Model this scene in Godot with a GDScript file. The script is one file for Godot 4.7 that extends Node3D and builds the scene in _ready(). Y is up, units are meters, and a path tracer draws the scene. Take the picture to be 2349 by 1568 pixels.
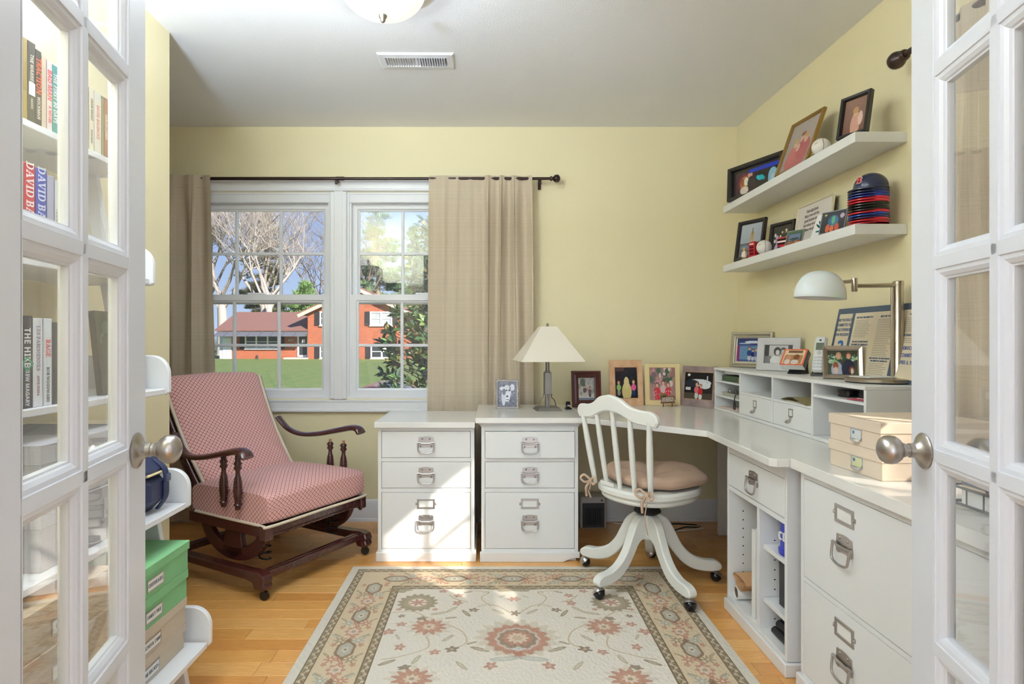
extends Node3D
# A small home office seen through a pair of glazed doors. Metres, y up; the camera stands in the hall at the origin and looks along -z.
# First the shape and scene helpers, then _ready(): camera, sky, sun, lamps, exposure; the room; the furniture; the small things; the garden.

var M := {}        # materials by name
var taken := {}    # names in use
var kept := {}     # shared meshes
var rng := RandomNumberGenerator.new()


class Shape:  # collects triangles; corners run anticlockwise as seen from outside
	var v := PackedVector3Array()
	var n := PackedVector3Array()
	var t := PackedVector2Array()

	func tri_n(a: Vector3, b: Vector3, c: Vector3, na: Vector3, nb: Vector3, nc: Vector3, ua := Vector2(), ub := Vector2(), uc := Vector2()) -> void:
		v.append(a); v.append(c); v.append(b)
		n.append(na); n.append(nc); n.append(nb)
		t.append(ua); t.append(uc); t.append(ub)

	func tri(a: Vector3, b: Vector3, c: Vector3, ua := Vector2(), ub := Vector2(), uc := Vector2()) -> void:
		var m := (b - a).cross(c - a).normalized()
		tri_n(a, b, c, m, m, m, ua, ub, uc)

	func quad(a: Vector3, b: Vector3, c: Vector3, d: Vector3, u0 := Vector2(0, 1), u1 := Vector2(1, 0)) -> void:
		tri(a, b, c, u0, Vector2(u1.x, u0.y), u1)
		tri(a, c, d, u0, u1, Vector2(u0.x, u1.y))

	func quad_out(a: Vector3, b: Vector3, c: Vector3, d: Vector3, out: Vector3) -> void:
		if (b - a).cross(c - a).dot(out) < 0:
			quad(d, c, b, a)
		else:
			quad(a, b, c, d)

	func box(c: Vector3, s: Vector3, b := 0.0, turn := Basis()) -> Shape:
		var h := s / 2
		b = minf(b, minf(h.x, minf(h.y, h.z)) * 0.98)
		for a in 3:
			var p := (a + 1) % 3
			var q := (a + 2) % 3
			for k in [-1, 1]:
				var f: Array[Vector3] = []
				for e in [[-1, -1], [1, -1], [1, 1], [-1, 1]]:
					var w := Vector3()
					w[a] = h[a] * k
					w[p] = (h[p] - b) * e[0]
					w[q] = (h[q] - b) * e[1]
					f.append(w)
				var o := Vector3()
				o[a] = k
				quad_out(c + turn * f[0], c + turn * f[1], c + turn * f[2], c + turn * f[3], turn * o)
				if b <= 0:
					continue
				for l in [-1, 1]:  # the edge between the faces a and p
					var g: Array[Vector3] = []
					for e in [[0, -1], [0, 1], [1, 1], [1, -1]]:
						var w := Vector3()
						w[a] = (h[a] if e[0] == 0 else h[a] - b) * k
						w[p] = (h[p] - b if e[0] == 0 else h[p]) * l
						w[q] = (h[q] - b) * e[1]
						g.append(w)
					o = Vector3()
					o[a] = k
					o[p] = l
					quad_out(c + turn * g[0], c + turn * g[1], c + turn * g[2], c + turn * g[3], turn * o)
		if b > 0:
			for x in [-1, 1]:
				for y in [-1, 1]:
					for z in [-1, 1]:
						var o := Vector3(x, y, z)
						var i := o * (h - Vector3(b, b, b))
						var f := [i + Vector3(x * b, 0, 0), i + Vector3(0, y * b, 0), i + Vector3(0, 0, z * b)]
						if x * y * z < 0:
							f = [f[0], f[2], f[1]]
						tri(c + turn * f[0], c + turn * f[1], c + turn * f[2])
		return self

	func lathe(profile: Array, seg := 24, at := Transform3D(), sharp := 0.75) -> Shape:  # profile of (radius, height), from the bottom up with the outside on its right
		var m := profile.size() - 1
		var d: Array[Vector2] = []
		for i in m:
			var e: Vector2 = profile[i + 1] - profile[i]
			d.append(Vector2(e.y, -e.x).normalized())
		for i in m:
			var p: Vector2 = profile[i]
			var q: Vector2 = profile[i + 1]
			var np := (d[i] + d[i - 1]).normalized() if i > 0 and d[i].dot(d[i - 1]) > sharp else d[i]
			var nq := (d[i] + d[i + 1]).normalized() if i < m - 1 and d[i].dot(d[i + 1]) > sharp else d[i]
			for j in seg:
				var s0 := Vector3(cos(TAU * j / seg), 0, -sin(TAU * j / seg))
				var s1 := Vector3(cos(TAU * (j + 1) / seg), 0, -sin(TAU * (j + 1) / seg))
				var a := at * (s0 * p.x + Vector3.UP * p.y)
				var b := at * (s1 * p.x + Vector3.UP * p.y)
				var c := at * (s1 * q.x + Vector3.UP * q.y)
				var e := at * (s0 * q.x + Vector3.UP * q.y)
				var na := (at.basis * (s0 * np.x + Vector3.UP * np.y)).normalized()
				var nb := (at.basis * (s1 * np.x + Vector3.UP * np.y)).normalized()
				var nc := (at.basis * (s1 * nq.x + Vector3.UP * nq.y)).normalized()
				var ne := (at.basis * (s0 * nq.x + Vector3.UP * nq.y)).normalized()
				var u0 := Vector2(float(j) / seg, 1.0 - float(i) / m)
				var u1 := Vector2(float(j + 1) / seg, 1.0 - float(i + 1) / m)
				if p.x > 1e-6:
					tri_n(a, b, c, na, nb, nc, u0, Vector2(u1.x, u0.y), u1)
				if q.x > 1e-6:
					tri_n(a, c, e, na, nc, ne, u0, u1, Vector2(u0.x, u1.y))
		return self

	func tube(path: Array, radius: Variant, seg := 8, caps := true, closed := false, flat := Vector2(1, 1)) -> Shape:
		var m := path.size()
		var rings: Array = []
		var up := Vector3.UP
		for i in m:
			var before: Vector3 = path[(i - 1 + m) % m] if closed or i > 0 else path[0]
			var after: Vector3 = path[(i + 1) % m] if closed or i < m - 1 else path[m - 1]
			var d := (after - before).normalized()
			if i == 0:
				up = Vector3.UP if absf(d.y) < 0.9 else Vector3.RIGHT
			up = (up - d * up.dot(d)).normalized()
			var side := d.cross(up)
			var r: float = radius[i] if radius is Array else radius
			var ring := PackedVector3Array()
			for j in seg:
				var a := TAU * j / seg
				ring.append(path[i] + (up * cos(a) * flat.x + side * sin(a) * flat.y) * r)
			rings.append(ring)
		if closed:
			rings.append(rings[0])
		grid(rings, true)
		if caps and not closed:
			for j in seg:
				var k := (j + 1) % seg
				tri(path[0], rings[0][k], rings[0][j])
				tri(path[m - 1], rings[m - 1][j], rings[m - 1][k])
		return self

	func grid(rows: Array, wrap := false, flip := false, su := 1.0, sv := 1.0, tile := 0.0) -> Shape:  # a smooth sheet through rows of points; with a tile size, uvs follow the lengths on its middle lines
		var along := PackedFloat32Array([0.0])
		var down := PackedFloat32Array([0.0])
		for j in rows[0].size():
			var line: PackedVector3Array = rows[rows.size() / 2]
			along.append(along[j] + line[j].distance_to(line[(j + 1) % line.size()]))
		for i in rows.size() - 1:
			var j: int = rows[0].size() / 4
			down.append(down[i] + rows[i][j].distance_to(rows[i + 1][j]))
		var m := rows.size()
		var k: int = rows[0].size()
		var normal: Array = []
		for i in m:
			var line := PackedVector3Array()
			for j in k:
				var l: Vector3 = rows[i][(j - 1 + k) % k] if wrap or j > 0 else rows[i][0]
				var r: Vector3 = rows[i][(j + 1) % k] if wrap or j < k - 1 else rows[i][k - 1]
				var b: Vector3 = rows[maxi(i - 1, 0)][j]
				var f: Vector3 = rows[mini(i + 1, m - 1)][j]
				var c := (r - l).cross(f - b)
				if c.length_squared() < 1e-18:  # a pole
					c = (rows[mini(i + 1, m - 1)][(j + 1) % k] - rows[mini(i + 1, m - 1)][j]).cross(f - b)
				line.append((-c if flip else c).normalized())
			normal.append(line)
		for i in m - 1:
			for j in (k if wrap else k - 1):
				var e := (j + 1) % k
				var a: Vector3 = rows[i][j]
				var b: Vector3 = rows[i][e]
				var c: Vector3 = rows[i + 1][e]
				var d: Vector3 = rows[i + 1][j]
				var u0 := Vector2(su * j / k, sv * i / m)
				var u1 := Vector2(su * (j + 1) / k, sv * (i + 1) / m)
				if tile > 0.0:
					u0 = Vector2(along[j], down[i]) / tile
					u1 = Vector2(along[j + 1], down[i + 1]) / tile
				if flip:
					tri_n(a, c, b, normal[i][j], normal[i + 1][e], normal[i][e], u0, u1, Vector2(u1.x, u0.y))
					tri_n(a, d, c, normal[i][j], normal[i + 1][j], normal[i + 1][e], u0, Vector2(u0.x, u1.y), u1)
				else:
					tri_n(a, b, c, normal[i][j], normal[i][e], normal[i + 1][e], u0, Vector2(u1.x, u0.y), u1)
					tri_n(a, c, d, normal[i][j], normal[i + 1][e], normal[i + 1][j], u0, u1, Vector2(u0.x, u1.y))
		return self

	func prism(poly: PackedVector2Array, depth: float, b := 0.0, at := Transform3D()) -> Shape:  # an anticlockwise outline in xy, given depth along z
		if Geometry2D.is_polygon_clockwise(poly):
			poly.reverse()
		var k := poly.size()
		var inner := PackedVector2Array()
		var edge: Array[Vector2] = []
		for i in k:
			var e := (poly[(i + 1) % k] - poly[i]).normalized()
			edge.append(Vector2(e.y, -e.x))
		for i in k:
			var m := (edge[i] + edge[i - 1]) / maxf(0.35, 1.0 + edge[i].dot(edge[i - 1]))
			inner.append(poly[i] - m * b)
		var z := depth / 2
		var cap := Geometry2D.triangulate_polygon(inner)
		for i in range(0, cap.size(), 3):
			var f := [inner[cap[i]], inner[cap[i + 1]], inner[cap[i + 2]]]
			if (f[1] - f[0]).cross(f[2] - f[0]) < 0:
				f = [f[0], f[2], f[1]]
			tri(at * Vector3(f[0].x, f[0].y, z), at * Vector3(f[1].x, f[1].y, z), at * Vector3(f[2].x, f[2].y, z), f[0], f[1], f[2])
			tri(at * Vector3(f[0].x, f[0].y, -z), at * Vector3(f[2].x, f[2].y, -z), at * Vector3(f[1].x, f[1].y, -z), f[0], f[2], f[1])
		for i in k:
			var j := (i + 1) % k
			var p := edge[i]
			var np := (p + edge[i - 1]).normalized() if p.dot(edge[i - 1]) > 0.8 else p
			var nq := (p + edge[j]).normalized() if p.dot(edge[j]) > 0.8 else p
			var na := (at.basis * Vector3(np.x, np.y, 0)).normalized()
			var nb := (at.basis * Vector3(nq.x, nq.y, 0)).normalized()
			var a := at * Vector3(poly[i].x, poly[i].y, -z + b)
			var c := at * Vector3(poly[j].x, poly[j].y, -z + b)
			var d := at * Vector3(poly[j].x, poly[j].y, z - b)
			var e := at * Vector3(poly[i].x, poly[i].y, z - b)
			tri_n(a, c, d, na, nb, nb)
			tri_n(a, d, e, na, nb, na)
			if b > 0:
				quad(e, d, at * Vector3(inner[j].x, inner[j].y, z), at * Vector3(inner[i].x, inner[i].y, z))
				quad(c, a, at * Vector3(inner[i].x, inner[i].y, -z), at * Vector3(inner[j].x, inner[j].y, -z))
		return self

	func frame(w: float, h: float, profile: Array, at := Transform3D()) -> Shape:  # a mitred rectangle in xy; profile of (inset, z) from the back over the front to the inside
		for i in profile.size() - 1:
			var p: Vector2 = profile[i]
			var q: Vector2 = profile[i + 1]
			var a := [Vector2(-1, -1), Vector2(1, -1), Vector2(1, 1), Vector2(-1, 1)]
			for k in 4:
				var l: Vector2 = a[k]
				var r: Vector2 = a[(k + 1) % 4]
				quad(at * Vector3(l.x * (w / 2 - p.x), l.y * (h / 2 - p.x), p.y), at * Vector3(r.x * (w / 2 - p.x), r.y * (h / 2 - p.x), p.y), at * Vector3(r.x * (w / 2 - q.x), r.y * (h / 2 - q.x), q.y), at * Vector3(l.x * (w / 2 - q.x), l.y * (h / 2 - q.x), q.y))
		return self

	func ball(c: Vector3, r: Vector3, seg := 16, rings := 10, turn := Basis()) -> Shape:
		var profile: Array = []
		for i in rings + 1:
			var a := -PI / 2 + PI * i / rings
			profile.append(Vector2(cos(a) if i > 0 and i < rings else 0.0, sin(a)))
		return lathe(profile, seg, Transform3D(turn * Basis.from_scale(r), c), -1.0)

	func add(o: Shape, at := Transform3D()) -> Shape:
		for i in o.v.size():
			v.append(at * o.v[i])
			n.append((at.basis * o.n[i]).normalized())
			t.append(o.t[i])
		return self

	func mesh() -> ArrayMesh:
		var a := []
		a.resize(Mesh.ARRAY_MAX)
		a[Mesh.ARRAY_VERTEX] = v
		a[Mesh.ARRAY_NORMAL] = n
		a[Mesh.ARRAY_TEX_UV] = t
		var m := ArrayMesh.new()
		m.add_surface_from_arrays(Mesh.PRIMITIVE_TRIANGLES, a)
		return m


func numbered(called: String) -> String:
	var k: int = taken.get(called, 0)
	taken[called] = k + 1
	return called if k == 0 else "%s_%03d" % [called, k]


func tag(o: Node3D, label: String, category: String, group := "") -> void:
	o.set_meta("label", label)
	o.set_meta("category", category)
	if group:
		o.set_meta("group", group)


func thing(called: String, label: String, category: String, at := Vector3.ZERO, turn := 0.0, group := "") -> Node3D:  # parts are added under it
	var o := Node3D.new()
	o.name = numbered(called)
	add_child(o)
	o.position = at
	o.rotation_degrees.y = turn
	tag(o, label, category, group)
	return o


func part(parent: Node3D, called: String, shape: Variant, material: Material, at := Vector3.ZERO, turn := Vector3.ZERO) -> MeshInstance3D:
	var o := MeshInstance3D.new()
	o.name = numbered(called) if parent == self else called
	o.mesh = shape.mesh() if shape is Shape else shape
	o.material_override = material
	o.position = at
	o.rotation_degrees = turn
	parent.add_child(o, true)
	return o


func solo(called: String, label: String, category: String, shape: Variant, material: Material, at := Vector3.ZERO, turn := Vector3.ZERO, group := "") -> MeshInstance3D:  # a thing of one mesh
	var o := part(self, called, shape, material, at, turn)
	tag(o, label, category, group)
	return o


func built(called: String, shape: Variant, material: Material, at := Vector3.ZERO, turn := Vector3.ZERO) -> MeshInstance3D:  # a piece of the setting
	var o := part(self, called, shape, material, at, turn)
	o.set_meta("kind", "structure")
	return o


func bb(w: float, h: float, d: float, b := 0.002) -> ArrayMesh:  # a bevelled box, shared
	var key := "%.4f %.4f %.4f %.4f" % [w, h, d, b]
	if not kept.has(key):
		kept[key] = Shape.new().box(Vector3.ZERO, Vector3(w, h, d), b).mesh()
	return kept[key]


func face(w: float, h: float, d := 0.001) -> ArrayMesh:  # a thin sheet in xy whose front shows a whole picture
	var key := "face %.4f %.4f %.4f" % [w, h, d]
	if not kept.has(key):
		var s := Shape.new()
		s.quad(Vector3(-w / 2, -h / 2, d / 2), Vector3(w / 2, -h / 2, d / 2), Vector3(w / 2, h / 2, d / 2), Vector3(-w / 2, h / 2, d / 2))
		for k in 5:
			var o: Vector3 = [Vector3.LEFT, Vector3.RIGHT, Vector3.UP, Vector3.DOWN, Vector3.BACK * -1][k]
			var e := Shape.new().box(Vector3.ZERO, Vector3(w, h, d))
			for i in range(0, e.v.size(), 3):
				if e.n[i].dot(o) > 0.9:
					s.tri_n(e.v[i], e.v[i + 2], e.v[i + 1], o, o, o, Vector2(0.02, 0.02), Vector2(0.02, 0.02), Vector2(0.02, 0.02))
		kept[key] = s.mesh()
	return kept[key]


func mat(key: String, color: Color, rough := 0.5, metal := 0.0, set := {}) -> StandardMaterial3D:
	if not M.has(key):
		var m := StandardMaterial3D.new()
		m.resource_name = key
		m.albedo_color = color
		m.roughness = rough
		m.metallic = metal
		for k in set:
			m.set(k, set[k])
		M[key] = m
	return M[key]


func tone(r: int, g: int, b: int) -> Color:
	return Color(r / 255.0, g / 255.0, b / 255.0)


func noise(freq: float, octaves := 3, seed_ := 1, size := 256, kind := FastNoiseLite.TYPE_SIMPLEX_SMOOTH, ramp: Array = []) -> NoiseTexture2D:
	var f := FastNoiseLite.new()
	f.noise_type = kind
	f.frequency = freq
	f.seed = seed_
	f.fractal_octaves = octaves
	var t := NoiseTexture2D.new()
	t.width = size
	t.height = size
	t.seamless = true
	t.noise = f
	if ramp:
		var g := Gradient.new()
		g.offsets = PackedFloat32Array(range(ramp.size()).map(func(i): return float(i) / (ramp.size() - 1)))
		g.colors = PackedColorArray(ramp)
		t.color_ramp = g
	return t


func rough_skin(m: StandardMaterial3D, texture: Texture2D, scale: float, depth: float) -> StandardMaterial3D:  # fine relief, depth in centimetres
	m.heightmap_enabled = true
	m.heightmap_texture = texture
	m.heightmap_scale = depth
	m.uv1_triplanar = true
	m.uv1_world_triplanar = true
	m.uv1_scale = Vector3(scale, scale, scale)
	return m


func arc(c: Vector2, r: Vector2, from: float, to: float, k := 10) -> Array:
	var out: Array = []
	for i in k + 1:
		var a := deg_to_rad(lerpf(from, to, float(i) / k))
		out.append(c + Vector2(cos(a) * r.x, sin(a) * r.y))
	return out


func curve(points: Array, k := 6) -> Array:  # a smooth line through points
	var out: Array = []
	var m := points.size()
	for i in m - 1:
		for j in k:
			out.append(points[i].cubic_interpolate(points[i + 1], points[maxi(i - 1, 0)], points[mini(i + 2, m - 1)], float(j) / k))
	out.append(points[m - 1])
	return out


func lettering(parent: Node3D, words: String, size: float, material: Material, at: Vector3, turn := Vector3.ZERO, font := "Droid Sans", bold := false, wide := 1.0, deep := 0.0006) -> MeshInstance3D:
	var t := TextMesh.new()
	var f := SystemFont.new()
	f.font_names = PackedStringArray([font])
	f.font_weight = 700 if bold else 400
	t.font = f
	t.text = words
	t.font_size = 32
	t.pixel_size = size / 24.0
	t.depth = deep
	t.curve_step = 4.0
	var o := part(parent, "lettering", t, material, at, turn)
	o.scale = Vector3(wide, 1, 1)
	return o


func _ready() -> void:
	rng.seed = 7
	# camera: eye 1.12 m above the floor, level, the lens shifted a little to the right (the room's vanishing point lies at 1126, 778 of 2349 x 1568)
	var eye := Camera3D.new()
	eye.name = "camera"
	eye.projection = Camera3D.PROJECTION_FRUSTUM
	eye.near = 0.02
	eye.far = 400.0
	eye.size = 0.02 * 1568.0 / 1380.0
	eye.frustum_offset = 0.02 * Vector2(48.5 / 1380.0, -6.0 / 1380.0)
	eye.position = Vector3(0, 1.1225, 0)
	add_child(eye)
	# sky, sun and exposure
	var e := Environment.new()
	var sky := ProceduralSkyMaterial.new()
	sky.sky_top_color = Color(0.30, 0.52, 0.90)
	sky.sky_horizon_color = Color(0.80, 0.89, 1.0)
	sky.sky_curve = 0.22
	sky.ground_bottom_color = Color(0.36, 0.40, 0.30)
	sky.ground_horizon_color = Color(0.55, 0.58, 0.50)
	sky.sun_angle_max = 4.0
	sky.energy_multiplier = 1.0
	e.background_mode = Environment.BG_SKY
	e.sky = Sky.new()
	e.sky.sky_material = sky
	e.tonemap_mode = Environment.TONE_MAPPER_LINEAR
	e.tonemap_exposure = 1.0
	e.sdfgi_enabled = true
	e.ssao_enabled = true
	e.ssil_enabled = true
	var around := WorldEnvironment.new()
	around.name = "surroundings"
	around.environment = e
	add_child(around)
	var sun := DirectionalLight3D.new()
	sun.name = "sun"
	sun.light_color = Color(1.0, 0.965, 0.92)
	sun.light_energy = 3.2
	sun.light_angular_distance = 0.6
	sun.shadow_enabled = true
	add_child(sun)
	sun.look_at_from_position(Vector3(0.94, 0.79, 1.0) * 10, Vector3.ZERO)
	materials()
	# the room, the hall behind the camera and their lamps, seen and unseen
	room_shell()
	window_back()
	window_side()
	glazed_doors()
	ceiling_fittings()
	# furniture
	furniture()
	# small things
	small_things()
	# the garden and the house across the road
	garden()


func area_lamp(called: String, at: Vector3, size: Vector2, energy: float, color: Color, turn := Vector3(-90, 0, 0)) -> void:  # the soft light of a panel, facing down unless turned
	var l := AreaLight3D.new()
	l.name = called
	l.area_size = size
	l.light_energy = energy
	l.light_color = color
	l.area_range = 12.0
	l.shadow_enabled = true
	l.position = at
	l.rotation_degrees = turn
	l.area_normalize_energy = true
	add_child(l)


func materials() -> void:
	var fine := noise(0.09, 3, 5, 256)
	var fibre := noise(0.25, 2, 8, 256)
	rough_skin(mat("yellow paint", tone(238, 225, 184), 0.55), fine, 6.0, 0.05)
	rough_skin(mat("ceiling paint", tone(248, 247, 245), 0.7), fine, 6.0, 0.05)
	rough_skin(mat("hall paint", tone(244, 243, 240), 0.6), fine, 6.0, 0.05)
	mat("white paint", tone(238, 238, 240), 0.32)
	mat("door paint", tone(228, 229, 233), 0.3)
	mat("cabinet white", tone(238, 237, 234), 0.38)
	mat("desk white", tone(236, 233, 226), 0.14, 0.0, {"metallic_specular": 0.6})
	mat("ivory paint", tone(234, 233, 224), 0.34)
	mat("sash white", tone(242, 242, 243), 0.35)
	var glass := mat("pane", Color(1, 1, 1, 0.03), 0.0, 0.0)
	glass.transparency = BaseMaterial3D.TRANSPARENCY_ALPHA
	mat("nickel", tone(178, 172, 165), 0.34, 1.0)
	mat("pewter", tone(186, 181, 177), 0.34, 1.0)
	mat("chrome", tone(214, 214, 216), 0.12, 1.0)
	mat("dark bronze", tone(52, 34, 28), 0.3, 0.25)
	mat("black", tone(24, 24, 26), 0.5)
	mat("black gloss", tone(20, 20, 22), 0.2)
	mat("paper", tone(240, 238, 232), 0.8)
	var grain := noise(0.02, 4, 3, 512, FastNoiseLite.TYPE_SIMPLEX_SMOOTH, [Color(0.86, 0.81, 0.74), Color(1, 1, 1), Color(0.94, 0.90, 0.85), Color(1, 1, 1)])
	for k in 6:
		var c: Color = [tone(234, 176, 100), tone(226, 166, 90), tone(240, 186, 112), tone(220, 158, 84), tone(232, 174, 96), tone(238, 180, 104)][k]
		var m := mat("oak %d" % k, c, 0.3, 0.0, {"clearcoat_enabled": true, "clearcoat": 0.35, "clearcoat_roughness": 0.25})
		m.albedo_texture = grain
		m.uv1_triplanar = true
		m.uv1_scale = Vector3(0.6, 1, 9)
		m.uv1_offset = Vector3(0.37 * k, 0, 0.21 * k)
	var wood := noise(0.03, 4, 9, 256, FastNoiseLite.TYPE_SIMPLEX_SMOOTH, [Color(0.6, 0.55, 0.55), Color(1, 1, 1), Color(0.8, 0.75, 0.75)])
	var mah := mat("mahogany", tone(74, 34, 30), 0.26, 0.0, {"clearcoat_enabled": true, "clearcoat": 0.4, "clearcoat_roughness": 0.2})
	mah.albedo_texture = wood
	mah.uv1_triplanar = true
	mah.uv1_scale = Vector3(14, 3, 14)
	mat("fibre", tone(200, 200, 200), 0.9).heightmap_texture = fibre


# ---------------------------------------------------------------- the room
func wall_with_hole(a: float, b: float, top: float, hole: Rect2, thick: float) -> Shape:  # a wall in xy from a to b, its face at z = 0, thickness behind it
	var s := Shape.new()
	var z := -thick / 2
	var r := hole
	for p in [[a, r.position.x, 0.0, top], [r.end.x, b, 0.0, top], [r.position.x, r.end.x, 0.0, r.position.y], [r.position.x, r.end.x, r.end.y, top]]:
		if p[1] - p[0] > 0.001 and p[3] - p[2] > 0.001:
			s.box(Vector3((p[0] + p[1]) / 2, (p[2] + p[3]) / 2, z), Vector3(p[1] - p[0], p[3] - p[2], thick))
	return s


func room_shell() -> void:
	var top := 2.44
	var yellow: Material = M["yellow paint"]
	var white: Material = M["white paint"]
	built("wall_back", wall_with_hole(-2.75, 1.647, top, Rect2(-1.945, 0.755, 2.005, 1.28), 0.14), yellow, Vector3(0, 0, -3.733))
	# the side wall faces -x: its local x runs towards the hall
	built("wall_right", wall_with_hole(-3.733, -0.40, top, Rect2(-1.53, 0.755, 0.83, 1.28), 0.14), yellow, Vector3(1.527, 0, 0), Vector3(0, -90, 0))
	built("wall_left", Shape.new().box(Vector3(-1.44, top / 2, -1.577), Vector3(0.12, top, 2.012)), yellow)
	built("wall_alcove", Shape.new().box(Vector3(-2.69, top / 2, -3.158), Vector3(0.12, top, 1.15)), yellow)
	built("wall_alcove_front", Shape.new().box(Vector3(-2.06, top / 2, -2.523), Vector3(1.12, top, 0.12)), yellow)
	built("wall_front", wall_with_hole(-1.5, 1.667, top, Rect2(-0.565, 0.0, 1.28, 2.07), 0.12), yellow, Vector3(0, 0, -0.451))
	var lid := Shape.new()  # open where the air duct comes through
	for q in [[-2.78, 1.72, -3.9, -2.885], [-2.78, 1.72, -2.801, -0.3], [-2.78, -0.49, -2.885, -2.801], [-0.21, 1.72, -2.885, -2.801]]:
		lid.box(Vector3((q[0] + q[1]) / 2, top + 0.06, (q[2] + q[3]) / 2), Vector3(q[1] - q[0], 0.12, q[3] - q[2]))
	built("ceiling", lid, M["ceiling paint"])
	# oak strips, each a piece of the floor
	var floor_ := Node3D.new()
	floor_.name = "floor"
	floor_.set_meta("kind", "structure")
	add_child(floor_)
	part(floor_, "subfloor", Shape.new().box(Vector3(-0.53, -0.035, -2.1), Vector3(4.6, 0.03, 3.65)), M["oak 3"])
	var lengths := [0.75, 0.95, 1.15, 1.4]
	var z := -3.73
	var row := 0
	while z < -0.34:
		var x := -2.62 if z < -2.55 else -1.38
		x -= rng.randf_range(0.0, 0.6)
		while x < 1.53:
			var l: float = lengths[rng.randi() % 4]
			part(floor_, "plank", bb(l - 0.0012, 0.02, 0.0812, 0.0009), M["oak %d" % (rng.randi() % 6)], Vector3(x + l / 2, -0.01, z + 0.041))
			x += l
		z += 0.082
		row += 1
	# baseboards with a shoe
	var foot := PackedVector2Array([Vector2(0, 0), Vector2(0.026, 0), Vector2(0.024, 0.014), Vector2(0.014, 0.02), Vector2(0.014, 0.10), Vector2(0.010, 0.112), Vector2(0.010, 0.122), Vector2(0.004, 0.132), Vector2(0, 0.132)])
	built("baseboard_back", Shape.new().prism(foot, 4.15, 0.0, Transform3D(Basis(Vector3(0, 0, 1), Vector3.UP, Vector3(-1, 0, 0)), Vector3(-0.55, 0, -3.733))), white)
	built("baseboard_right", Shape.new().prism(foot, 3.12, 0.0, Transform3D(Basis(Vector3(-1, 0, 0), Vector3.UP, Vector3(0, 0, -1)), Vector3(1.527, 0, -2.14))), white)
	built("baseboard_left", Shape.new().prism(foot, 1.98, 0.0, Transform3D(Basis(Vector3(1, 0, 0), Vector3.UP, Vector3(0, 0, 1)), Vector3(-1.38, 0, -1.58))), white)
	# the hall in which the camera stands
	var hall: Material = M["hall paint"]
	built("hall_floor", Shape.new().box(Vector3(-0.43, -0.03, 1.2), Vector3(4.14, 0.06, 3.2)), M["oak 1"])
	built("hall_ceiling", Shape.new().box(Vector3(-0.43, top + 0.06, 1.2), Vector3(4.14, 0.12, 3.2)), M["ceiling paint"])
	built("wall_hall_left", Shape.new().box(Vector3(-2.45, top / 2, 1.2), Vector3(0.1, top, 3.2)), hall)
	built("wall_hall_right", Shape.new().box(Vector3(1.597, top / 2, 1.2), Vector3(0.1, top, 3.2)), hall)
	built("wall_hall_back", Shape.new().box(Vector3(-0.43, top / 2, 2.75), Vector3(4.14, top, 0.1)), hall)
	built("wall_hall_front", wall_with_hole(-2.5, 1.64, top, Rect2(-0.565, 0.0, 1.28, 2.07), 0.05), hall, Vector3(0, 0, -0.40))
	# the lining of the doorway
	built("trim_1", Shape.new().box(Vector3(-0.578, 1.035, -0.46), Vector3(0.026, 2.07, 0.25), 0.002).box(Vector3(0.728, 1.035, -0.46), Vector3(0.026, 2.07, 0.25), 0.002).box(Vector3(0.075, 2.083, -0.46), Vector3(1.332, 0.026, 0.25), 0.002), white)
	# a wide hall window added behind the camera, its white blind glowing as fill
	var w := Node3D.new()
	w.name = "window_3"
	w.set_meta("kind", "structure")
	add_child(w)
	w.position = Vector3(-0.2, 1.15, 2.70)
	part(w, "casing", Shape.new().frame(2.5, 2.25, [Vector2(0, 0), Vector2(0, 0.03), Vector2(0.1, 0.03), Vector2(0.1, 0)]), white, Vector3.ZERO, Vector3(0, 180, 0))
	part(w, "added_glowing_blind", bb(2.3, 2.05, 0.01, 0), mat("fill blind glow", tone(250, 250, 250), 0.8, 0.0, {"emission_enabled": true, "emission": tone(244, 248, 255), "emission_energy_multiplier": 0.6}), Vector3(0, 0, -0.012))
	area_lamp("hall_fill_light", Vector3(-0.2, 1.15, 2.66), Vector2(2.3, 2.05), 4.2, Color(0.80, 0.89, 1.0), Vector3.ZERO)
	# a torchiere in the corner beside the ladder shelf, added out of the frame as fill: it lights the ceiling, and the ceiling the room
	var f := thing("fill_torchiere", "black torchiere floor lamp added out of view in the corner beside the ladder bookshelf", "floor lamp", Vector3(-1.12, 0, -0.84))
	part(f, "base", Shape.new().lathe([Vector2(0, 0), Vector2(0.13, 0), Vector2(0.13, 0.015), Vector2(0.02, 0.03), Vector2(0, 0.03)], 32), M["black"])
	part(f, "pole", Shape.new().lathe([Vector2(0, 0.03), Vector2(0.011, 0.03), Vector2(0.011, 1.66), Vector2(0, 1.66)], 12), M["black"])
	part(f, "lamp_bowl", Shape.new().lathe([Vector2(0, 1.655), Vector2(0.05, 1.66), Vector2(0.12, 1.70), Vector2(0.16, 1.745), Vector2(0.157, 1.745), Vector2(0.115, 1.704), Vector2(0, 1.668)], 36), M["black"])
	part(f, "lamp_diffuser", Shape.new().lathe([Vector2(0, 1.722), Vector2(0.13, 1.722), Vector2(0.13, 1.726), Vector2(0, 1.726)], 32), mat("torchiere glow", tone(250, 250, 250), 0.6, 0.0, {"emission_enabled": true, "emission": tone(236, 245, 255), "emission_energy_multiplier": 3.0}))
	area_lamp("fill_torchiere_light", Vector3(-1.12, 1.74, -0.84), Vector2(0.2, 0.2), 12.0, Color(0.80, 0.88, 1.0), Vector3(90, 0, 0))
	var glow := mat("unseen hall lamp glow", tone(255, 250, 240), 0.5, 0.0, {"emission_enabled": true, "emission": tone(255, 247, 236), "emission_energy_multiplier": 1.5})
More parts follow.
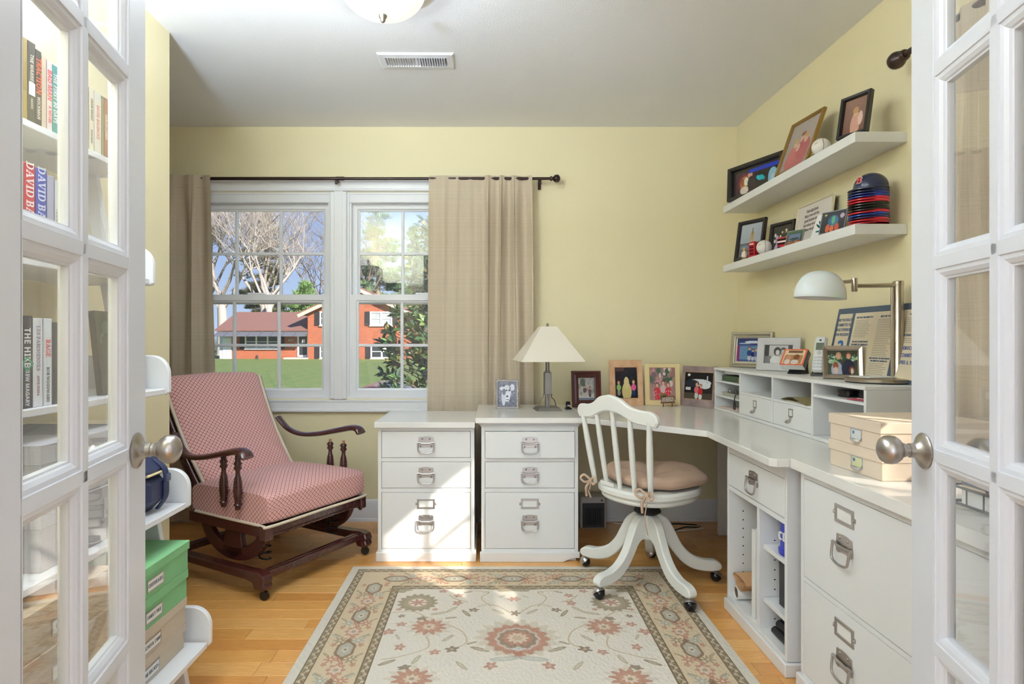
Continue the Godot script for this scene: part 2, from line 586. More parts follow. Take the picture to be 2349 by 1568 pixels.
	for x in [-1.2, 0.75]:  # panels out of view, placed to light the doors and room from behind
		var l := thing("unseen_hall_ceiling_lamp", "unseen flat white ceiling lamp panel in the hall, %s" % ("towards the ladder-shelf side" if x < 0 else "towards the lateral-file side"), "ceiling lamp", Vector3(x, 2.44, 0.95), 0.0, "unseen hall ceiling lamps")
		part(l, "lamp_frame", Shape.new().frame(1.24, 1.24, [Vector2(0, -0.03), Vector2(0, 0), Vector2(0.03, 0), Vector2(0.03, -0.03)], Transform3D(Basis(Vector3(1, 0, 0), -PI / 2 * -1), Vector3.ZERO)), M["white paint"], Vector3(0, -0.03, 0))
		part(l, "lamp_diffuser", bb(1.18, 0.012, 1.18), glow, Vector3(0, -0.014, 0))
		area_lamp("unseen_hall_lamp_light", Vector3(x, 2.405, 0.95), Vector2(1.15, 1.15), 0.6, Color(0.90, 0.96, 1.0))


func sash(parent: Node3D, w: float, h: float, at: Vector3, cols := 3, rows := 2) -> void:  # w, h: outside; stiles 50 mm
	var s := part(parent, "sash", Shape.new().frame(w, h, [Vector2(0, -0.017), Vector2(0, 0.017), Vector2(0.036, 0.017), Vector2(0.04, 0.010), Vector2(0.05, 0.006), Vector2(0.05, -0.006), Vector2(0.04, -0.010), Vector2(0.036, -0.017), Vector2(0, -0.017)]), M["sash white"], at)
	var gw := w - 0.1
	var gh := h - 0.1
	var pw := (gw - 0.018 * (cols - 1)) / cols
	var ph := (gh - 0.018 * (rows - 1)) / rows
	for i in cols:
		for j in rows:
			part(s, "pane", bb(pw + 0.004, ph + 0.004, 0.003, 0.0), M["pane"], Vector3(-gw / 2 + pw / 2 + i * (pw + 0.018), -gh / 2 + ph / 2 + j * (ph + 0.018), 0))
	for i in cols - 1:
		part(s, "muntin", bb(0.018, gh + 0.002, 0.02, 0.003), M["sash white"], Vector3(-gw / 2 + (i + 1) * (pw + 0.018) - 0.009, 0, 0))
	for j in rows - 1:
		part(s, "muntin", bb(gw + 0.002, 0.018, 0.018, 0.003), M["sash white"], Vector3(0, -gh / 2 + (j + 1) * (ph + 0.018) - 0.009, 0))


func casing(parent: Node3D, w: float, h: float, at: Vector3) -> void:
	part(parent, "casing", Shape.new().frame(w, h, [Vector2(0, 0), Vector2(0, 0.024), Vector2(0.006, 0.028), Vector2(0.016, 0.026), Vector2(0.022, 0.019), Vector2(0.06, 0.014), Vector2(0.064, 0.018), Vector2(0.072, 0.018), Vector2(0.075, 0.014), Vector2(0.075, 0.0), Vector2(0.079, -0.06), Vector2(0.079, -0.14)]), M["sash white"], at)


func window_back() -> void:
	var w := Node3D.new()
	w.name = "window_1"
	w.set_meta("kind", "structure")
	add_child(w)
	w.position = Vector3(-0.942, 0, -3.733)
	casing(w, 2.155, 1.44, Vector3(0, 1.394, 0))
	for x in [-0.525, 0.525]:
		part(w, "frame", Shape.new().frame(0.95, 1.28, [Vector2(0, -0.12), Vector2(0, -0.004), Vector2(0.012, -0.004), Vector2(0.012, -0.018), Vector2(0.022, -0.018), Vector2(0.022, -0.12)]), M["sash white"], Vector3(x, 1.395, 0))
		part(w, "head_stop", bb(0.93, 0.055, 0.09, 0.003), M["sash white"], Vector3(x, 2.0, -0.055))
		sash(w, 0.92, 0.635, Vector3(x, 1.6625, -0.075))
		sash(w, 0.92, 0.635, Vector3(x, 1.085, -0.038))
		part(w, "sash_lift", bb(0.11, 0.012, 0.012, 0.003), M["sash white"], Vector3(x, 1.408, -0.03))
	part(w, "mullion", Shape.new().box(Vector3(0, 1.395, -0.03), Vector3(0.1, 1.28, 0.1), 0.003).box(Vector3(0, 1.395, 0.012), Vector3(0.058, 1.29, 0.02), 0.005), M["sash white"])


func window_side() -> void:
	var w := Node3D.new()
	w.name = "window_2"
	w.set_meta("kind", "structure")
	add_child(w)
	w.position = Vector3(1.527, 0, -1.115)
	w.rotation_degrees.y = -90
	casing(w, 0.98, 1.44, Vector3(0, 1.394, 0))
	part(w, "frame", Shape.new().frame(0.83, 1.28, [Vector2(0, -0.12), Vector2(0, -0.004), Vector2(0.012, -0.004), Vector2(0.012, -0.018), Vector2(0.022, -0.018), Vector2(0.022, -0.12)]), M["sash white"], Vector3(0, 1.395, 0))
	part(w, "head_stop", bb(0.82, 0.055, 0.09, 0.003), M["sash white"], Vector3(0, 2.0, -0.055))
	sash(w, 0.80, 0.635, Vector3(0, 1.6625, -0.075))
	sash(w, 0.80, 0.635, Vector3(0, 1.085, -0.038))


func glazed_doors() -> void:
	# leaf 0.625 wide, hinged at the doorway and swung into the room; local x runs from the hinge to the latch, the face seen from the hall at +z
	for k in 2:
		var d := Node3D.new()
		d.name = "door_%d" % (k + 1)
		d.set_meta("kind", "structure")
		add_child(d)
		var hinge := Vector3(-0.552, 0, -0.583) if k == 0 else Vector3(0.700, 0, -0.577)
		var latch := Vector3(-0.685, 0, -1.194) if k == 0 else Vector3(0.830, 0, -1.188)
		var m := -1.0 if k else 1.0  # which way the visible face looks in local z
		d.position = hinge
		d.rotation.y = atan2(-(latch - hinge).z, (latch - hinge).x)
		var t := 0.035
		var xs := [0.177, 0.351, 0.365, 0.539]
		var ys := [0.214, 0.550, 0.566, 0.902, 0.918, 1.254, 1.270, 1.606, 1.622, 1.958]
		var z := -m * t / 2
		# the visible face lies in the plane through hinge and latch
		var s := Shape.new()
		s.box(Vector3(xs[0] / 2, 1.03, z), Vector3(xs[0], 2.04, t), 0.002)
		s.box(Vector3((0.625 + xs[3]) / 2, 1.03, z), Vector3(0.625 - xs[3], 2.04, t), 0.002)
		part(d, "stile", s, M["door paint"])
		part(d, "rail", Shape.new().box(Vector3(0.358, (0.01 + ys[0]) / 2, z), Vector3(0.362, ys[0] - 0.01, t - 0.0006)), M["door paint"])
		part(d, "rail", Shape.new().box(Vector3(0.358, (2.05 + ys[9]) / 2, z), Vector3(0.362, 2.05 - ys[9], t - 0.0006)), M["door paint"])
		part(d, "muntin", Shape.new().box(Vector3(0.358, 1.086, z), Vector3(0.014, 1.744, t - 0.0006)), M["door paint"])
		for j in 4:
			part(d, "muntin", Shape.new().box(Vector3(0.358, (ys[2 * j + 1] + ys[2 * j + 2]) / 2, z), Vector3(0.362, 0.016, t - 0.0006)), M["door paint"])
		var bead := [Vector2(0, t / 2 - 0.0004), Vector2(0.003, t / 2 - 0.0004), Vector2(0.004, t / 2 - 0.003), Vector2(0.011, t / 2 - 0.004), Vector2(0.017, t / 2 - 0.008), Vector2(0.019, t / 2 - 0.011), Vector2(0.022, t / 2 - 0.012), Vector2(0.022, 0.0015)]
		var back := bead.duplicate()
		back.reverse()
		for q in back:
			bead.append(Vector2(q.x, -q.y))
		for i in 2:
			for j in 5:
				var c := Vector3((xs[2 * i] + xs[2 * i + 1]) / 2, (ys[2 * j] + ys[2 * j + 1]) / 2, z)
				part(d, "bead", Shape.new().frame(xs[2 * i + 1] - xs[2 * i], ys[2 * j + 1] - ys[2 * j], bead), M["door paint"], c)
				part(d, "pane", bb(xs[2 * i + 1] - xs[2 * i] - 0.04, ys[2 * j + 1] - ys[2 * j] - 0.04, 0.003, 0.0), M["pane"], c)
		# knobs on both faces
		for side in [-1.0, 1.0]:
			var base := Transform3D(Basis(Vector3(1, 0, 0), side * PI / 2), Vector3(0.572, 0.912, z + side * t / 2))
			var rose := Shape.new().lathe([Vector2(0, 0), Vector2(0.033, 0), Vector2(0.034, 0.003), Vector2(0.031, 0.006), Vector2(0.024, 0.008), Vector2(0.018, 0.013), Vector2(0.0135, 0.018), Vector2(0.0135, 0.026), Vector2(0.0115, 0.027), Vector2(0.0115, 0.032), Vector2(0.013, 0.033), Vector2(0.014, 0.038), Vector2(0.020, 0.042), Vector2(0.0262, 0.050), Vector2(0.0275, 0.058), Vector2(0.0262, 0.067), Vector2(0.021, 0.074), Vector2(0.012, 0.0785), Vector2(0, 0.0815)], 32, base)
			part(d, "knob", rose, M["nickel"])
		part(d, "latch_plate", Shape.new().box(Vector3(0.6252, 0.912, z), Vector3(0.002, 0.057, 0.025), 0.0005), M["nickel"])
		for y in [0.25, 1.03, 1.80]:
			part(d, "hinge", Shape.new().lathe([Vector2(0, -0.045), Vector2(0.006, -0.045), Vector2(0.006, 0.045), Vector2(0, 0.045)], 10, Transform3D(Basis(), Vector3(-0.004, y, z - m * t / 2 * -1.1))), M["nickel"])


func ceiling_fittings() -> void:
	# dome lamp with a nickel finial
	var c := Vector3(-0.395, 2.44, -2.20)
	var l := thing("ceiling_lamp", "frosted white glass dome ceiling lamp with a nickel finial", "ceiling lamp", c)
	var glow := mat("lamp glass glow", tone(250, 248, 240), 0.25, 0.0, {"emission_enabled": true, "emission": tone(255, 248, 232), "emission_energy_multiplier": 0.75})
	part(l, "lamp_pan", Shape.new().lathe([Vector2(0, -0.03), Vector2(0.155, -0.03), Vector2(0.165, -0.024), Vector2(0.168, -0.012), Vector2(0.16, 0), Vector2(0, 0)], 48), mat("lamp pan", tone(236, 226, 205), 0.4))
	var dome: Array = [Vector2(0, -0.135)]
	dome.append_array(arc(Vector2(0, -0.03), Vector2(0.158, 0.105), -84, 0, 14))
	part(l, "lamp_glass", Shape.new().lathe(dome, 48), glow)
	part(l, "finial", Shape.new().lathe([Vector2(0, -0.16), Vector2(0.006, -0.159), Vector2(0.010, -0.153), Vector2(0.010, -0.147), Vector2(0.014, -0.142), Vector2(0.016, -0.134), Vector2(0, -0.13)], 20), M["nickel"])
	var bulb := OmniLight3D.new()
	bulb.name = "ceiling_lamp_light"
	bulb.position = c + Vector3(0, -0.052, 0)
	bulb.light_energy = 0.3
	bulb.light_size = 0.02
	bulb.light_color = Color(0.92, 0.97, 1.0)
	bulb.omni_range = 12.0
	bulb.omni_attenuation = 2.0
	bulb.shadow_enabled = true
	add_child(bulb)
	# air vent
	var v := thing("ceiling_vent", "white metal ceiling air vent with two banks of slats", "vent", Vector3(-0.35, 2.44, -2.843), 0.6)
	part(v, "vent_plate", Shape.new().frame(0.355, 0.155, [Vector2(0, 0), Vector2(0, 0.003), Vector2(0.006, 0.008), Vector2(0.034, 0.010), Vector2(0.036, 0.0)], Transform3D(Basis(Vector3(1, 0, 0), PI / 2), Vector3.ZERO)), M["white paint"])
	part(v, "divider", bb(0.012, 0.006, 0.09), M["white paint"], Vector3(0, -0.006, 0))
	part(v, "duct", Shape.new().box(Vector3(0, 0.30, 0), Vector3(0.3, 0.004, 0.1)).box(Vector3(0, 0.21, -0.048), Vector3(0.3, 0.18, 0.004)).box(Vector3(0, 0.21, 0.048), Vector3(0.3, 0.18, 0.004)).box(Vector3(-0.15, 0.21, 0), Vector3(0.004, 0.18, 0.1)).box(Vector3(0.15, 0.21, 0), Vector3(0.004, 0.18, 0.1)), mat("galvanised duct", tone(170, 172, 174), 0.5, 0.6))
	for k in 22:
		var side := -1.0 if k < 11 else 1.0
		part(v, "slat", bb(0.0022, 0.012, 0.088, 0.0005), M["white paint"], Vector3(side * (0.014 + 0.0116 * (k % 11)), -0.007, 0), Vector3(0, 0, side * 40))


# ---------------------------------------------------------------- furniture
func furniture() -> void:
	cabinets()
	hutch()
	wall_shelves()
	rocker()
	office_chair()
	ladder_shelf()
	curtains()
	rug()


func bail_pull() -> ArrayMesh:  # a trunk pull: arched plate, screws, hinge barrel and bail
	if not kept.has("pull"):
		var s := Shape.new()
		var plate := PackedVector2Array()
		for q in arc(Vector2(0.031, 0.0335), Vector2(0.006, 0.004), 0, 70, 4):
			plate.append(q)
		for q in arc(Vector2(0, -0.06), Vector2(0.105, 0.1005), 76, 104, 6):
			plate.append(q)
		for q in arc(Vector2(-0.031, 0.0335), Vector2(0.006, 0.004), 110, 180, 4):
			plate.append(q)
		plate.append_array(PackedVector2Array([Vector2(-0.0385, -0.012), Vector2(-0.03, -0.016), Vector2(-0.015, -0.0125), Vector2(0, -0.0115), Vector2(0.015, -0.0125), Vector2(0.03, -0.016), Vector2(0.0385, -0.012)]))
		s.prism(plate, 0.003, 0.0008, Transform3D(Basis(), Vector3(0, 0, 0.0015)))
		for q in [Vector2(-0.019, 0.029), Vector2(0.019, 0.029), Vector2(-0.027, -0.008), Vector2(0.027, -0.008)]:
			s.ball(Vector3(q.x, q.y, 0.003), Vector3(0.0045, 0.0045, 0.0025), 10, 6)
		s.tube([Vector3(-0.045, 0.01, 0.009), Vector3(-0.03, 0.01, 0.009), Vector3(-0.024, 0.006, 0.009), Vector3(0.024, 0.006, 0.009), Vector3(0.03, 0.01, 0.009), Vector3(0.045, 0.01, 0.009)], 0.0048, 8)
		s.tube(curve([Vector3(-0.041, 0.009, 0.011), Vector3(-0.040, -0.022, 0.015), Vector3(-0.034, -0.036, 0.016), Vector3(-0.014, -0.042, 0.017), Vector3(0.014, -0.042, 0.017), Vector3(0.034, -0.036, 0.016), Vector3(0.040, -0.022, 0.015), Vector3(0.041, 0.009, 0.011)], 3), 0.0038, 8)
		kept["pull"] = s.mesh()
	return kept["pull"]


func label_frame() -> ArrayMesh:
	if not kept.has("label frame"):
		var s := Shape.new().frame(0.09, 0.051, [Vector2(0, 0), Vector2(0, 0.003), Vector2(0.001, 0.004), Vector2(0.0085, 0.004), Vector2(0.0095, 0.001)])
		for x in [-0.049, 0.049]:
			s.box(Vector3(x * 0.97, 0, 0.001), Vector3(0.011, 0.012, 0.002), 0.0005)
			s.ball(Vector3(x, 0, 0.003), Vector3(0.0045, 0.0045, 0.003), 10, 6)
		kept["label frame"] = s.mesh()
	return kept["label frame"]


func drawer_front(parent: Node3D, w: float, lo: float, hi: float, x := 0.0, out := 0.0, pulls: Array = [0.0], holder := false, z := 0.0) -> MeshInstance3D:
	var d := part(parent, "drawer", bb(w - 0.004, hi - lo - 0.004, 0.018, 0.0012), M["cabinet white"], Vector3(x, (lo + hi) / 2, z - 0.009 + out))
	var tall := hi - lo
	for p in pulls:
		var y := tall * 0.245 + 0.0 if holder else 0.0
		if holder:
			part(d, "label_holder", label_frame(), M["pewter"], Vector3(p, tall / 2 - 0.058, 0.009))
			part(d, "handle", bail_pull(), M["pewter"], Vector3(p, tall / 2 - 0.153, 0.009))
			part(d, "label_card", bb(0.074, 0.036, 0.0006, 0), M["paper"], Vector3(p, tall / 2 - 0.058, 0.0095))
		else:
			part(d, "handle", bail_pull(), M["pewter"], Vector3(p, y, 0.009))
	return d


func cabinet_body(parent: Node3D, w: float, h: float, depth: float, rails: Array, stile := 0.018) -> void:  # rails: pairs of heights; front at z = 0
	var s := Shape.new()
	s.box(Vector3(0, (0.048 + h) / 2, -depth / 2 - 0.011), Vector3(w - 0.002, h - 0.048, depth - 0.022))
	for k in [-1, 1]:
		s.box(Vector3(k * (w - stile) / 2, (0.048 + h) / 2, -0.011), Vector3(stile, h - 0.048, 0.022), 0.001)
	for r in rails:
		s.box(Vector3(0, (r[0] + r[1]) / 2, -0.0112), Vector3(w - 2 * stile, r[1] - r[0], 0.0216))
	part(parent, "body", s, M["cabinet white"])


func cabinets() -> void:
	# file cabinet at the left end
	var c := thing("file_cabinet", "white three-drawer file cabinet beside the rocking chair, sunlight across its drawers", "cabinet", Vector3(-0.328, 0, -3.045))
	cabinet_body(c, 0.488, 0.679, 0.455, [[0.048, 0.063], [0.349, 0.369], [0.504, 0.523], [0.659, 0.679]])
	part(c, "plinth", bb(0.506, 0.048, 0.475, 0.003), M["cabinet white"], Vector3(0, 0.024, -0.2275))
	drawer_front(c, 0.452, 0.523, 0.659)
	drawer_front(c, 0.452, 0.369, 0.504)
	drawer_front(c, 0.452, 0.063, 0.349, 0.0, 0.0, [0.0], true)
	solo("countertop", "short white countertop on the file cabinet beside the rocking chair", "countertop", Shape.new().box(Vector3.ZERO, Vector3(0.505, 0.028, 0.483), 0.002), M["desk white"], Vector3(-0.3325, 0.693, -3.2545))
	# the second one carries the desk
	c = thing("file_cabinet", "white three-drawer file cabinet under the desk, its top drawer not quite shut", "cabinet", Vector3(0.197, 0, -3.045))
	cabinet_body(c, 0.490, 0.682, 0.54, [[0.048, 0.063], [0.349, 0.369], [0.504, 0.523], [0.659, 0.682]])
	var foot := PackedVector2Array([Vector2(-0.252, 0), Vector2(0.165, 0), Vector2(0.178, 0.004), Vector2(0.2, 0.015), Vector2(0.225, 0.02), Vector2(0.252, 0.021), Vector2(0.252, 0.048), Vector2(-0.252, 0.048)])
	part(c, "plinth", Shape.new().prism(foot, 0.02, 0.002, Transform3D(Basis(), Vector3(0, 0, 0.002))).box(Vector3(0, 0.024, -0.28), Vector3(0.47, 0.047, 0.53)), M["cabinet white"])
	part(c, "moulding", Shape.new().box(Vector3(0, 0.699, -0.26), Vector3(0.518, 0.010, 0.56), 0.002).box(Vector3(0, 0.688, -0.265), Vector3(0.504, 0.012, 0.545), 0.004), M["cabinet white"])
	drawer_front(c, 0.454, 0.523, 0.659, 0.0, 0.016)
	drawer_front(c, 0.454, 0.369, 0.504)
	drawer_front(c, 0.454, 0.063, 0.349, 0.0, 0.0, [0.0], true)
	var lie := Basis(Vector3(1, 0, 0), Vector3(0, 0, -1), Vector3(0, 1, 0))  # an outline drawn in x and -z, laid flat
	solo("desktop", "long white desktop slab beside the curtain, the dog picture and lamp on it", "desktop", Shape.new().box(Vector3.ZERO, Vector3(0.544, 0.027, 0.613), 0.002), M["desk white"], Vector3(0.1945, 0.7175, -3.3065))
	var corner := PackedVector2Array([Vector2(0.4675, 3.0), Vector2(0.925, 2.575), Vector2(0.917, 1.985), Vector2(0.935, 1.966), Vector2(1.522, 1.966), Vector2(1.522, 3.70), Vector2(0.4675, 3.70)])
	c = thing("corner_desk", "angled white corner desk that carries the pigeonhole hutch", "desk")
	part(c, "slab", Shape.new().prism(corner, 0.027, 0.002, Transform3D(lie, Vector3(0, 0.7175, 0))), M["desk white"])
	part(c, "support_panel", bb(0.2, 0.7035, 0.022, 0.002), M["cabinet white"], Vector3(1.403, 0.3521, -3.455))
	# open bookcase with one drawer, facing left
	c = thing("bookcase_cabinet", "low white bookcase cabinet with one drawer over open cubbies", "cabinet", Vector3(0.985, 0, -2.255), -90.0)
	var w := 0.505
	var s := Shape.new()
	for x in [-0.2445, 0.2445]:
		s.box(Vector3(x, 0.376, -0.265), Vector3(0.016, 0.654, 0.53), 0.001)
	s.box(Vector3(0, 0.376, -0.522), Vector3(w - 0.032, 0.65, 0.016))
	s.box(Vector3(0, 0.055, -0.262), Vector3(w - 0.032, 0.014, 0.522))
	s.box(Vector3(0, 0.6795, -0.262), Vector3(w - 0.032, 0.047, 0.522))
	s.box(Vector3(0, 0.511, -0.262), Vector3(w - 0.032, 0.018, 0.522))
	part(c, "body", s, M["cabinet white"])
	part(c, "divider", bb(0.018, 0.44, 0.51, 0.001), M["cabinet white"], Vector3(0.032, 0.282, -0.257))
	part(c, "shelf", bb(0.19, 0.016, 0.49, 0.001), M["cabinet white"], Vector3(0.139, 0.362, -0.262))
	part(c, "shelf", bb(0.19, 0.016, 0.49, 0.001), M["cabinet white"], Vector3(0.139, 0.168, -0.262))
	part(c, "plinth", bb(w + 0.02, 0.046, 0.535, 0.003), M["cabinet white"], Vector3(0, 0.023, -0.2575))
	part(c, "moulding", bb(w + 0.012, 0.012, 0.525, 0.003), M["cabinet white"], Vector3(0, 0.6975, -0.258))
	drawer_front(c, w - 0.032, 0.521, 0.656)
	var hole := Shape.new().lathe([Vector2(0.003, 0), Vector2(0, 0.0006)], 8).mesh()
	for k in 8:
		part(c, "peg_hole", hole, M["black"], Vector3(-0.2364, 0.16 + 0.036 * k, -0.06), Vector3(0, 0, -90))
	for k in 9:
		part(c, "peg_hole", hole, M["black"], Vector3(0.0411, 0.095 + 0.036 * k, -0.06), Vector3(0, 0, -90))
	# lateral file, partly behind the glazed door
	c = thing("lateral_file", "wide white two-drawer lateral file beyond the glazed door", "cabinet", Vector3(1.0, 0, -1.4205), -90.0)
	cabinet_body(c, 1.041, 0.702, 0.51, [[0.048, 0.058], [0.352, 0.366], [0.681, 0.702]])
	part(c, "plinth", bb(1.06, 0.048, 0.525, 0.003), M["cabinet white"], Vector3(0, 0.024, -0.25))
	drawer_front(c, 1.005, 0.366, 0.681, 0.0, 0.0, [-0.28, 0.28], true)
	drawer_front(c, 1.005, 0.058, 0.352, 0.0, 0.0, [-0.28, 0.28], true)
	solo("file_countertop", "white countertop over the lateral file, under the cream boxes", "countertop", Shape.new().box(Vector3.ZERO, Vector3(0.545, 0.033, 1.062), 0.002), M["desk white"], Vector3(1.2495, 0.7185, -1.4315))


func hutch() -> void:
	# front at x = 1.262, facing left; local x runs towards the camera
	var c := thing("desk_hutch", "low white pigeonhole hutch with two small drawers on the corner desk", "hutch", Vector3(1.262, 0.7315, -2.71), -90.0)
	var m: Material = M["cabinet white"]
	var t := 0.014
	part(c, "top", bb(1.372, t, 0.256, 0.002), m, Vector3(0, 0.2265, -0.124))
	part(c, "base", bb(1.372, t, 0.252, 0.002), m, Vector3(0, 0.007, -0.124))
	part(c, "back", bb(1.364, 0.205, 0.008, 0), m, Vector3(0, 0.1165, -0.244))
	for x in [-0.679, -0.3425, 0.009, 0.345, 0.679]:
		part(c, "divider", bb(t, 0.2055, 0.244, 0.001), m, Vector3(x, 0.1168, -0.1225))
	for y in [0.159, 0.079]:
		part(c, "shelf", bb(0.322, 0.009, 0.235, 0.001), m, Vector3(-0.5107, y, -0.12))
	part(c, "shelf", bb(0.3365, 0.010, 0.235, 0.001), m, Vector3(-0.1667, 0.1215, -0.12))
	part(c, "shelf", bb(0.321, 0.010, 0.235, 0.001), m, Vector3(0.177, 0.1215, -0.12))
	part(c, "shelf", bb(0.319, 0.010, 0.235, 0.001), m, Vector3(0.512, 0.171, -0.12))
	var pull := Shape.new().frame(0.036, 0.034, [Vector2(0, 0), Vector2(0, 0.002), Vector2(0.004, 0.002), Vector2(0.004, 0.0)])
	pull.tube(curve([Vector3(0, -0.018, 0.001), Vector3(0, -0.026, 0.003), Vector3(0, -0.034, 0.008), Vector3(0, -0.038, 0.016), Vector3(0, -0.034, 0.022)], 4), 0.0045, 8, true, false, Vector2(0.6, 1.6))
	pull.box(Vector3(0, -0.02, 0.001), Vector3(0.016, 0.008, 0.002))
	for a in [[-0.1667, 0.334], [0.177, 0.318]]:
		var d := part(c, "drawer", bb(a[1], 0.1, 0.2, 0.0015), m, Vector3(a[0], 0.0655, -0.101))
		part(d, "label_pull", pull, M["nickel"], Vector3(0, 0.016, 0.1))
		part(d, "label_card", bb(0.027, 0.025, 0.0008, 0), M["paper"], Vector3(0, 0.016, 0.1005))


func wall_shelves() -> void:
	for k in 2:
		var y := 1.884 - 0.338 * k
		solo("wall_shelf", ["upper white floating shelf on the yellow side wall", "lower white floating shelf with the helmet stack on it"][k], "shelf", Shape.new().box(Vector3.ZERO, Vector3(0.193, 0.038, 1.252), 0.0015), M["cabinet white"], Vector3(1.4304, y - 0.019, -2.831), Vector3.ZERO, "floating wall shelves")


func weave(dark: Color, light: Color, seed_: int, coarse := 1.0) -> ImageTexture:  # slubby plain weave
	var r := RandomNumberGenerator.new()
	r.seed = seed_
	var k := 256
	var col := []
	var row := []
	for i in k:
		col.append(r.randf())
		row.append(r.randf())
	var im := Image.create(k, k, false, Image.FORMAT_RGB8)
	for y in k:
		for x in k:
			var over := (x / 2 + y / 2) % 2 == 0
			var a: float = 0.25 + coarse * (0.45 * row[y / 2 * 2] if over else 0.45 * col[x / 2 * 2]) + 0.25 * r.randf()
			im.set_pixel(x, y, dark.lerp(light, clampf(a, 0, 1)))
	return ImageTexture.create_from_image(im)


func curtain_sheet(w0: float, w1: float, h: float, folds: float, deep: float, phase: float, shape := 0.0) -> Shape:  # hangs from y = 0 down; w0 at the rod, w1 at the hem
	var rows: Array = []
	var nr := 36
	var nc := 120
	for i in nr + 1:
		var f := float(i) / nr
		var y := -h * f
		var w := lerpf(w0, w1, f)
		var a := deep * lerpf(0.35, 1.0, smoothstep(0.0, 0.16, f)) * (1.0 + 0.2 * sin(5.0 * f + phase))
		var line := PackedVector3Array()
		for j in nc + 1:
			var u := float(j) / nc
			var q := u + 0.018 * sin(TAU * (u * 2.3 + f * 0.4) + phase)
			var amp := a * (1.0 if shape == 0.0 else lerpf(0.25, 1.25, smoothstep(shape - 0.12, shape + 0.12, u)))
			var z := amp * (sin(TAU * folds * q + phase) + 0.35 * sin(TAU * folds * 2.1 * q + 1.3 + 1.5 * f))
			var x := (u - 0.5) * w + amp * 0.45 * cos(TAU * folds * q + phase)
			line.append(Vector3(x, y, z + 0.004 * sin(9.0 * f + 12.0 * u)))
		rows.append(line)
	return Shape.new().grid(rows, false, true, w0 * 7.0, h * 6.0)


func curtains() -> void:
	var linen := mat("linen", tone(222, 206, 182), 0.9, 0.0, {"backlight_enabled": true, "backlight": Color(0.42, 0.39, 0.33), "rim_enabled": true, "rim": 0.3, "rim_tint": 0.6})
	linen.albedo_texture = weave(Color(0.80, 0.78, 0.75), Color(1, 1, 1), 11)
	linen.cull_mode = BaseMaterial3D.CULL_DISABLED
	var rod: Material = M["dark bronze"]
	var finial := [Vector2(0, 0), Vector2(0.012, 0), Vector2(0.0155, 0.005), Vector2(0.0155, 0.009), Vector2(0.010, 0.013), Vector2(0.012, 0.018), Vector2(0.0205, 0.026), Vector2(0.0245, 0.038), Vector2(0.0225, 0.05), Vector2(0.014, 0.058), Vector2(0.006, 0.061), Vector2(0, 0.062)]
	# on the back wall
	var r := thing("curtain_rod", "dark bronze curtain rod with round finials over the garden window", "curtain rod", Vector3(-0.94, 2.098, -3.652))
	part(r, "pole", Shape.new().lathe([Vector2(0, -1.2), Vector2(0.0105, -1.2), Vector2(0.0105, 0.0), Vector2(0.0118, 0.0), Vector2(0.0118, 0.05), Vector2(0.009, 0.05), Vector2(0.009, 1.31), Vector2(0, 1.31)], 14, Transform3D(Basis(Vector3(0, 0, 1), -PI / 2), Vector3.ZERO)), rod)
	part(r, "finial", Shape.new().lathe(finial, 20, Transform3D(Basis(Vector3(0, 0, 1), -PI / 2), Vector3(1.3, 0, 0))), rod)
	part(r, "finial", Shape.new().lathe(finial, 20, Transform3D(Basis(Vector3(0, 0, 1), PI / 2), Vector3(-1.2, 0, 0))), rod)
	for x in [-1.14, 0.0, 1.24]:
		part(r, "bracket", Shape.new().box(Vector3(x, -0.006, -0.032), Vector3(0.012, 0.012, 0.066), 0.002).box(Vector3(x, -0.02, -0.073), Vector3(0.018, 0.06, 0.012), 0.002).box(Vector3(x, -0.018, -0.006), Vector3(0.016, 0.032, 0.006), 0.002), rod)
	var c := solo("curtain", "beige linen curtain panel drawn to the partition side behind the rocking chair", "curtain", curtain_sheet(0.52, 0.60, 2.085, 4.0, 0.020, 0.6), linen, Vector3(-1.955, 2.114, -3.628))
	part(c, "header_seam", Shape.new().box(Vector3(0, -0.075, 0.0), Vector3(0.5, 0.0015, 0.004)), linen)
	solo("curtain", "beige linen curtain panel bunched beside the pyramid table lamp", "curtain", curtain_sheet(0.625, 0.655, 2.085, 7.0, 0.022, 2.2, 0.5), linen, Vector3(-0.062, 2.114, -3.645))
	# on the side wall
	r = thing("curtain_rod", "dark bronze curtain rod on the side wall, its round finial above the upper shelf", "curtain rod", Vector3(1.44, 2.112, -1.35), 90.0)
	part(r, "pole", Shape.new().lathe([Vector2(0, -0.74), Vector2(0.0105, -0.74), Vector2(0.0105, 0.74), Vector2(0, 0.74)], 14, Transform3D(Basis(Vector3(0, 0, 1), -PI / 2), Vector3.ZERO)), rod)
	part(r, "finial", Shape.new().lathe(finial, 20, Transform3D(Basis(Vector3(0, 0, 1), -PI / 2).scaled(Vector3(1.25, 1.25, 1.25)), Vector3(0.735, 0, 0))), rod)
	for x in [-0.6, 0.66]:
		part(r, "bracket", Shape.new().box(Vector3(x, -0.006, 0.032), Vector3(0.012, 0.012, 0.066), 0.002).box(Vector3(x, -0.02, 0.073), Vector3(0.018, 0.06, 0.012), 0.002), rod)
	solo("curtain", "greyish linen curtain seen through the glass of the knob-side door over the cream boxes", "curtain", curtain_sheet(0.42, 0.50, 1.38, 5.0, 0.022, 0.4), linen, Vector3(1.432, 2.128, -1.70), Vector3(0, -90, 0))


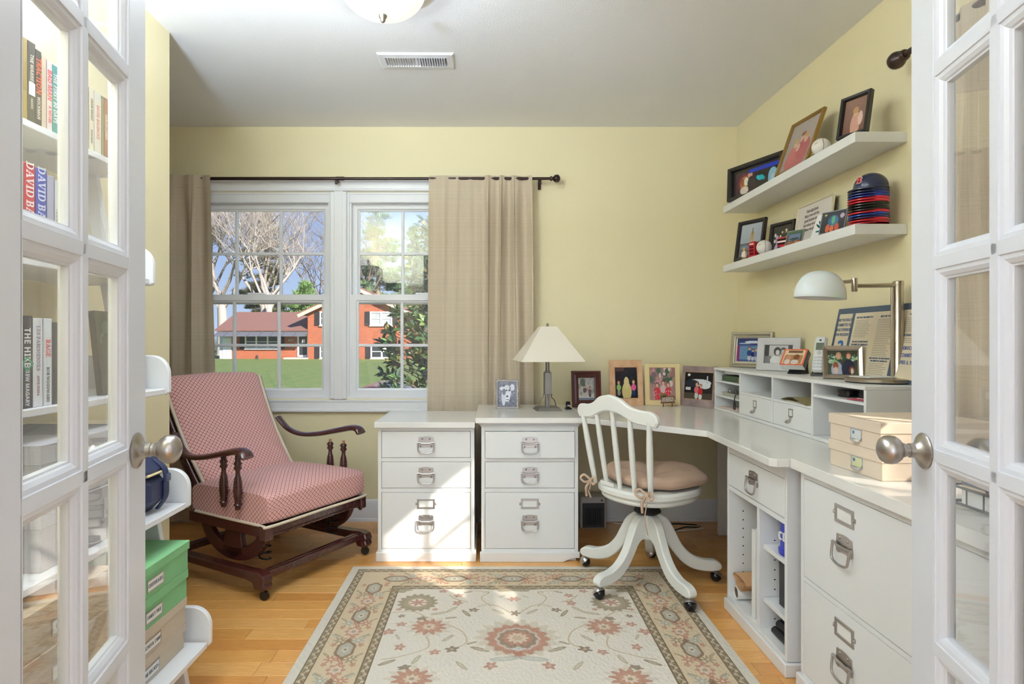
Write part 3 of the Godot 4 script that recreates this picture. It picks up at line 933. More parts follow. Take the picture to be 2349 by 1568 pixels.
func trellis() -> ImageTexture:  # woven trellis of rose diagonals with a small leaf in each diamond
	var k := 96
	var im := Image.create(k, k, false, Image.FORMAT_RGB8)
	var r := RandomNumberGenerator.new()
	r.seed = 4
	for y in k:
		for x in k:
			var u := fposmod(float(x) + y, 48.0) / 48.0
			var v := fposmod(float(x) - y, 48.0) / 48.0
			var line := minf(minf(u, 1 - u), minf(v, 1 - v))
			var c := tone(232, 200, 190)
			if line < 0.075:
				c = tone(160, 66, 66)
			elif line < 0.12:
				c = tone(206, 140, 134)
			elif (absf(u - 0.5) < 0.10 and absf(v - 0.5) < 0.28) or (absf(v - 0.5) < 0.10 and absf(u - 0.5) < 0.28):
				c = tone(214, 152, 146)
			im.set_pixel(x, y, c.lerp(Color.WHITE, 0.10 * r.randf()))
	return ImageTexture.create_from_image(im)


func superloop(c: Vector2, r: Vector2, power: float, k := 32) -> Array:
	var out: Array = []
	for i in k:
		var a := TAU * i / k
		out.append(c + Vector2(signf(cos(a)) * pow(absf(cos(a)), 2.0 / power) * r.x, signf(sin(a)) * pow(absf(sin(a)), 2.0 / power) * r.y))
	return out


func rocker() -> void:
	# local +z is the way the chair faces; the front casters stand on the line z = 0
	var c := thing("rocking_chair", "antique platform rocking chair with rose trellis upholstery and dark mahogany frame", "rocking chair", Vector3(-0.812, 0, -2.862), 60.0)
	var wood: Material = M["mahogany"]
	var cloth := mat("trellis cloth", Color(1, 1, 1), 0.9, 0.0, {"rim_enabled": true, "rim": 0.25})
	cloth.albedo_texture = trellis()
	var braid := mat("cream braid", tone(222, 208, 186), 0.95)
	# seat: a full squab, rounded at its corners
	var rows: Array = []
	for i in 25:
		var x := -0.305 + 0.61 * i / 24.0
		var e := pow(absf(x) / 0.305, 10.0)
		var line := PackedVector3Array()
		for q in superloop(Vector2(-0.262, 0.378), Vector2(0.27 - 0.008 * e, 0.070 - 0.006 * e), 6.5, 40):
			var crown := 0.028 * (1.0 - pow(absf(x) / 0.32, 2.0)) * (1.0 - pow((q.x + 0.25) / 0.3, 2.0)) if q.y > 0.378 else 0.0
			line.append(Vector3(x, q.y + crown + 0.02 * (q.x + 0.27) * 0.3, q.x))
		rows.append(line)
	var seat := Shape.new().grid(rows, true, false, 1.0, 1.0, 0.046)
	for side in [0, 24]:
		var mid := Vector3(rows[side][0].x, 0.378, -0.272)
		for j in 40:
			var a: Vector3 = rows[side][j]
			var b: Vector3 = rows[side][(j + 1) % 40]
			var f := func(p: Vector3) -> Vector2: return Vector2(p.z, p.y) / 0.046
			if side == 0:
				seat.tri(mid, a, b, f.call(mid), f.call(a), f.call(b))
			else:
				seat.tri(mid, b, a, f.call(mid), f.call(b), f.call(a))
	part(c, "seat", seat, cloth)
	# back: leaning, hollowed a little, rolled at the top
	rows = []
	var lean := Vector3(0, 0.59, -0.375).normalized()
	var away := Vector3(0, 0.375, 0.59).normalized()
	for i in 29:
		var f := i / 28.0
		var at := Vector3(0, 0.355, -0.452) + lean * 0.69 * minf(f, 0.965) + away * -0.03 * sin(PI * f)
		var edge := 1.0 - pow(maxf(0.0, (f - 0.90) / 0.10), 3.0) * 0.8
		var half := 0.262 + 0.022 * f
		var line := PackedVector3Array()
		for q in superloop(Vector2.ZERO, Vector2(half * (1.0 if f < 0.94 else 1.0 - 0.05 * (f - 0.94) / 0.06), 0.036 * edge), 5.0, 44):
			var crown := 0.022 * (1.0 - pow(q.x / 0.29, 2.0)) * sin(PI * clampf(f * 0.9 + 0.05, 0, 1)) if q.y > 0 else 0.0
			line.append(at + Vector3(q.x, 0, 0) + away * (q.y + crown) + lean * 0.69 * maxf(0.0, f - 0.965) * (1.0 - 0.35 * absf(q.x) / half))
		rows.append(line)
	var back := Shape.new().grid(rows, true, false, 1.0, 1.0, 0.046)
	for j in 44:
		back.tri(Vector3(0, 0.355, -0.452), rows[0][(j + 1) % 44], rows[0][j])
		back.tri(Vector3(0, 0.355, -0.452) + lean * 0.685, rows[28][j], rows[28][(j + 1) % 44], Vector2(0, 0.1), Vector2(1, 0), Vector2(1, 0.1))
	part(c, "backrest", back, cloth)
	# braid and posts follow the edges of the back
	for s in [-1.0, 1.0]:
		var edge_line: Array = []
		var post: Array = []
		for i in 12:
			var f := 0.02 + 0.93 * i / 11.0
			var q := Vector3(0, 0.355, -0.452) + lean * 0.69 * f + away * -0.03 * sin(PI * f) + Vector3(s * (0.262 + 0.022 * f), 0, 0)
			edge_line.append(q + away * 0.022 + Vector3(s * 0.004, 0, 0))
			post.append(q + away * -0.016 + Vector3(s * 0.017, 0, 0))
		post.push_front(Vector3(s * 0.29, 0.27, -0.42))
		part(c, "braid", Shape.new().tube(edge_line, 0.0085, 6), braid)
		part(c, "back_post", Shape.new().tube(post, 0.026, 8, true, false, Vector2(1.2, 0.7)), wood)
	part(c, "braid", Shape.new().tube(curve([Vector3(-0.306, 0.312, -0.50), Vector3(-0.308, 0.312, -0.3), Vector3(-0.308, 0.312, -0.04), Vector3(-0.296, 0.312, 0.006), Vector3(0, 0.314, 0.010), Vector3(0.296, 0.312, 0.006), Vector3(0.308, 0.312, -0.04), Vector3(0.308, 0.312, -0.3), Vector3(0.306, 0.312, -0.50)], 5), 0.007, 6), braid)
	# seat frame
	part(c, "front_rail", Shape.new().box(Vector3(0, 0.285, -0.022), Vector3(0.60, 0.05, 0.034), 0.005).box(Vector3(0, 0.268, -0.012), Vector3(0.58, 0.012, 0.03), 0.004), wood)
	for s in [-1.0, 1.0]:
		part(c, "side_rail", bb(0.032, 0.052, 0.54, 0.005), wood, Vector3(s * 0.292, 0.284, -0.28))
		part(c, "corner_block", Shape.new().box(Vector3(s * 0.297, 0.282, -0.018), Vector3(0.04, 0.066, 0.05), 0.005).lathe([Vector2(0, 0.235), Vector2(0.008, 0.238), Vector2(0.011, 0.246), Vector2(0.008, 0.25), Vector2(0, 0.25)], 12, Transform3D(Basis(), Vector3(s * 0.297, 0, -0.018))), wood)
		# arm with a rolled end; the far one has sprung free of its spindles
		var up := 0.012 if s > 0 else 0.0
		var arm := curve([Vector3(s * 0.312, 0.665 + up, -0.655), Vector3(s * 0.326, 0.600 + up, -0.585), Vector3(s * 0.34, 0.576 + up, -0.49), Vector3(s * 0.348, 0.588 + up, -0.36), Vector3(s * 0.353, 0.618 + up, -0.22), Vector3(s * 0.356, 0.636 + up, -0.13), Vector3(s * 0.356, 0.632 + up, -0.085), Vector3(s * 0.356, 0.612 + up, -0.066)], 5)
		var widths: Array = []
		for i in arm.size():
			widths.append(lerpf(0.024, 0.034, smoothstep(0.1, 0.9, float(i) / arm.size())))
		part(c, "arm", Shape.new().tube(arm, widths, 12, true, false, Vector2(0.5, 1.0)), wood)
		for z in [-0.165, -0.262]:
			var low := 0.37 if s < 0 else 0.35
			var profile: Array = [Vector2(0, low), Vector2(0.011, low), Vector2(0.013, low + 0.015), Vector2(0.019, low + 0.022), Vector2(0.012, low + 0.03)]
			for k in 9:
				var bulge := 0.013 + 0.008 * sin(PI * (k + 1) / 10.5)
				profile.append(Vector2(bulge, low + 0.037 + 0.0125 * k))
				profile.append(Vector2(bulge - 0.003, low + 0.043 + 0.0125 * k))
			profile.append_array([Vector2(0.010, low + 0.158), Vector2(0.010, low + 0.172), Vector2(0.018, low + 0.182), Vector2(0.013, low + 0.194), Vector2(0.019, low + 0.204), Vector2(0.012, low + 0.214)])
			if s < 0:
				profile.append_array([Vector2(0.012, 0.612), Vector2(0, 0.612)])
			else:
				profile.append(Vector2(0, low + 0.214))
			var p := part(c, "spindle", Shape.new().lathe(profile, 14, Transform3D(Basis(), Vector3(s * 0.328, 0, z)), 0.2), wood)
			if s > 0:
				part(p, "dowel", Shape.new().lathe([Vector2(0.0075, low + 0.213), Vector2(0.0075, low + 0.229), Vector2(0, low + 0.23)], 10, Transform3D(Basis(), Vector3(s * 0.328, 0, z))), mat("bare dowel", tone(170, 120, 84), 0.7))
		# curved rocker plate under the seat, pierced
		var outer := arc(Vector2(-0.27, 0.285), Vector2(0.235, 0.172), 180, 360, 20)
		var inner := arc(Vector2(-0.27, 0.285), Vector2(0.175, 0.112), 360, 180, 20)
		var ring := PackedVector2Array(outer)
		ring.append_array(PackedVector2Array(inner))
		var turn := Basis(Vector3(0, 0, 1), Vector3.UP, Vector3(-1, 0, 0))  # an outline drawn in z and y
		var plate := Shape.new().prism(ring, 0.03, 0.003, Transform3D(turn, Vector3(s * 0.262, 0, 0)))
		plate.prism(PackedVector2Array([Vector2(-0.315, 0.29), Vector2(-0.34, 0.15), Vector2(-0.27, 0.12), Vector2(-0.20, 0.15), Vector2(-0.225, 0.29)]), 0.03, 0.003, Transform3D(turn, Vector3(s * 0.262, 0, 0)))
		part(c, "rocker_plate", plate, wood)
		# base runner with a scrolled foot
		var runner := PackedVector2Array([Vector2(-0.70, 0.045), Vector2(-0.665, 0.045), Vector2(-0.65, 0.072), Vector2(-0.60, 0.078), Vector2(-0.10, 0.078), Vector2(-0.055, 0.072), Vector2(-0.038, 0.045), Vector2(0.012, 0.045), Vector2(0.024, 0.062), Vector2(0.018, 0.078), Vector2(0.024, 0.092), Vector2(0.014, 0.114), Vector2(-0.02, 0.124), Vector2(-0.10, 0.118), Vector2(-0.60, 0.112), Vector2(-0.67, 0.116), Vector2(-0.705, 0.10), Vector2(-0.712, 0.07)])
		part(c, "runner", Shape.new().prism(runner, 0.052, 0.005, Transform3D(turn, Vector3(s * 0.318, 0, 0))), wood)
		for z in [-0.012, -0.685]:
			var wheel := Shape.new().lathe([Vector2(0, -0.009), Vector2(0.018, -0.009), Vector2(0.0215, -0.005), Vector2(0.0215, 0.005), Vector2(0.018, 0.009), Vector2(0, 0.009)], 18, Transform3D(Basis(Vector3(0, 0, 1), PI / 2).rotated(Vector3.UP, 0.5), Vector3(s * 0.318, 0.0216, z + 0.008)))
			wheel.box(Vector3(s * 0.318, 0.042, z), Vector3(0.022, 0.010, 0.026), 0.003)
			part(c, "caster", wheel, M["black gloss"])
		var coil: Array = []
		for i in 61:
			coil.append(Vector3(s * 0.21 + 0.026 * cos(TAU * i / 12.0), 0.118 + 0.145 * i / 60.0, -0.13 + 0.026 * sin(TAU * i / 12.0)))
		part(c, "spring", Shape.new().tube(coil, 0.004, 5), M["black"])
	for z in [-0.035, -0.655]:
		part(c, "stretcher", Shape.new().box(Vector3(0, 0.096, z), Vector3(0.59, 0.032, 0.05), 0.005).box(Vector3(0, 0.112, z), Vector3(0.58, 0.006, 0.012), 0.002), wood)
	part(c, "cross_rail", bb(0.55, 0.03, 0.05, 0.004), wood, Vector3(0, 0.27, -0.50))


func office_chair() -> void:
	var turn := 124.5
	var c := thing("desk_chair", "white spindle-back swivel desk chair with a tan tie-on seat cushion", "office chair", Vector3(0.722, 0.005, -2.775), turn)
	var white: Material = M["ivory paint"]
	var leg := PackedVector2Array()
	for q in curve([Vector2(0.030, 0.318), Vector2(0.060, 0.315), Vector2(0.095, 0.288), Vector2(0.125, 0.235), Vector2(0.155, 0.178), Vector2(0.20, 0.132), Vector2(0.255, 0.108), Vector2(0.305, 0.104), Vector2(0.333, 0.090), Vector2(0.338, 0.070), Vector2(0.325, 0.057)], 3):
		leg.append(q)
	for q in curve([Vector2(0.29, 0.053), Vector2(0.24, 0.058), Vector2(0.19, 0.074), Vector2(0.145, 0.108), Vector2(0.105, 0.158), Vector2(0.075, 0.198), Vector2(0.03, 0.216)], 3):
		leg.append(q)
	var one := Shape.new().prism(leg, 0.04, 0.005).mesh()
	var caster := Shape.new().ball(Vector3(0, 0.0265, 0), Vector3(0.026, 0.026, 0.022), 18, 12, Basis(Vector3(1, 0, 0), 0.5))
	var hood := Shape.new()
	var half: Array = []
	for q in arc(Vector2.ZERO, Vector2(0.0278, 0.0278), 2, 88, 7):
		half.append(q)
	half.append(Vector2(0, 0.0279))
	hood.lathe(half, 18, Transform3D(Basis(Vector3(1, 0, 0), 0.75), Vector3(0, 0.0265, 0)))
	hood.lathe([Vector2(0, 0.05), Vector2(0.008, 0.05), Vector2(0.008, 0.062), Vector2(0, 0.062)], 10)
	var rubber := caster.mesh()
	var shell := hood.mesh()
	for k in 5:
		var a := 72.0 * k
		var l := part(c, "leg", one, white, Vector3.ZERO, Vector3(0, -a - turn, 0))
		var at := Vector3(cos(deg_to_rad(a + turn)) * 0.316, 0, sin(deg_to_rad(a + turn)) * 0.316)
		var b := part(c, "caster", rubber, M["black gloss"], at, Vector3(0, 40 * k, 0))
		part(b, "caster_hood", shell, M["pewter"], Vector3.ZERO, Vector3(0, 0, 0))
	part(c, "hub", Shape.new().lathe([Vector2(0, 0.205), Vector2(0.038, 0.205), Vector2(0.042, 0.215), Vector2(0.042, 0.318), Vector2(0.03, 0.322), Vector2(0, 0.322)], 10), white)
	part(c, "swivel_cover", Shape.new().lathe([Vector2(0, 0.318), Vector2(0.054, 0.320), Vector2(0.062, 0.328), Vector2(0.058, 0.338), Vector2(0.046, 0.352), Vector2(0.034, 0.372), Vector2(0.03, 0.398), Vector2(0, 0.398)], 24), mat("black iron", tone(34, 37, 38), 0.35, 0.3))
	# seat
	var outline := PackedVector2Array()
	for i in 40:
		var a := TAU * i / 40
		var f := Vector2(cos(a), sin(a))
		outline.append(Vector2(signf(f.x) * pow(absf(f.x), 0.78) * (0.215 + 0.018 * f.y), signf(f.y) * pow(absf(f.y), 0.78) * 0.212))
	var lie := Basis(Vector3(1, 0, 0), Vector3(0, 0, 1), Vector3(0, -1, 0))
	var low := PackedVector2Array()
	for q in outline:
		low.append(q * 0.93)
	part(c, "seat", Shape.new().prism(outline, 0.036, 0.010, Transform3D(lie, Vector3(0, 0.437, 0))).prism(low, 0.028, 0.008, Transform3D(lie, Vector3(0, 0.409, 0))), white)
	# spindles and crest
	for k in 5:
		var x := -0.165 + 0.0825 * k
		var foot := Vector3(x, 0.448, -0.178 + 0.35 * x * x)
		var head := Vector3(x * 1.2, 0.775 + 0.035 * (1.0 - absf(x) / 0.165), -0.232 + 0.5 * x * x)
		var path: Array = []
		var radii: Array = []
		for i in 9:
			var f := i / 8.0
			path.append(foot.lerp(head, f))
			radii.append(0.0092 + 0.0038 * sin(PI * clampf(f * 0.9 + 0.05, 0, 1)) if k in [1, 2, 3] else 0.010 + 0.0045 * sin(PI * f))
		part(c, "spindle", Shape.new().tube(path, radii, 10), white)
	var crest := PackedVector2Array()
	var above := curve([Vector2(-0.238, 0.772), Vector2(-0.234, 0.800), Vector2(-0.205, 0.818), Vector2(-0.16, 0.820), Vector2(-0.11, 0.832), Vector2(-0.06, 0.862), Vector2(0, 0.876)], 4)
	var below := curve([Vector2(-0.225, 0.752), Vector2(-0.18, 0.756), Vector2(-0.13, 0.762), Vector2(-0.09, 0.778), Vector2(-0.045, 0.796), Vector2(0, 0.802)], 4)
	for q in above:
		crest.append(q)
	var mirrored := above.duplicate()
	mirrored.reverse()
	for q in mirrored.slice(1):
		crest.append(Vector2(-q.x, q.y))
	for q in below:
		crest.append(Vector2(-q.x, q.y))
	mirrored = below.duplicate()
	mirrored.reverse()
	for q in mirrored.slice(1):
		crest.append(q)
	var board := Shape.new().prism(crest, 0.026, 0.006)
	for i in board.v.size():
		board.v[i].z += -0.234 + 0.5 * board.v[i].x * board.v[i].x - 0.15 * (board.v[i].y - 0.79)
	part(c, "crest_rail", board, white)
	# the cushion is tied on: a thing that lies on the seat
	var tan_ := mat("tan cushion", tone(192, 162, 138), 0.9, 0.0, {"rim_enabled": true, "rim": 0.3})
	var q := thing("seat_cushion", "tan tufted cushion tied to the white swivel chair", "cushion", c.position + Vector3(0, 0.456, 0), turn)
	var rows: Array = []
	for i in 25:
		var f := -PI / 2 + PI * i / 24
		var line := PackedVector3Array()
		for j in 64:
			var a := TAU * j / 64
			var rx := 0.208 * pow(maxf(cos(f), 0.0), 0.34) * (1.0 + 0.05 * cos(4 * a + 0.4) + 0.02 * cos(7 * a))
			var p := Vector2(signf(cos(a)) * pow(absf(cos(a)), 0.62) * rx, signf(sin(a)) * pow(absf(sin(a)), 0.62) * rx * 0.97)
			var y := 0.036 + 0.036 * signf(sin(f)) * pow(absf(sin(f)), 0.8)
			if f > 0:
				for d in [Vector2(-0.09, -0.08), Vector2(0.09, -0.08), Vector2(-0.09, 0.09), Vector2(0.09, 0.09), Vector2(0, 0)]:
					y -= 0.036 * exp(-p.distance_squared_to(d) / 0.0016)
				y += 0.010 * sin(14 * p.x + 2) * sin(12 * p.y)
			line.append(Vector3(p.x, y, p.y + 0.052))
		rows.append(line)
	part(q, "pad", Shape.new().grid(rows, true, true), tan_)
	for s in [-1.0, 1.0]:
		var knot := Vector3(s * 0.168, 0.006, -0.196)
		var bow := Shape.new()
		bow.ball(knot, Vector3(0.011, 0.011, 0.011), 10, 8)
		for e in [-1.0, 1.0]:
			bow.tube(curve([knot, knot + Vector3(e * 0.03, 0.022, -0.012), knot + Vector3(e * 0.05, 0.004, -0.018), knot + Vector3(e * 0.026, -0.012, -0.012), knot], 4), 0.006, 6, true, false, Vector2(1, 0.45))
			var drop := 0.075 if s > 0 or e > 0 else 0.16
			bow.tube(curve([knot, knot + Vector3(e * 0.012, -0.03, -0.016), knot + Vector3(e * 0.008 + 0.004, -drop * 0.6, -0.018), knot + Vector3(e * 0.014, -drop, -0.012)], 4), 0.006, 6, true, false, Vector2(1, 0.45))
		part(q, "tie", bow, tan_)
	part(q, "care_tag", bb(0.075, 0.02, 0.001), M["paper"], Vector3(0.06, 0.012, -0.2), Vector3(-12, 6, 4))


func ladder_shelf() -> void:
	# leans on the partition; x = 0 at the wall and towards the room, z along the wall from the far end (0) to the near end (0.78)
	var white: Material = M["white paint"]
	var c := thing("ladder_bookshelf", "white leaning ladder bookshelf with scalloped shelf ends behind the glazed door", "bookshelf", Vector3(-1.378, 0, -1.917))
	var wide := 0.78
	var turn := Basis(Vector3(1, 0, 0), Vector3.UP, Vector3(0, 0, 1))
	for z in [0.012, wide - 0.012]:
		var up := PackedVector2Array([Vector2(0.375, 0.0), Vector2(0.425, 0.0), Vector2(0.072, 1.98), Vector2(0.03, 1.98), Vector2(0.03, 1.955)])
		part(c, "upright", Shape.new().prism(up, 0.022, 0.002, Transform3D(turn, Vector3(0, 0, z))), white)
	var h := [0.166, 0.606, 0.967, 1.314, 1.66]
	var front := [0.482, 0.414, 0.35, 0.299, 0.245]
	for k in 5:
		part(c, "shelf", bb(front[k] - 0.012, 0.018, wide - 0.03, 0.002), white, Vector3((front[k] + 0.012) / 2, h[k] - 0.009, wide / 2))
		for z in [-0.006, wide + 0.006]:
			var f: float = front[k]
			var end := PackedVector2Array([Vector2(0.012, -0.02), Vector2(f - 0.004, -0.02), Vector2(f + 0.003, -0.012)])
			for q in arc(Vector2(f - 0.055, 0.045), Vector2(0.058, 0.06), 0, 90, 10):
				end.append(q)
			end.append(Vector2(0.012, 0.105))
			part(c, "shelf_end", Shape.new().prism(end, 0.018, 0.003, Transform3D(turn, Vector3(0, h[k], z))), white)
	part(c, "back_rail", bb(0.016, 0.05, wide - 0.03, 0.002), white, Vector3(0.05, 1.93, wide / 2))


func rug() -> void:
	var w := 1.551
	var l := 2.1
	var s := solo("area_rug", "ivory and beige floral area rug with dark banded borders", "rug", Shape.new().box(Vector3.ZERO, Vector3(w, 0.005, l), 0.002), mat("rug", Color(1, 1, 1), 0.95), Vector3(0.0985, 0.0026, -2.961 + l / 2))
	var m: StandardMaterial3D = M["rug"]
	var top := face(w, l, 0.002)
	part(s, "pile", top, m, Vector3(0, 0.002, 0), Vector3(-90, 0, 0))
	m.albedo_texture = rug_pattern(w, l)
	s.material_override = mat("rug edge", tone(214, 205, 190), 0.95)
	m.heightmap_enabled = true
	m.heightmap_texture = noise(0.2, 2, 21, 512)
	m.heightmap_scale = 0.3


func rug_pattern(w: float, l: float) -> ImageTexture:
	var ppm := 760.0
	var nx := int(w * ppm)
	var ny := int(l * ppm)
	var im := Image.create(nx, ny, false, Image.FORMAT_RGB8)
	var r := RandomNumberGenerator.new()
	r.seed = 3
	var ivory := tone(226, 217, 202)
	var beige := tone(208, 188, 156)
	var dark := tone(112, 92, 70)
	var rust := tone(172, 116, 94)
	var olive := tone(142, 126, 98)
	var grey := tone(158, 162, 152)
	var sand := tone(196, 176, 146)
	im.fill(tone(220, 212, 197))
	var band := func(inset: float, c: Color) -> void: im.fill_rect(Rect2i(int(inset * ppm), int(inset * ppm), nx - 2 * int(inset * ppm), ny - 2 * int(inset * ppm)), c)
	band.call(0.036, dark)
	band.call(0.040, olive)
	band.call(0.066, dark)
	band.call(0.070, beige)
	band.call(0.232, dark)
	band.call(0.237, olive)
	band.call(0.263, dark)
	band.call(0.268, ivory)
	# every mark is a lobed spot: radius r * (1 + a cos(k t)), turned, stretched
	var spot := func(cx: float, cz: float, rx: float, rz: float, turn: float, c: Color, lobes: int, amp: float, inner: float, alpha: float) -> void:
		var far := maxf(rx, rz) * (1.0 + absf(amp))
		for py in range(int((cz - far) * ppm), int((cz + far) * ppm) + 2):
			for px in range(int((cx - far) * ppm), int((cx + far) * ppm) + 2):
				if px < 0 or py < 0 or px >= nx or py >= ny:
					continue
				var q := Vector2(px / ppm - cx, py / ppm - cz).rotated(-turn)
				q = Vector2(q.x / rx, q.y / rz)
				var e := q.length()
				var edge := 1.0 + amp * cos(lobes * q.angle()) + 0.10 * (r.randf() - 0.5)
				if e < edge and e > inner:
					im.set_pixel(px, py, im.get_pixel(px, py).lerp(c, alpha * (0.75 + 0.25 * r.randf())))
	var leaf := func(cx: float, cz: float, len_: float, turn: float, c: Color) -> void:
		spot.call(cx, cz, len_, len_ * 0.34, turn, c, 2, 0.12, 0.0, 0.9)
		spot.call(cx, cz, len_ * 0.6, len_ * 0.10, turn, ivory, 2, 0.1, 0.0, 0.6)
	var vine := func(p: Array, c: Color) -> void:
		for q in curve(p, 24):
			spot.call(q.x, q.y, 0.0035, 0.0035, 0.0, c, 1, 0.0, 0.0, 0.8)
	# guard bands: a running scroll of light and dark commas
	for inset in [0.053, 0.25]:
		var runs := [[Vector2(inset, inset), Vector2(w - inset, inset)], [Vector2(inset, l - inset), Vector2(w - inset, l - inset)], [Vector2(inset, inset), Vector2(inset, l - inset)], [Vector2(w - inset, inset), Vector2(w - inset, l - inset)]]
		for run in runs:
			var d: Vector2 = run[1] - run[0]
			var n := int(d.length() / 0.021)
			for i in n:
				var q: Vector2 = run[0] + d * (i + 0.5) / n
				var side: Vector2 = d.normalized().orthogonal() * (0.004 if i % 2 else -0.004)
				q += side
				spot.call(q.x, q.y, 0.010, 0.0055, d.angle() + (0.7 if i % 2 else -0.7), tone(206, 190, 164), 3, 0.25, 0.0, 0.9)
				spot.call(q.x - side.x * 2.2, q.y - side.y * 2.2, 0.0045, 0.0045, 0.0, dark, 1, 0.1, 0.0, 0.85)
	# main border: medallions and palmettes in turn, small flowers between
	var border := func(a: Vector2, b: Vector2, n: int) -> void:
		var d := b - a
		var along := d.angle()
		for i in n:
			var q := a + d * (i + 0.5) / n
			var t := d.normalized()
			var o := t.orthogonal()
			if i % 2 == 0:
				spot.call(q.x, q.y, 0.060, 0.036, along, dark, 6, 0.05, 0.0, 0.95)
				spot.call(q.x, q.y, 0.054, 0.031, along, tone(150, 116, 92), 6, 0.05, 0.0, 0.8)
				spot.call(q.x, q.y, 0.047, 0.026, along, tone(186, 184, 168), 6, 0.05, 0.0, 0.95)
				spot.call(q.x, q.y, 0.018, 0.012, along, tone(214, 204, 182), 5, 0.2, 0.0, 0.9)
				spot.call(q.x, q.y, 0.006, 0.006, along, dark, 1, 0.0, 0.0, 0.9)
			else:
				spot.call(q.x, q.y, 0.036, 0.030, along, rust, 8, 0.16, 0.0, 0.75)
				spot.call(q.x, q.y, 0.024, 0.020, along, tone(220, 206, 186), 6, 0.14, 0.0, 0.9)
				spot.call(q.x, q.y, 0.010, 0.009, along, olive, 5, 0.2, 0.0, 0.7)
				for e in [-1, 1]:
					leaf.call(q.x + t.x * e * 0.058, q.y + t.y * e * 0.058, 0.026, along + e * 0.5, rust)
					leaf.call(q.x + o.x * e * 0.052 + t.x * 0.03, q.y + o.y * e * 0.052 + t.y * 0.03, 0.016, along + e * 0.9, olive)
			for e in [-1, 1]:
				var m: Vector2 = q + d / n * 0.5 + o * e * 0.034
				spot.call(m.x, m.y, 0.019, 0.019, 0.3, [olive, rust, grey][(i + e + 1) % 3], 7, 0.45, 0.0, 0.8)
				spot.call(m.x, m.y, 0.005, 0.005, 0.0, ivory, 1, 0.0, 0.0, 0.9)
				var m2: Vector2 = q + d / n * 0.28 + o * e * 0.058
				leaf.call(m2.x, m2.y, 0.017, along + 0.8 * e, [grey, olive][(i + 1) % 2])
				var m3: Vector2 = q - d / n * 0.25 - o * e * 0.05
				spot.call(m3.x, m3.y, 0.013, 0.010, along, rust, 5, 0.25, 0.0, 0.7)
			var m0: Vector2 = q + d / n * 0.5
			spot.call(m0.x, m0.y, 0.012, 0.010, along, dark, 4, 0.3, 0.0, 0.8)
	var mid := 0.151
	border.call(Vector2(mid + 0.02, mid), Vector2(w - mid - 0.02, mid), 9)
	border.call(Vector2(mid + 0.02, l - mid), Vector2(w - mid - 0.02, l - mid), 9)
	border.call(Vector2(mid, mid + 0.04), Vector2(mid, l - mid - 0.02), 13)
	border.call(Vector2(w - mid, mid + 0.04), Vector2(w - mid, l - mid - 0.02), 13)
	# field, mirrored about the long axis; d: distance from the back edge
	var cx := w / 2
	for rep in 2:
		var flip := -1.0 if rep else 1.0
		var z0 := 0.0
		var at := func(z: float) -> float: return z if rep == 0 else l - z
		# spandrels and top palmette
		spot.call(cx, at.call(0.268), 0.10, 0.026, 0.0, olive, 6, 0.15, 0.0, 0.75)
		for e in [-1.0, 1.0]:
			spot.call(cx + e * 0.505, at.call(0.278), 0.05, 0.026, 0.0, olive, 5, 0.2, 0.0, 0.75)
			# large ringed rosettes in the corners
			spot.call(cx + e * 0.41, at.call(0.405), 0.080, 0.080, 0.1, olive, 16, 0.09, 0.52, 0.9)
			spot.call(cx + e * 0.41, at.call(0.405), 0.060, 0.060, 0.1, tone(176, 160, 130), 16, 0.06, 0.6, 0.7)
			spot.call(cx + e * 0.41, at.call(0.405), 0.028, 0.024, 0.0, rust, 7, 0.45, 0.0, 0.8)
			# rust sunflowers
			for p in [[0.34, 0.62], [0.36, 0.98]]:
				var x: float = cx + e * p[0]
				var z: float = at.call(p[1])
				spot.call(x, z, 0.078, 0.070, 0.0, tone(206, 194, 172), 12, 0.22, 0.0, 0.7)
				spot.call(x, z, 0.060, 0.056, 0.2, rust, 12, 0.2, 0.0, 0.85)
				spot.call(x, z, 0.036, 0.034, 0.0, tone(190, 150, 124), 9, 0.2, 0.0, 0.9)
				spot.call(x, z, 0.024, 0.022, 0.0, tone(222, 208, 188), 8, 0.2, 0.0, 0.9)
				spot.call(x, z, 0.009, 0.009, 0.0, olive, 5, 0.2, 0.0, 0.8)
				spot.call(x + e * 0.035, z - flip * 0.07, 0.022, 0.014, 0.4 * e, dark, 5, 0.2, 0.0, 0.75)
			vine.call([Vector2(cx + e * 0.50, at.call(0.50)), Vector2(cx + e * 0.42, at.call(0.49)), Vector2(cx + e * 0.36, at.call(0.54))], sand)
			vine.call([Vector2(cx + e * 0.27, at.call(0.60)), Vector2(cx + e * 0.21, at.call(0.66)), Vector2(cx + e * 0.19, at.call(0.74)), Vector2(cx + e * 0.24, at.call(0.79))], sand)
			vine.call([Vector2(cx + e * 0.34, at.call(0.70)), Vector2(cx + e * 0.33, at.call(0.78)), Vector2(cx + e * 0.42, at.call(0.84)), Vector2(cx + e * 0.48, at.call(0.86))], sand)
			vine.call([Vector2(cx + e * 0.10, at.call(0.44)), Vector2(cx + e * 0.14, at.call(0.36)), Vector2(cx + e * 0.11, at.call(0.30)), Vector2(cx + e * 0.2, at.call(0.285))], sand)
			vine.call([Vector2(cx + e * 0.20, at.call(0.40)), Vector2(cx + e * 0.25, at.call(0.37)), Vector2(cx + e * 0.28, at.call(0.33))], sand)
			vine.call([Vector2(cx + e * 0.02, at.call(0.50)), Vector2(cx + e * 0.07, at.call(0.44)), Vector2(cx + e * 0.12, at.call(0.42))], sand)
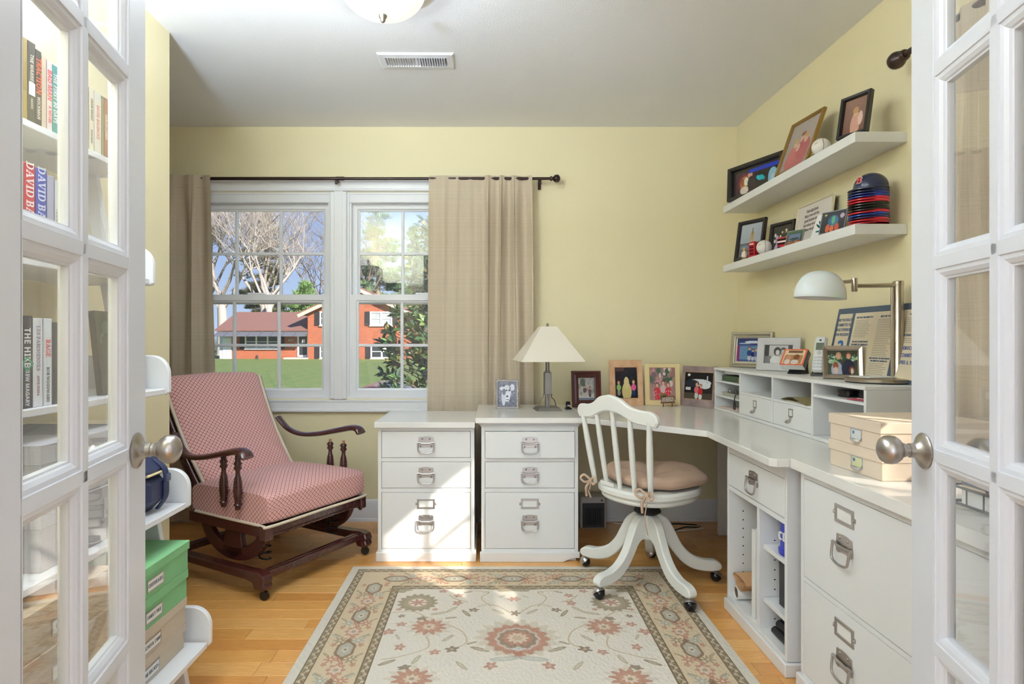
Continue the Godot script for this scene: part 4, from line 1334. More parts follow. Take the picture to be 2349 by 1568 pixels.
			var marks := [[0.13, 0.43, 0.030, 0.6, 2], [0.07, 0.49, 0.030, 2.4, 1], [0.20, 0.505, 0.030, 2.1, 0], [0.26, 0.47, 0.030, 0.9, 1], [0.17, 0.475, 0.022, 0.2, 3], [0.24, 0.41, 0.026, 1.2, 4], [0.24, 0.335, 0.022, 0.5, 4], [0.20, 0.30, 0.018, 0.3, 0], [0.12, 0.30, 0.014, 0.3, 1], [0.31, 0.29, 0.02, 0.2, 4], [0.31, 0.505, 0.034, 0.35, 1], [0.26, 0.545, 0.022, 0.2, 0], [0.33, 0.47, 0.014, 0.3, 4], [0.46, 0.53, 0.016, 0.6, 3], [0.45, 0.60, 0.022, 0.3, 4], [0.49, 0.66, 0.028, 0.5, 4], [0.45, 0.70, 0.02, 2.0, 1], [0.43, 0.775, 0.024, 1.4, 4], [0.24, 0.79, 0.026, 0.4, 3], [0.30, 0.81, 0.022, 0.4, 4], [0.17, 0.745, 0.020, 0.5, 0], [0.26, 0.71, 0.030, 0.9, 1], [0.14, 0.79, 0.034, 2.7, 0], [0.36, 0.86, 0.03, 1.2, 1], [0.46, 0.88, 0.03, 0.6, 0], [0.10, 0.90, 0.026, 0.9, 4], [0.20, 0.90, 0.03, 2.2, 1], [0.05, 0.345, 0.016, 0.6, 1], [0.48, 0.47, 0.014, 0.2, 4]]
			for k in marks:
				var col: Color = [olive, tone(178, 166, 138), tone(206, 196, 176), dark, rust][k[4]]
				if k[4] in [3, 4]:
					spot.call(cx + e * k[0], at.call(k[1]), k[2] * 0.85, k[2] * 0.7, e * k[3], col, 5, 0.28, 0.0, 0.8)
					spot.call(cx + e * k[0], at.call(k[1]), k[2] * 0.28, k[2] * 0.25, 0.0, tone(214, 190, 168), 4, 0.1, 0.0, 0.8)
				else:
					leaf.call(cx + e * k[0], at.call(k[1]), k[2], e * k[3] * flip, col)
		spot.call(cx, at.call(0.37), 0.022, 0.018, 0.0, rust, 6, 0.4, 0.0, 0.8)
		spot.call(cx, at.call(0.505), 0.016, 0.02, 0.0, dark, 5, 0.35, 0.0, 0.8)
		# great palmette
		var z := 0.715 if rep == 0 else l - 0.715
		spot.call(cx, z - flip * 0.01, 0.150, 0.135, 0.0, tone(204, 192, 170), 18, 0.10, 0.0, 0.8)
		spot.call(cx, z, 0.115, 0.112, 0.0, rust, 16, 0.07, 0.0, 0.85)
		spot.call(cx, z, 0.094, 0.094, 0.0, tone(188, 142, 120), 16, 0.05, 0.0, 0.8)
		spot.call(cx, z, 0.082, 0.084, 0.0, tone(208, 204, 192), 12, 0.04, 0.0, 0.9)
		spot.call(cx, z, 0.072, 0.074, 0.0, tone(136, 112, 90), 12, 0.05, 0.0, 0.9)
		spot.call(cx, z - flip * 0.006, 0.054, 0.054, 0.0, tone(190, 138, 116), 12, 0.10, 0.0, 0.9)
		spot.call(cx, z - flip * 0.006, 0.036, 0.036, 0.0, tone(222, 208, 188), 10, 0.16, 0.0, 0.9)
		spot.call(cx, z - flip * 0.006, 0.018, 0.018, 0.0, tone(188, 160, 130), 6, 0.2, 0.0, 0.9)
		spot.call(cx, z + flip * 0.072, 0.022, 0.014, 0.0, tone(206, 208, 204), 4, 0.2, 0.0, 0.95)
		spot.call(cx, z + flip * 0.115, 0.020, 0.022, 0.0, rust, 5, 0.3, 0.0, 0.85)
		for e in [-1.0, 1.0]:
			leaf.call(cx + e * 0.05, z + flip * 0.14, 0.05, e * 0.15, tone(186, 186, 172))
	# worn wool: a fine speckle over everything
	for y in range(0, ny, 1):
		for k in nx / 6:
			var x := r.randi() % nx
			im.set_pixel(x, y, im.get_pixel(x, y).lerp(ivory if r.randf() < 0.6 else sand, 0.22))
	return ImageTexture.create_from_image(im)


# ---------------------------------------------------------------- small things
func picture(w: int, h: int, ground: Array, marks: Array) -> StandardMaterial3D:  # a flat print; marks in shares of its size: [kind, x, y, rx, ry, colour]
	var im := Image.create(w, h, false, Image.FORMAT_RGB8)
	var r := RandomNumberGenerator.new()
	r.seed = w * 31 + h + marks.size()
	for y in h:
		for x in w:
			im.set_pixel(x, y, ground[0].lerp(ground[1], float(y) / h).lerp(Color.BLACK, 0.10 * r.randf()))
	var flat: Array = []
	for m in marks:
		if m[0] == "person":  # x, foot, height, hair, top, legs
			var x: float = m[1]
			var f: float = m[2]
			var k: float = m[3]
			var a := float(h) / w
			flat.append_array([["o", x, f - k * 0.2, k * 0.11 * a, k * 0.2, m[6]], ["o", x, f - k * 0.52, k * 0.15 * a, k * 0.2, m[5]], ["o", x, f - k * 0.84, k * 0.095 * a, k * 0.13, m[4]], ["o", x, f - k * 0.81, k * 0.07 * a, k * 0.10, tone(226, 178, 150)]])
		else:
			flat.append(m)
	for m in flat:
		var rx: float = m[3] * w
		var ry: float = m[4] * h
		for y in range(maxi(0, int(m[2] * h - ry)), mini(h, int(m[2] * h + ry) + 1)):
			for x in range(maxi(0, int(m[1] * w - rx)), mini(w, int(m[1] * w + rx) + 1)):
				var q := Vector2((x - m[1] * w) / maxf(rx, 0.5), (y - m[2] * h) / maxf(ry, 0.5))
				if m[0] == "r" or q.length() < 1.0:
					im.set_pixel(x, y, m[5].lerp(Color.BLACK, 0.12 * r.randf()))
	var m := StandardMaterial3D.new()
	m.albedo_texture = ImageTexture.create_from_image(im)
	m.roughness = 0.25
	return m


func scatter(k: int, seed_: int, lo: Vector2, hi: Vector2, size: float, colors: Array) -> Array:  # k spots of a picture
	var r := RandomNumberGenerator.new()
	r.seed = seed_
	var out: Array = []
	for i in k:
		out.append(["o", r.randf_range(lo.x, hi.x), r.randf_range(lo.y, hi.y), size * r.randf_range(0.5, 1.3), size * r.randf_range(0.5, 1.3), colors[r.randi() % colors.size()]])
	return out


func pic_frame(called: String, label: String, w: float, h: float, border: float, deep: float, m: Material, print_: Material, at: Vector3, turn: float, lean: float, profile: Array = [], easel: Material = null, mount := 0.0) -> Node3D:
	var c := thing(called, label, "picture frame", at, turn)
	c.rotation_degrees.x = -lean
	var p := profile
	if p.is_empty():
		p = [Vector2(0, 0), Vector2(0, deep * 0.8), Vector2(border * 0.15, deep), Vector2(border * 0.75, deep * 0.9), Vector2(border * 0.9, deep * 0.7), Vector2(border, deep * 0.5), Vector2(border, 0)]
	part(c, "frame", Shape.new().frame(w, h, p), m, Vector3(0, h / 2, 0))
	part(c, "backing", bb(w - 0.006, h - 0.006, 0.003, 0), M["black"], Vector3(0, h / 2, 0.0015))
	if mount > 0:
		part(c, "mount", Shape.new().frame(w - 2 * border + 0.002, h - 2 * border + 0.002, [Vector2(0, 0.002), Vector2(0, deep * 0.35), Vector2(mount, deep * 0.35), Vector2(mount, 0.003)]), M["paper"] if print_ == null or mount > 0 else null, Vector3(0, h / 2, 0.001))
	part(c, "picture", face(w - 2 * border - 2 * mount + 0.002, h - 2 * border - 2 * mount + 0.002), print_, Vector3(0, h / 2, maxf(0.004, deep * 0.3)))
	if easel:
		var reach := 0.55 * h
		part(c, "easel", Shape.new().prism(PackedVector2Array([Vector2(0, h * 0.62), Vector2(-0.006, h * 0.62), Vector2(-reach * 0.62, 0.0 + reach * 0.62 * sin(deg_to_rad(lean))), Vector2(-reach * 0.5, reach * 0.5 * sin(deg_to_rad(lean)))]), w * 0.3, 0.0, Transform3D(Basis(Vector3(0, 0, 1), Vector3.UP, Vector3(-1, 0, 0)), Vector3.ZERO)), easel)
	return c


func small_things() -> void:
	wall_shelf_things()
	hutch_things()
	desk_things()
	floor_and_cabinet_things()
	ladder_things()


func baseball(label: String, at: Vector3, turn: float, mark: Color) -> void:
	var c := thing("baseball", label, "baseball", at, turn)
	part(c, "ball", Shape.new().ball(Vector3(0, 0.037, 0), Vector3(0.037, 0.037, 0.037), 28, 18), mat("leather white", tone(236, 230, 220), 0.45))
	for s in [-1.0, 1.0]:
		var seam: Array = []
		for i in 33:
			var a := TAU * i / 32
			var p := Vector3(s * (0.55 + 0.28 * cos(2 * a)), sin(a) * 0.8, cos(a) * 0.8).normalized() * 0.0372
			seam.append(p + Vector3(0, 0.037, 0))
		part(c, "stitching", Shape.new().tube(seam, 0.0009, 5, false), mat("seam red", tone(140, 50, 46), 0.7))
	var ink := mat("ink %s" % mark.to_html(), mark, 0.6)
	for k in 3:
		part(c, "printed_mark", Shape.new().box(Vector3.ZERO, Vector3(0.012, 0.0022, 0.0012)), ink, Vector3(0, 0.047 - 0.007 * k, 0.0355 - 0.0006 * absf(k - 1)), Vector3(-16 + 12 * k, 0, 25))


func wall_shelf_things() -> void:
	var black := mat("frame black", tone(38, 33, 31), 0.35)
	var y := 1.8845
	# upper shelf
	var dog := picture(120, 60, [tone(30, 24, 24), tone(22, 18, 18)], [["r", 0.28, 0.56, 0.20, 0.42, tone(66, 34, 44)], ["o", 0.25, 0.55, 0.13, 0.34, tone(120, 44, 62)], ["o", 0.27, 0.60, 0.10, 0.30, tone(178, 116, 66)], ["o", 0.30, 0.52, 0.05, 0.16, tone(236, 224, 206)], ["o", 0.22, 0.52, 0.03, 0.14, tone(140, 84, 46)], ["o", 0.26, 0.84, 0.09, 0.15, tone(230, 216, 200)], ["o", 0.38, 0.30, 0.05, 0.12, tone(200, 150, 126)], ["o", 0.40, 0.62, 0.07, 0.26, tone(40, 34, 44)], ["r", 0.66, 0.17, 0.30, 0.07, tone(34, 58, 190)], ["o", 0.60, 0.52, 0.07, 0.10, tone(20, 178, 196)], ["o", 0.54, 0.48, 0.03, 0.07, tone(20, 178, 196)], ["o", 0.66, 0.57, 0.03, 0.07, tone(20, 178, 196)], ["o", 0.85, 0.62, 0.10, 0.34, tone(150, 196, 220)], ["o", 0.85, 0.68, 0.05, 0.18, tone(180, 214, 230)]])
	var f := pic_frame("shadowbox_frame", "long black shadowbox frame with a dog photo and blue tags on the upper shelf", 0.37, 0.185, 0.024, 0.03, black, dog, Vector3(1.408, y, -3.19), -68.0, 2.0)
	var family := picture(80, 88, [tone(186, 172, 162), tone(168, 152, 146)], [["o", 0.5, 0.80, 0.38, 0.26, tone(190, 106, 104)], ["o", 0.36, 0.66, 0.2, 0.2, tone(196, 112, 108)], ["o", 0.66, 0.62, 0.22, 0.22, tone(184, 98, 98)], ["o", 0.34, 0.46, 0.07, 0.09, tone(224, 182, 156)], ["o", 0.52, 0.36, 0.07, 0.09, tone(222, 176, 150)], ["o", 0.68, 0.42, 0.07, 0.09, tone(224, 182, 156)], ["o", 0.46, 0.56, 0.06, 0.08, tone(226, 186, 160)], ["o", 0.34, 0.40, 0.08, 0.05, tone(206, 166, 110)], ["o", 0.52, 0.29, 0.08, 0.05, tone(150, 100, 70)], ["o", 0.68, 0.35, 0.08, 0.05, tone(206, 166, 110)]])
	pic_frame("portrait_frame", "leaning antique gold frame with a family portrait on the upper shelf", 0.235, 0.265, 0.014, 0.016, mat("old gold", tone(150, 118, 62), 0.4, 0.6), family, Vector3(1.365, y, -2.73), -84.0, 20.0)
	baseball("white baseball with red printing on the upper shelf beside the gold frame", Vector3(1.375, y, -2.505), -60.0, tone(150, 50, 46))
	var lady := picture(64, 84, [tone(150, 116, 98), tone(120, 84, 72)], [["o", 0.52, 0.75, 0.2, 0.36, tone(212, 160, 136)], ["o", 0.5, 0.4, 0.09, 0.1, tone(226, 182, 156)], ["o", 0.5, 0.34, 0.12, 0.1, tone(196, 150, 100)], ["o", 0.72, 0.6, 0.1, 0.2, tone(230, 196, 180)]])
	pic_frame("portrait_frame", "black upright portrait frame with a wooden easel back at the shelf end", 0.118, 0.165, 0.014, 0.022, black, lady, Vector3(1.368, y, -2.268), -66.0, 11.0, [], mat("easel brown", tone(112, 62, 40), 0.6))
	# lower shelf
	y = 1.5465
	var tower := picture(72, 96, [tone(190, 196, 204), tone(150, 160, 172)], [["r", 0.5, 0.80, 0.5, 0.22, tone(112, 112, 108)], ["r", 0.55, 0.62, 0.09, 0.34, tone(188, 168, 130)], ["r", 0.55, 0.36, 0.045, 0.12, tone(176, 152, 110)], ["r", 0.55, 0.24, 0.012, 0.10, tone(110, 100, 90)], ["o", 0.24, 0.70, 0.2, 0.07, tone(120, 140, 160)], ["o", 0.8, 0.68, 0.14, 0.06, tone(110, 130, 150)]] + scatter(40, 5, Vector2(0.05, 0.72), Vector2(0.95, 0.98), 0.03, [tone(150, 140, 120), tone(90, 90, 92), tone(196, 180, 150), tone(120, 120, 124)]))
	pic_frame("picture_frame", "black frame with a skyscraper print at the far end of the lower shelf", 0.178, 0.222, 0.020, 0.02, black, tower, Vector3(1.388, y, -3.235), -64.0, 10.0)
	var panes := picture(80, 84, [tone(42, 38, 36), tone(36, 32, 30)], scatter(36, 9, Vector2(0.12, 0.2), Vector2(0.7, 0.9), 0.06, [tone(220, 206, 180), tone(120, 96, 70), tone(80, 70, 52), tone(200, 150, 120), tone(240, 236, 226)]))
	pic_frame("collage_frame", "black photo collage frame half hidden behind toy souvenirs", 0.165, 0.17, 0.017, 0.016, black, panes, Vector3(1.462, y, -3.035), -74.0, 8.0)
	# plaque with hand prints
	var cream := mat("plaque cream", tone(226, 214, 184), 0.6)
	var p := pic_frame("handprint_plaque", "pale framed verse plaque with a red child handprint on the lower shelf", 0.305, 0.215, 0.007, 0.012, cream, mat("plaque paper", tone(228, 218, 208), 0.7), Vector3(1.478, y, -2.775), -90.0, 7.0)
	var pencil := mat("pencil", tone(96, 84, 84), 0.7)
	var lines := ["Handprints", "May I see all the", "good in you and", "feel what you feel", "when we grow"]
	for k in 5:
		lettering(p, lines[k], 0.012 if k else 0.014, pencil, Vector3(-0.02, 0.178 - 0.022 * k, 0.0055), Vector3.ZERO, "Droid Serif")
	hand_print(p, mat("red print", tone(190, 58, 66), 0.6), Vector3(0.09, 0.035, 0.006), 1.1, -12.0)
	hand_print(p, mat("teal print", tone(22, 132, 128), 0.6), Vector3(-0.10, 0.02, 0.006), 0.9, 6.0)
	var t := thing("handprint_tile", "white tilted tile with a teal handprint leaning on the plaque", "tile", Vector3(1.405, y, -2.545), -66.0)
	t.rotation_degrees.x = -24
	part(t, "tile_body", bb(0.125, 0.125, 0.007, 0.001), M["paper"], Vector3(0, 0.0635, 0))
	hand_print(t, M["teal print"], Vector3(0.0, 0.022, 0.0042), 0.95, 28.0)
	# two small photographs on wire stands
	var peak := picture(72, 60, [tone(60, 66, 74), tone(46, 44, 42)], [["o", 0.5, 0.45, 0.22, 0.28, tone(70, 110, 140)], ["o", 0.5, 0.40, 0.08, 0.2, tone(96, 168, 130)], ["o", 0.3, 0.78, 0.09, 0.2, tone(206, 96, 58)], ["o", 0.48, 0.82, 0.08, 0.18, tone(214, 110, 66)], ["o", 0.68, 0.78, 0.09, 0.2, tone(196, 84, 56)], ["o", 0.85, 0.25, 0.09, 0.12, tone(196, 170, 190)], ["o", 0.15, 0.12, 0.05, 0.05, tone(200, 180, 90)]])
	pic_frame("snapshot_frame", "small clear-edged snapshot with orange figures beside the helmet stack", 0.105, 0.095, 0.004, 0.006, mat("grey edge", tone(150, 146, 140), 0.4), peak, Vector3(1.362, y, -2.405), -62.0, 16.0, [], M["black"])
	var town := picture(72, 60, [tone(84, 110, 82), tone(60, 56, 50)], [["r", 0.5, 0.5, 0.36, 0.24, tone(106, 122, 148)], ["o", 0.5, 0.62, 0.3, 0.1, tone(66, 74, 70)], ["r", 0.5, 0.88, 0.42, 0.1, tone(140, 92, 62)]] + scatter(14, 3, Vector2(0.1, 0.75), Vector2(0.9, 0.95), 0.05, [tone(190, 120, 70), tone(90, 70, 50)]))
	pic_frame("snapshot_frame", "small landscape snapshot on a stand in front of the verse plaque", 0.088, 0.07, 0.004, 0.005, M["grey edge"], town, Vector3(1.358, y, -2.70), -66.0, 18.0, [], M["black"])
	# souvenirs
	var red := mat("toy red", tone(196, 34, 46), 0.3)
	var b := thing("toy_phone_box", "tiny red toy telephone box on the lower shelf", "toy", Vector3(1.362, y, -3.118), -60.0)
	part(b, "kiosk", Shape.new().box(Vector3(0, 0.036, 0), Vector3(0.034, 0.07, 0.034), 0.002).box(Vector3(0, 0.004, 0), Vector3(0.039, 0.008, 0.039), 0.002).box(Vector3(0, 0.073, 0), Vector3(0.039, 0.006, 0.039), 0.002).ball(Vector3(0, 0.076, 0), Vector3(0.017, 0.008, 0.017), 12, 6), red)
	for k in 3:
		part(b, "pane", bb(0.024, 0.013, 0.001, 0), mat("toy window", tone(90, 22, 30), 0.15), Vector3(0, 0.052 - 0.017 * k, 0.0175))
	part(b, "sign", bb(0.024, 0.006, 0.001, 0), M["paper"], Vector3(0, 0.0685, 0.0178))
	baseball("white baseball on the lower shelf beside the toy telephone box", Vector3(1.372, y, -3.02), -60.0, tone(60, 24, 26))
	b = thing("toy_bus", "tiny red double-decker toy bus on the lower shelf", "toy", Vector3(1.366, y, -2.805), -66.0)
	part(b, "bus_body", Shape.new().box(Vector3(0, 0.029, 0), Vector3(0.062, 0.046, 0.022), 0.004), red)
	for k in 2:
		part(b, "window_band", bb(0.054, 0.009, 0.001, 0), M["black gloss"], Vector3(0, 0.041 - 0.019 * k, 0.0112))
	part(b, "sign", bb(0.05, 0.006, 0.001, 0), M["paper"], Vector3(0, 0.0315, 0.0113))
	for x in [-0.019, 0.019]:
		part(b, "wheel", Shape.new().lathe([Vector2(0, -0.011), Vector2(0.007, -0.011), Vector2(0.007, 0.011), Vector2(0, 0.011)], 12, Transform3D(Basis(Vector3(1, 0, 0), PI / 2), Vector3(x, 0.007, 0))), M["black"])
	b = thing("toy_figurine", "tiny golden figurine standing before the skyscraper print", "figurine", Vector3(1.348, y, -3.20), -50.0)
	part(b, "figure", Shape.new().lathe([Vector2(0, 0), Vector2(0.013, 0), Vector2(0.013, 0.004), Vector2(0.006, 0.007), Vector2(0.010, 0.02), Vector2(0.012, 0.034), Vector2(0.006, 0.044), Vector2(0.005, 0.047), Vector2(0.0085, 0.053), Vector2(0.0075, 0.061), Vector2(0, 0.065)], 14), mat("figurine gold", tone(214, 170, 104), 0.4))
	part(b, "cloak", Shape.new().lathe([Vector2(0.0125, 0.010), Vector2(0.0145, 0.022), Vector2(0.0125, 0.036), Vector2(0.007, 0.045)], 14), mat("figurine white", tone(232, 214, 196), 0.5))
	b = thing("toy_figurine", "tiny lilac gowned figurine behind the toy bus", "figurine", Vector3(1.392, y, -2.92), -60.0)
	part(b, "figure", Shape.new().lathe([Vector2(0, 0), Vector2(0.02, 0), Vector2(0.019, 0.012), Vector2(0.012, 0.03), Vector2(0.006, 0.04), Vector2(0.011, 0.052), Vector2(0.006, 0.06), Vector2(0.009, 0.068), Vector2(0.007, 0.076), Vector2(0, 0.079)], 16), mat("lilac glaze", tone(166, 150, 184), 0.25))
	b = thing("snow_globe", "small green and white souvenir block above the toy bus", "souvenir", Vector3(1.432, y, -2.873), -66.0)
	part(b, "block", bb(0.05, 0.075, 0.02, 0.003), mat("souvenir green", tone(70, 92, 66), 0.4), Vector3(0, 0.038, 0))
	part(b, "band", bb(0.051, 0.018, 0.021, 0.002), mat("souvenir white", tone(206, 224, 220), 0.4), Vector3(0, 0.052, 0))
	# nested toy batting helmets, the lowest first
	var coats := [tone(176, 26, 44), tone(198, 34, 50), tone(36, 44, 96), tone(34, 62, 158), tone(196, 40, 56), tone(32, 30, 30), tone(40, 36, 34), tone(46, 42, 38), tone(208, 36, 56), tone(214, 40, 60), tone(36, 58, 150), tone(34, 48, 120), tone(38, 46, 80), tone(44, 50, 76)]
	var words := ["lowest, dark red", "second from the bottom, red", "third from the bottom, dark navy", "fourth from the bottom, blue", "fifth from the bottom, red-rimmed", "sixth from the bottom, black", "seventh from the bottom, black", "eighth from the bottom, brown-black", "sixth from the top, red", "fifth from the top, red", "fourth from the top, blue", "third from the top, dark blue", "second from the top, navy", ""]
	var dome: Array = [Vector2(0.0585, 0.0)]
	dome.append_array(arc(Vector2(0, 0.012), Vector2(0.058, 0.052), 0, 86, 10))
	dome.append(Vector2(0, 0.064))
	var bill := PackedVector2Array()
	for q in arc(Vector2(0, 0.036), Vector2(0.052, 0.052), 8, 172, 14):
		bill.append(q)
	for q in arc(Vector2(0, 0.0), Vector2(0.0555, 0.050), 146, 34, 10):
		bill.append(q)
	var skirt := Shape.new().lathe([Vector2(0.0595, -0.0005), Vector2(0.0605, 0.002), Vector2(0.0605, 0.0065), Vector2(0.0590, 0.0085)], 36).mesh()
	var cap := Shape.new().lathe(dome, 36).mesh()
	var peak_ := Shape.new().prism(bill, 0.0045, 0.0012, Transform3D(Basis(Vector3(1, 0, 0), Vector3(0, 0, 1), Vector3(0, -1, 0)), Vector3(0, 0.0035, 0)))
	for i in peak_.v.size():
		peak_.v[i].y -= 0.16 * maxf(0.0, peak_.v[i].z - 0.045) + 2.2 * peak_.v[i].x * peak_.v[i].x * 0.8
	var brim := peak_.mesh()
	for k in 14:
		var h := thing("toy_helmet", "toy batting helmet in the stack on the lower shelf, " + words[k] if k < 13 else "navy toy batting helmet on top of the stack, with a red letter B", "helmet", Vector3(1.43, y + 0.0075 + 0.0098 * k, -2.265), -72.0, "stacked toy batting helmets")
		var gloss := mat("helmet %d" % k, coats[k], 0.22)
		part(h, "rim", skirt, gloss)
		part(h, "bill", brim, gloss)
		if k == 13:
			part(h, "shell", cap, gloss, Vector3(0, 0.002, 0))
			var l := lettering(h, "B", 0.024, mat("letter red", tone(214, 60, 66), 0.5), Vector3(0.0, 0.034, 0.0565), Vector3(-14, 0, 0), "Droid Serif", true, 1.0, 0.003)
			lettering(h, "B", 0.027, M["paper"], Vector3(0.0, 0.034, 0.0555), Vector3(-14, 0, 0), "Droid Serif", true, 1.05, 0.003)
		else:
			part(h, "shell", Shape.new().lathe([Vector2(0.0585, 0.0), Vector2(0.0578, 0.012)], 36), gloss)


func hand_print(parent: Node3D, m: Material, at: Vector3, size: float, turn: float) -> void:
	var s := Shape.new()
	s.ball(Vector3(0, 0.022, 0), Vector3(0.017, 0.02, 0.0008), 14, 6)
	for k in 5:
		var a := deg_to_rad([-62.0, -20.0, -4.0, 12.0, 28.0][k])
		var l: float = [0.030, 0.047, 0.052, 0.048, 0.038][k]
		var foot := Vector3(0, 0.022, 0)
		s.ball(foot + Vector3(sin(a), cos(a), 0) * l * 0.85, Vector3(0.0045, l * 0.42, 0.0008), 10, 6, Basis(Vector3(0, 0, 1), -a))
	var o := part(parent, "hand_print", s, m, at, Vector3(0, 0, turn))
	o.scale = Vector3(size, size, 1)


func hutch_things() -> void:
	var y := 0.9655
	var silver := mat("silver leaf", tone(186, 178, 158), 0.35, 0.7)
	rough_skin(silver, noise(0.12, 3, 14, 128), 22.0, 0.15)
	var four := picture(96, 80, [tone(70, 92, 150), tone(66, 90, 140)], [["r", 0.5, 0.14, 0.5, 0.14, tone(52, 60, 110)], ["o", 0.55, 0.16, 0.3, 0.06, tone(226, 230, 240)], ["o", 0.25, 0.22, 0.2, 0.03, tone(190, 206, 230)], ["r", 0.5, 0.62, 0.5, 0.28, tone(104, 142, 176)], ["r", 0.04, 0.66, 0.05, 0.34, tone(140, 48, 110)], ["person", 0.42, 0.95, 0.62, tone(90, 50, 56), tone(38, 66, 130), tone(206, 196, 206)], ["person", 0.54, 0.95, 0.52, tone(40, 30, 50), tone(36, 38, 90), tone(196, 196, 214)], ["person", 0.65, 0.96, 0.56, tone(150, 96, 84), tone(92, 110, 168), tone(182, 180, 206)], ["person", 0.78, 0.96, 0.62, tone(120, 76, 70), tone(196, 190, 200), tone(92, 80, 150)]])
	pic_frame("ornate_frame", "ornate silver frame with four figures in blue by water on the hutch", 0.238, 0.197, 0.034, 0.026, silver, four, Vector3(1.437, y, -3.318), -51.0, 7.0, [Vector2(0, 0), Vector2(0, 0.017), Vector2(0.004, 0.023), Vector2(0.011, 0.025), Vector2(0.019, 0.016), Vector2(0.022, 0.020), Vector2(0.027, 0.019), Vector2(0.028, 0.011), Vector2(0.034, 0.009), Vector2(0.034, 0)])
	pic_frame("orange_frame", "little orange wooden frame mostly hidden behind the speckled frame", 0.09, 0.108, 0.013, 0.012, mat("terracotta wood", tone(184, 96, 60), 0.5), mat("sage print", tone(140, 156, 128), 0.5), Vector3(1.437, y, -3.125), -45.0, 9.0)
	var speck := mat("speckled silver", Color(1, 1, 1), 0.4, 0.35)
	speck.albedo_texture = noise(0.35, 2, 31, 256, FastNoiseLite.TYPE_CELLULAR, [tone(110, 108, 112), tone(206, 204, 202), tone(170, 168, 170), tone(226, 224, 220)])
	rough_skin(speck, noise(0.35, 2, 31, 256, FastNoiseLite.TYPE_CELLULAR), 3.2, 0.15)
	var couple := picture(88, 72, [tone(206, 202, 196), tone(190, 186, 182)], [["r", 0.06, 0.3, 0.09, 0.4, tone(52, 52, 54)], ["r", 0.1, 0.8, 0.14, 0.2, tone(120, 118, 118)], ["r", 0.93, 0.2, 0.09, 0.3, tone(56, 56, 60)], ["o", 0.45, 0.34, 0.13, 0.24, tone(70, 68, 70)], ["o", 0.46, 0.40, 0.07, 0.15, tone(220, 214, 208)], ["o", 0.66, 0.32, 0.11, 0.2, tone(90, 88, 88)], ["o", 0.65, 0.38, 0.07, 0.14, tone(214, 208, 202)], ["o", 0.40, 0.85, 0.2, 0.28, tone(232, 230, 226)], ["o", 0.70, 0.8, 0.16, 0.26, tone(214, 210, 206)]])
	pic_frame("speckled_frame", "speckled silver frame with a black and white photo of a couple", 0.213, 0.166, 0.038, 0.012, speck, couple, Vector3(1.424, y, -2.985), -50.0, 8.0, [Vector2(0, 0), Vector2(0, 0.011), Vector2(0.002, 0.013), Vector2(0.036, 0.012), Vector2(0.038, 0.008), Vector2(0.038, 0)])
	# page-a-day block
	var c := thing("desk_calendar", "orange-edged page-a-day calendar block on a black stand", "calendar", Vector3(1.402, y, -2.755), -52.0)
	var stand := PackedVector2Array([Vector2(0.035, 0), Vector2(0.02, 0.012), Vector2(-0.03, 0.075), Vector2(-0.05, 0.105), Vector2(-0.056, 0.102), Vector2(-0.045, 0.03), Vector2(-0.052, 0)])
	part(c, "stand", Shape.new().prism(stand, 0.06, 0.002, Transform3D(Basis(Vector3(0, 0, 1), Vector3.UP, Vector3(-1, 0, 0)), Vector3.ZERO)), M["black"])
	var block := part(c, "page_block", bb(0.105, 0.09, 0.034, 0.001), mat("page edge teal", tone(120, 134, 136), 0.7), Vector3(0, 0.066, 0.018), Vector3(-38, 0, 0))
	part(block, "underside", bb(0.104, 0.001, 0.033, 0), M["paper"], Vector3(0, -0.0452, 0))
	part(block, "stripe", bb(0.1058, 0.0905, 0.004, 0), mat("page edge rose", tone(196, 128, 116), 0.7), Vector3(0, 0, -0.006))
	var cover := picture(84, 72, [tone(226, 112, 72), tone(214, 92, 58)], [["r", 0.5, 0.5, 0.42, 0.42, tone(236, 210, 170)], ["r", 0.52, 0.17, 0.3, 0.07, tone(120, 84, 60)], ["r", 0.5, 0.64, 0.38, 0.26, tone(180, 128, 84)], ["o", 0.62, 0.5, 0.13, 0.17, tone(122, 72, 40)], ["o", 0.6, 0.8, 0.16, 0.14, tone(236, 222, 208)], ["o", 0.3, 0.56, 0.1, 0.14, tone(206, 150, 120)], ["o", 0.28, 0.8, 0.12, 0.16, tone(230, 214, 204)]])
	part(block, "cover", face(0.105, 0.09), cover, Vector3(0, 0, 0.0178))
	# cordless telephone
	c = thing("cordless_phone", "white cordless telephone standing in its dark cradle on the hutch", "telephone", Vector3(1.42, y, -2.592), -42.0)
	var plastic := mat("phone white", tone(222, 222, 218), 0.35)
	part(c, "cradle", Shape.new().prism(PackedVector2Array([Vector2(0.045, 0), Vector2(0.04, 0.008), Vector2(0.005, 0.02), Vector2(-0.03, 0.06), Vector2(-0.05, 0.062), Vector2(-0.058, 0)]), 0.062, 0.003, Transform3D(Basis(Vector3(0, 0, 1), Vector3.UP, Vector3(-1, 0, 0)), Vector3.ZERO)), mat("phone dark", tone(58, 56, 54), 0.4))
	var h := part(c, "handset", Shape.new().box(Vector3.ZERO, Vector3(0.047, 0.165, 0.024), 0.008), plastic, Vector3(0, 0.092, 0.012), Vector3(-24, 0, 0))
	part(h, "display", bb(0.03, 0.034, 0.001, 0), mat("phone display", tone(96, 104, 84), 0.2), Vector3(0, 0.033, 0.0122))
	part(h, "earpiece", bb(0.008, 0.008, 0.001, 0), M["black"], Vector3(0, 0.062, 0.0122))
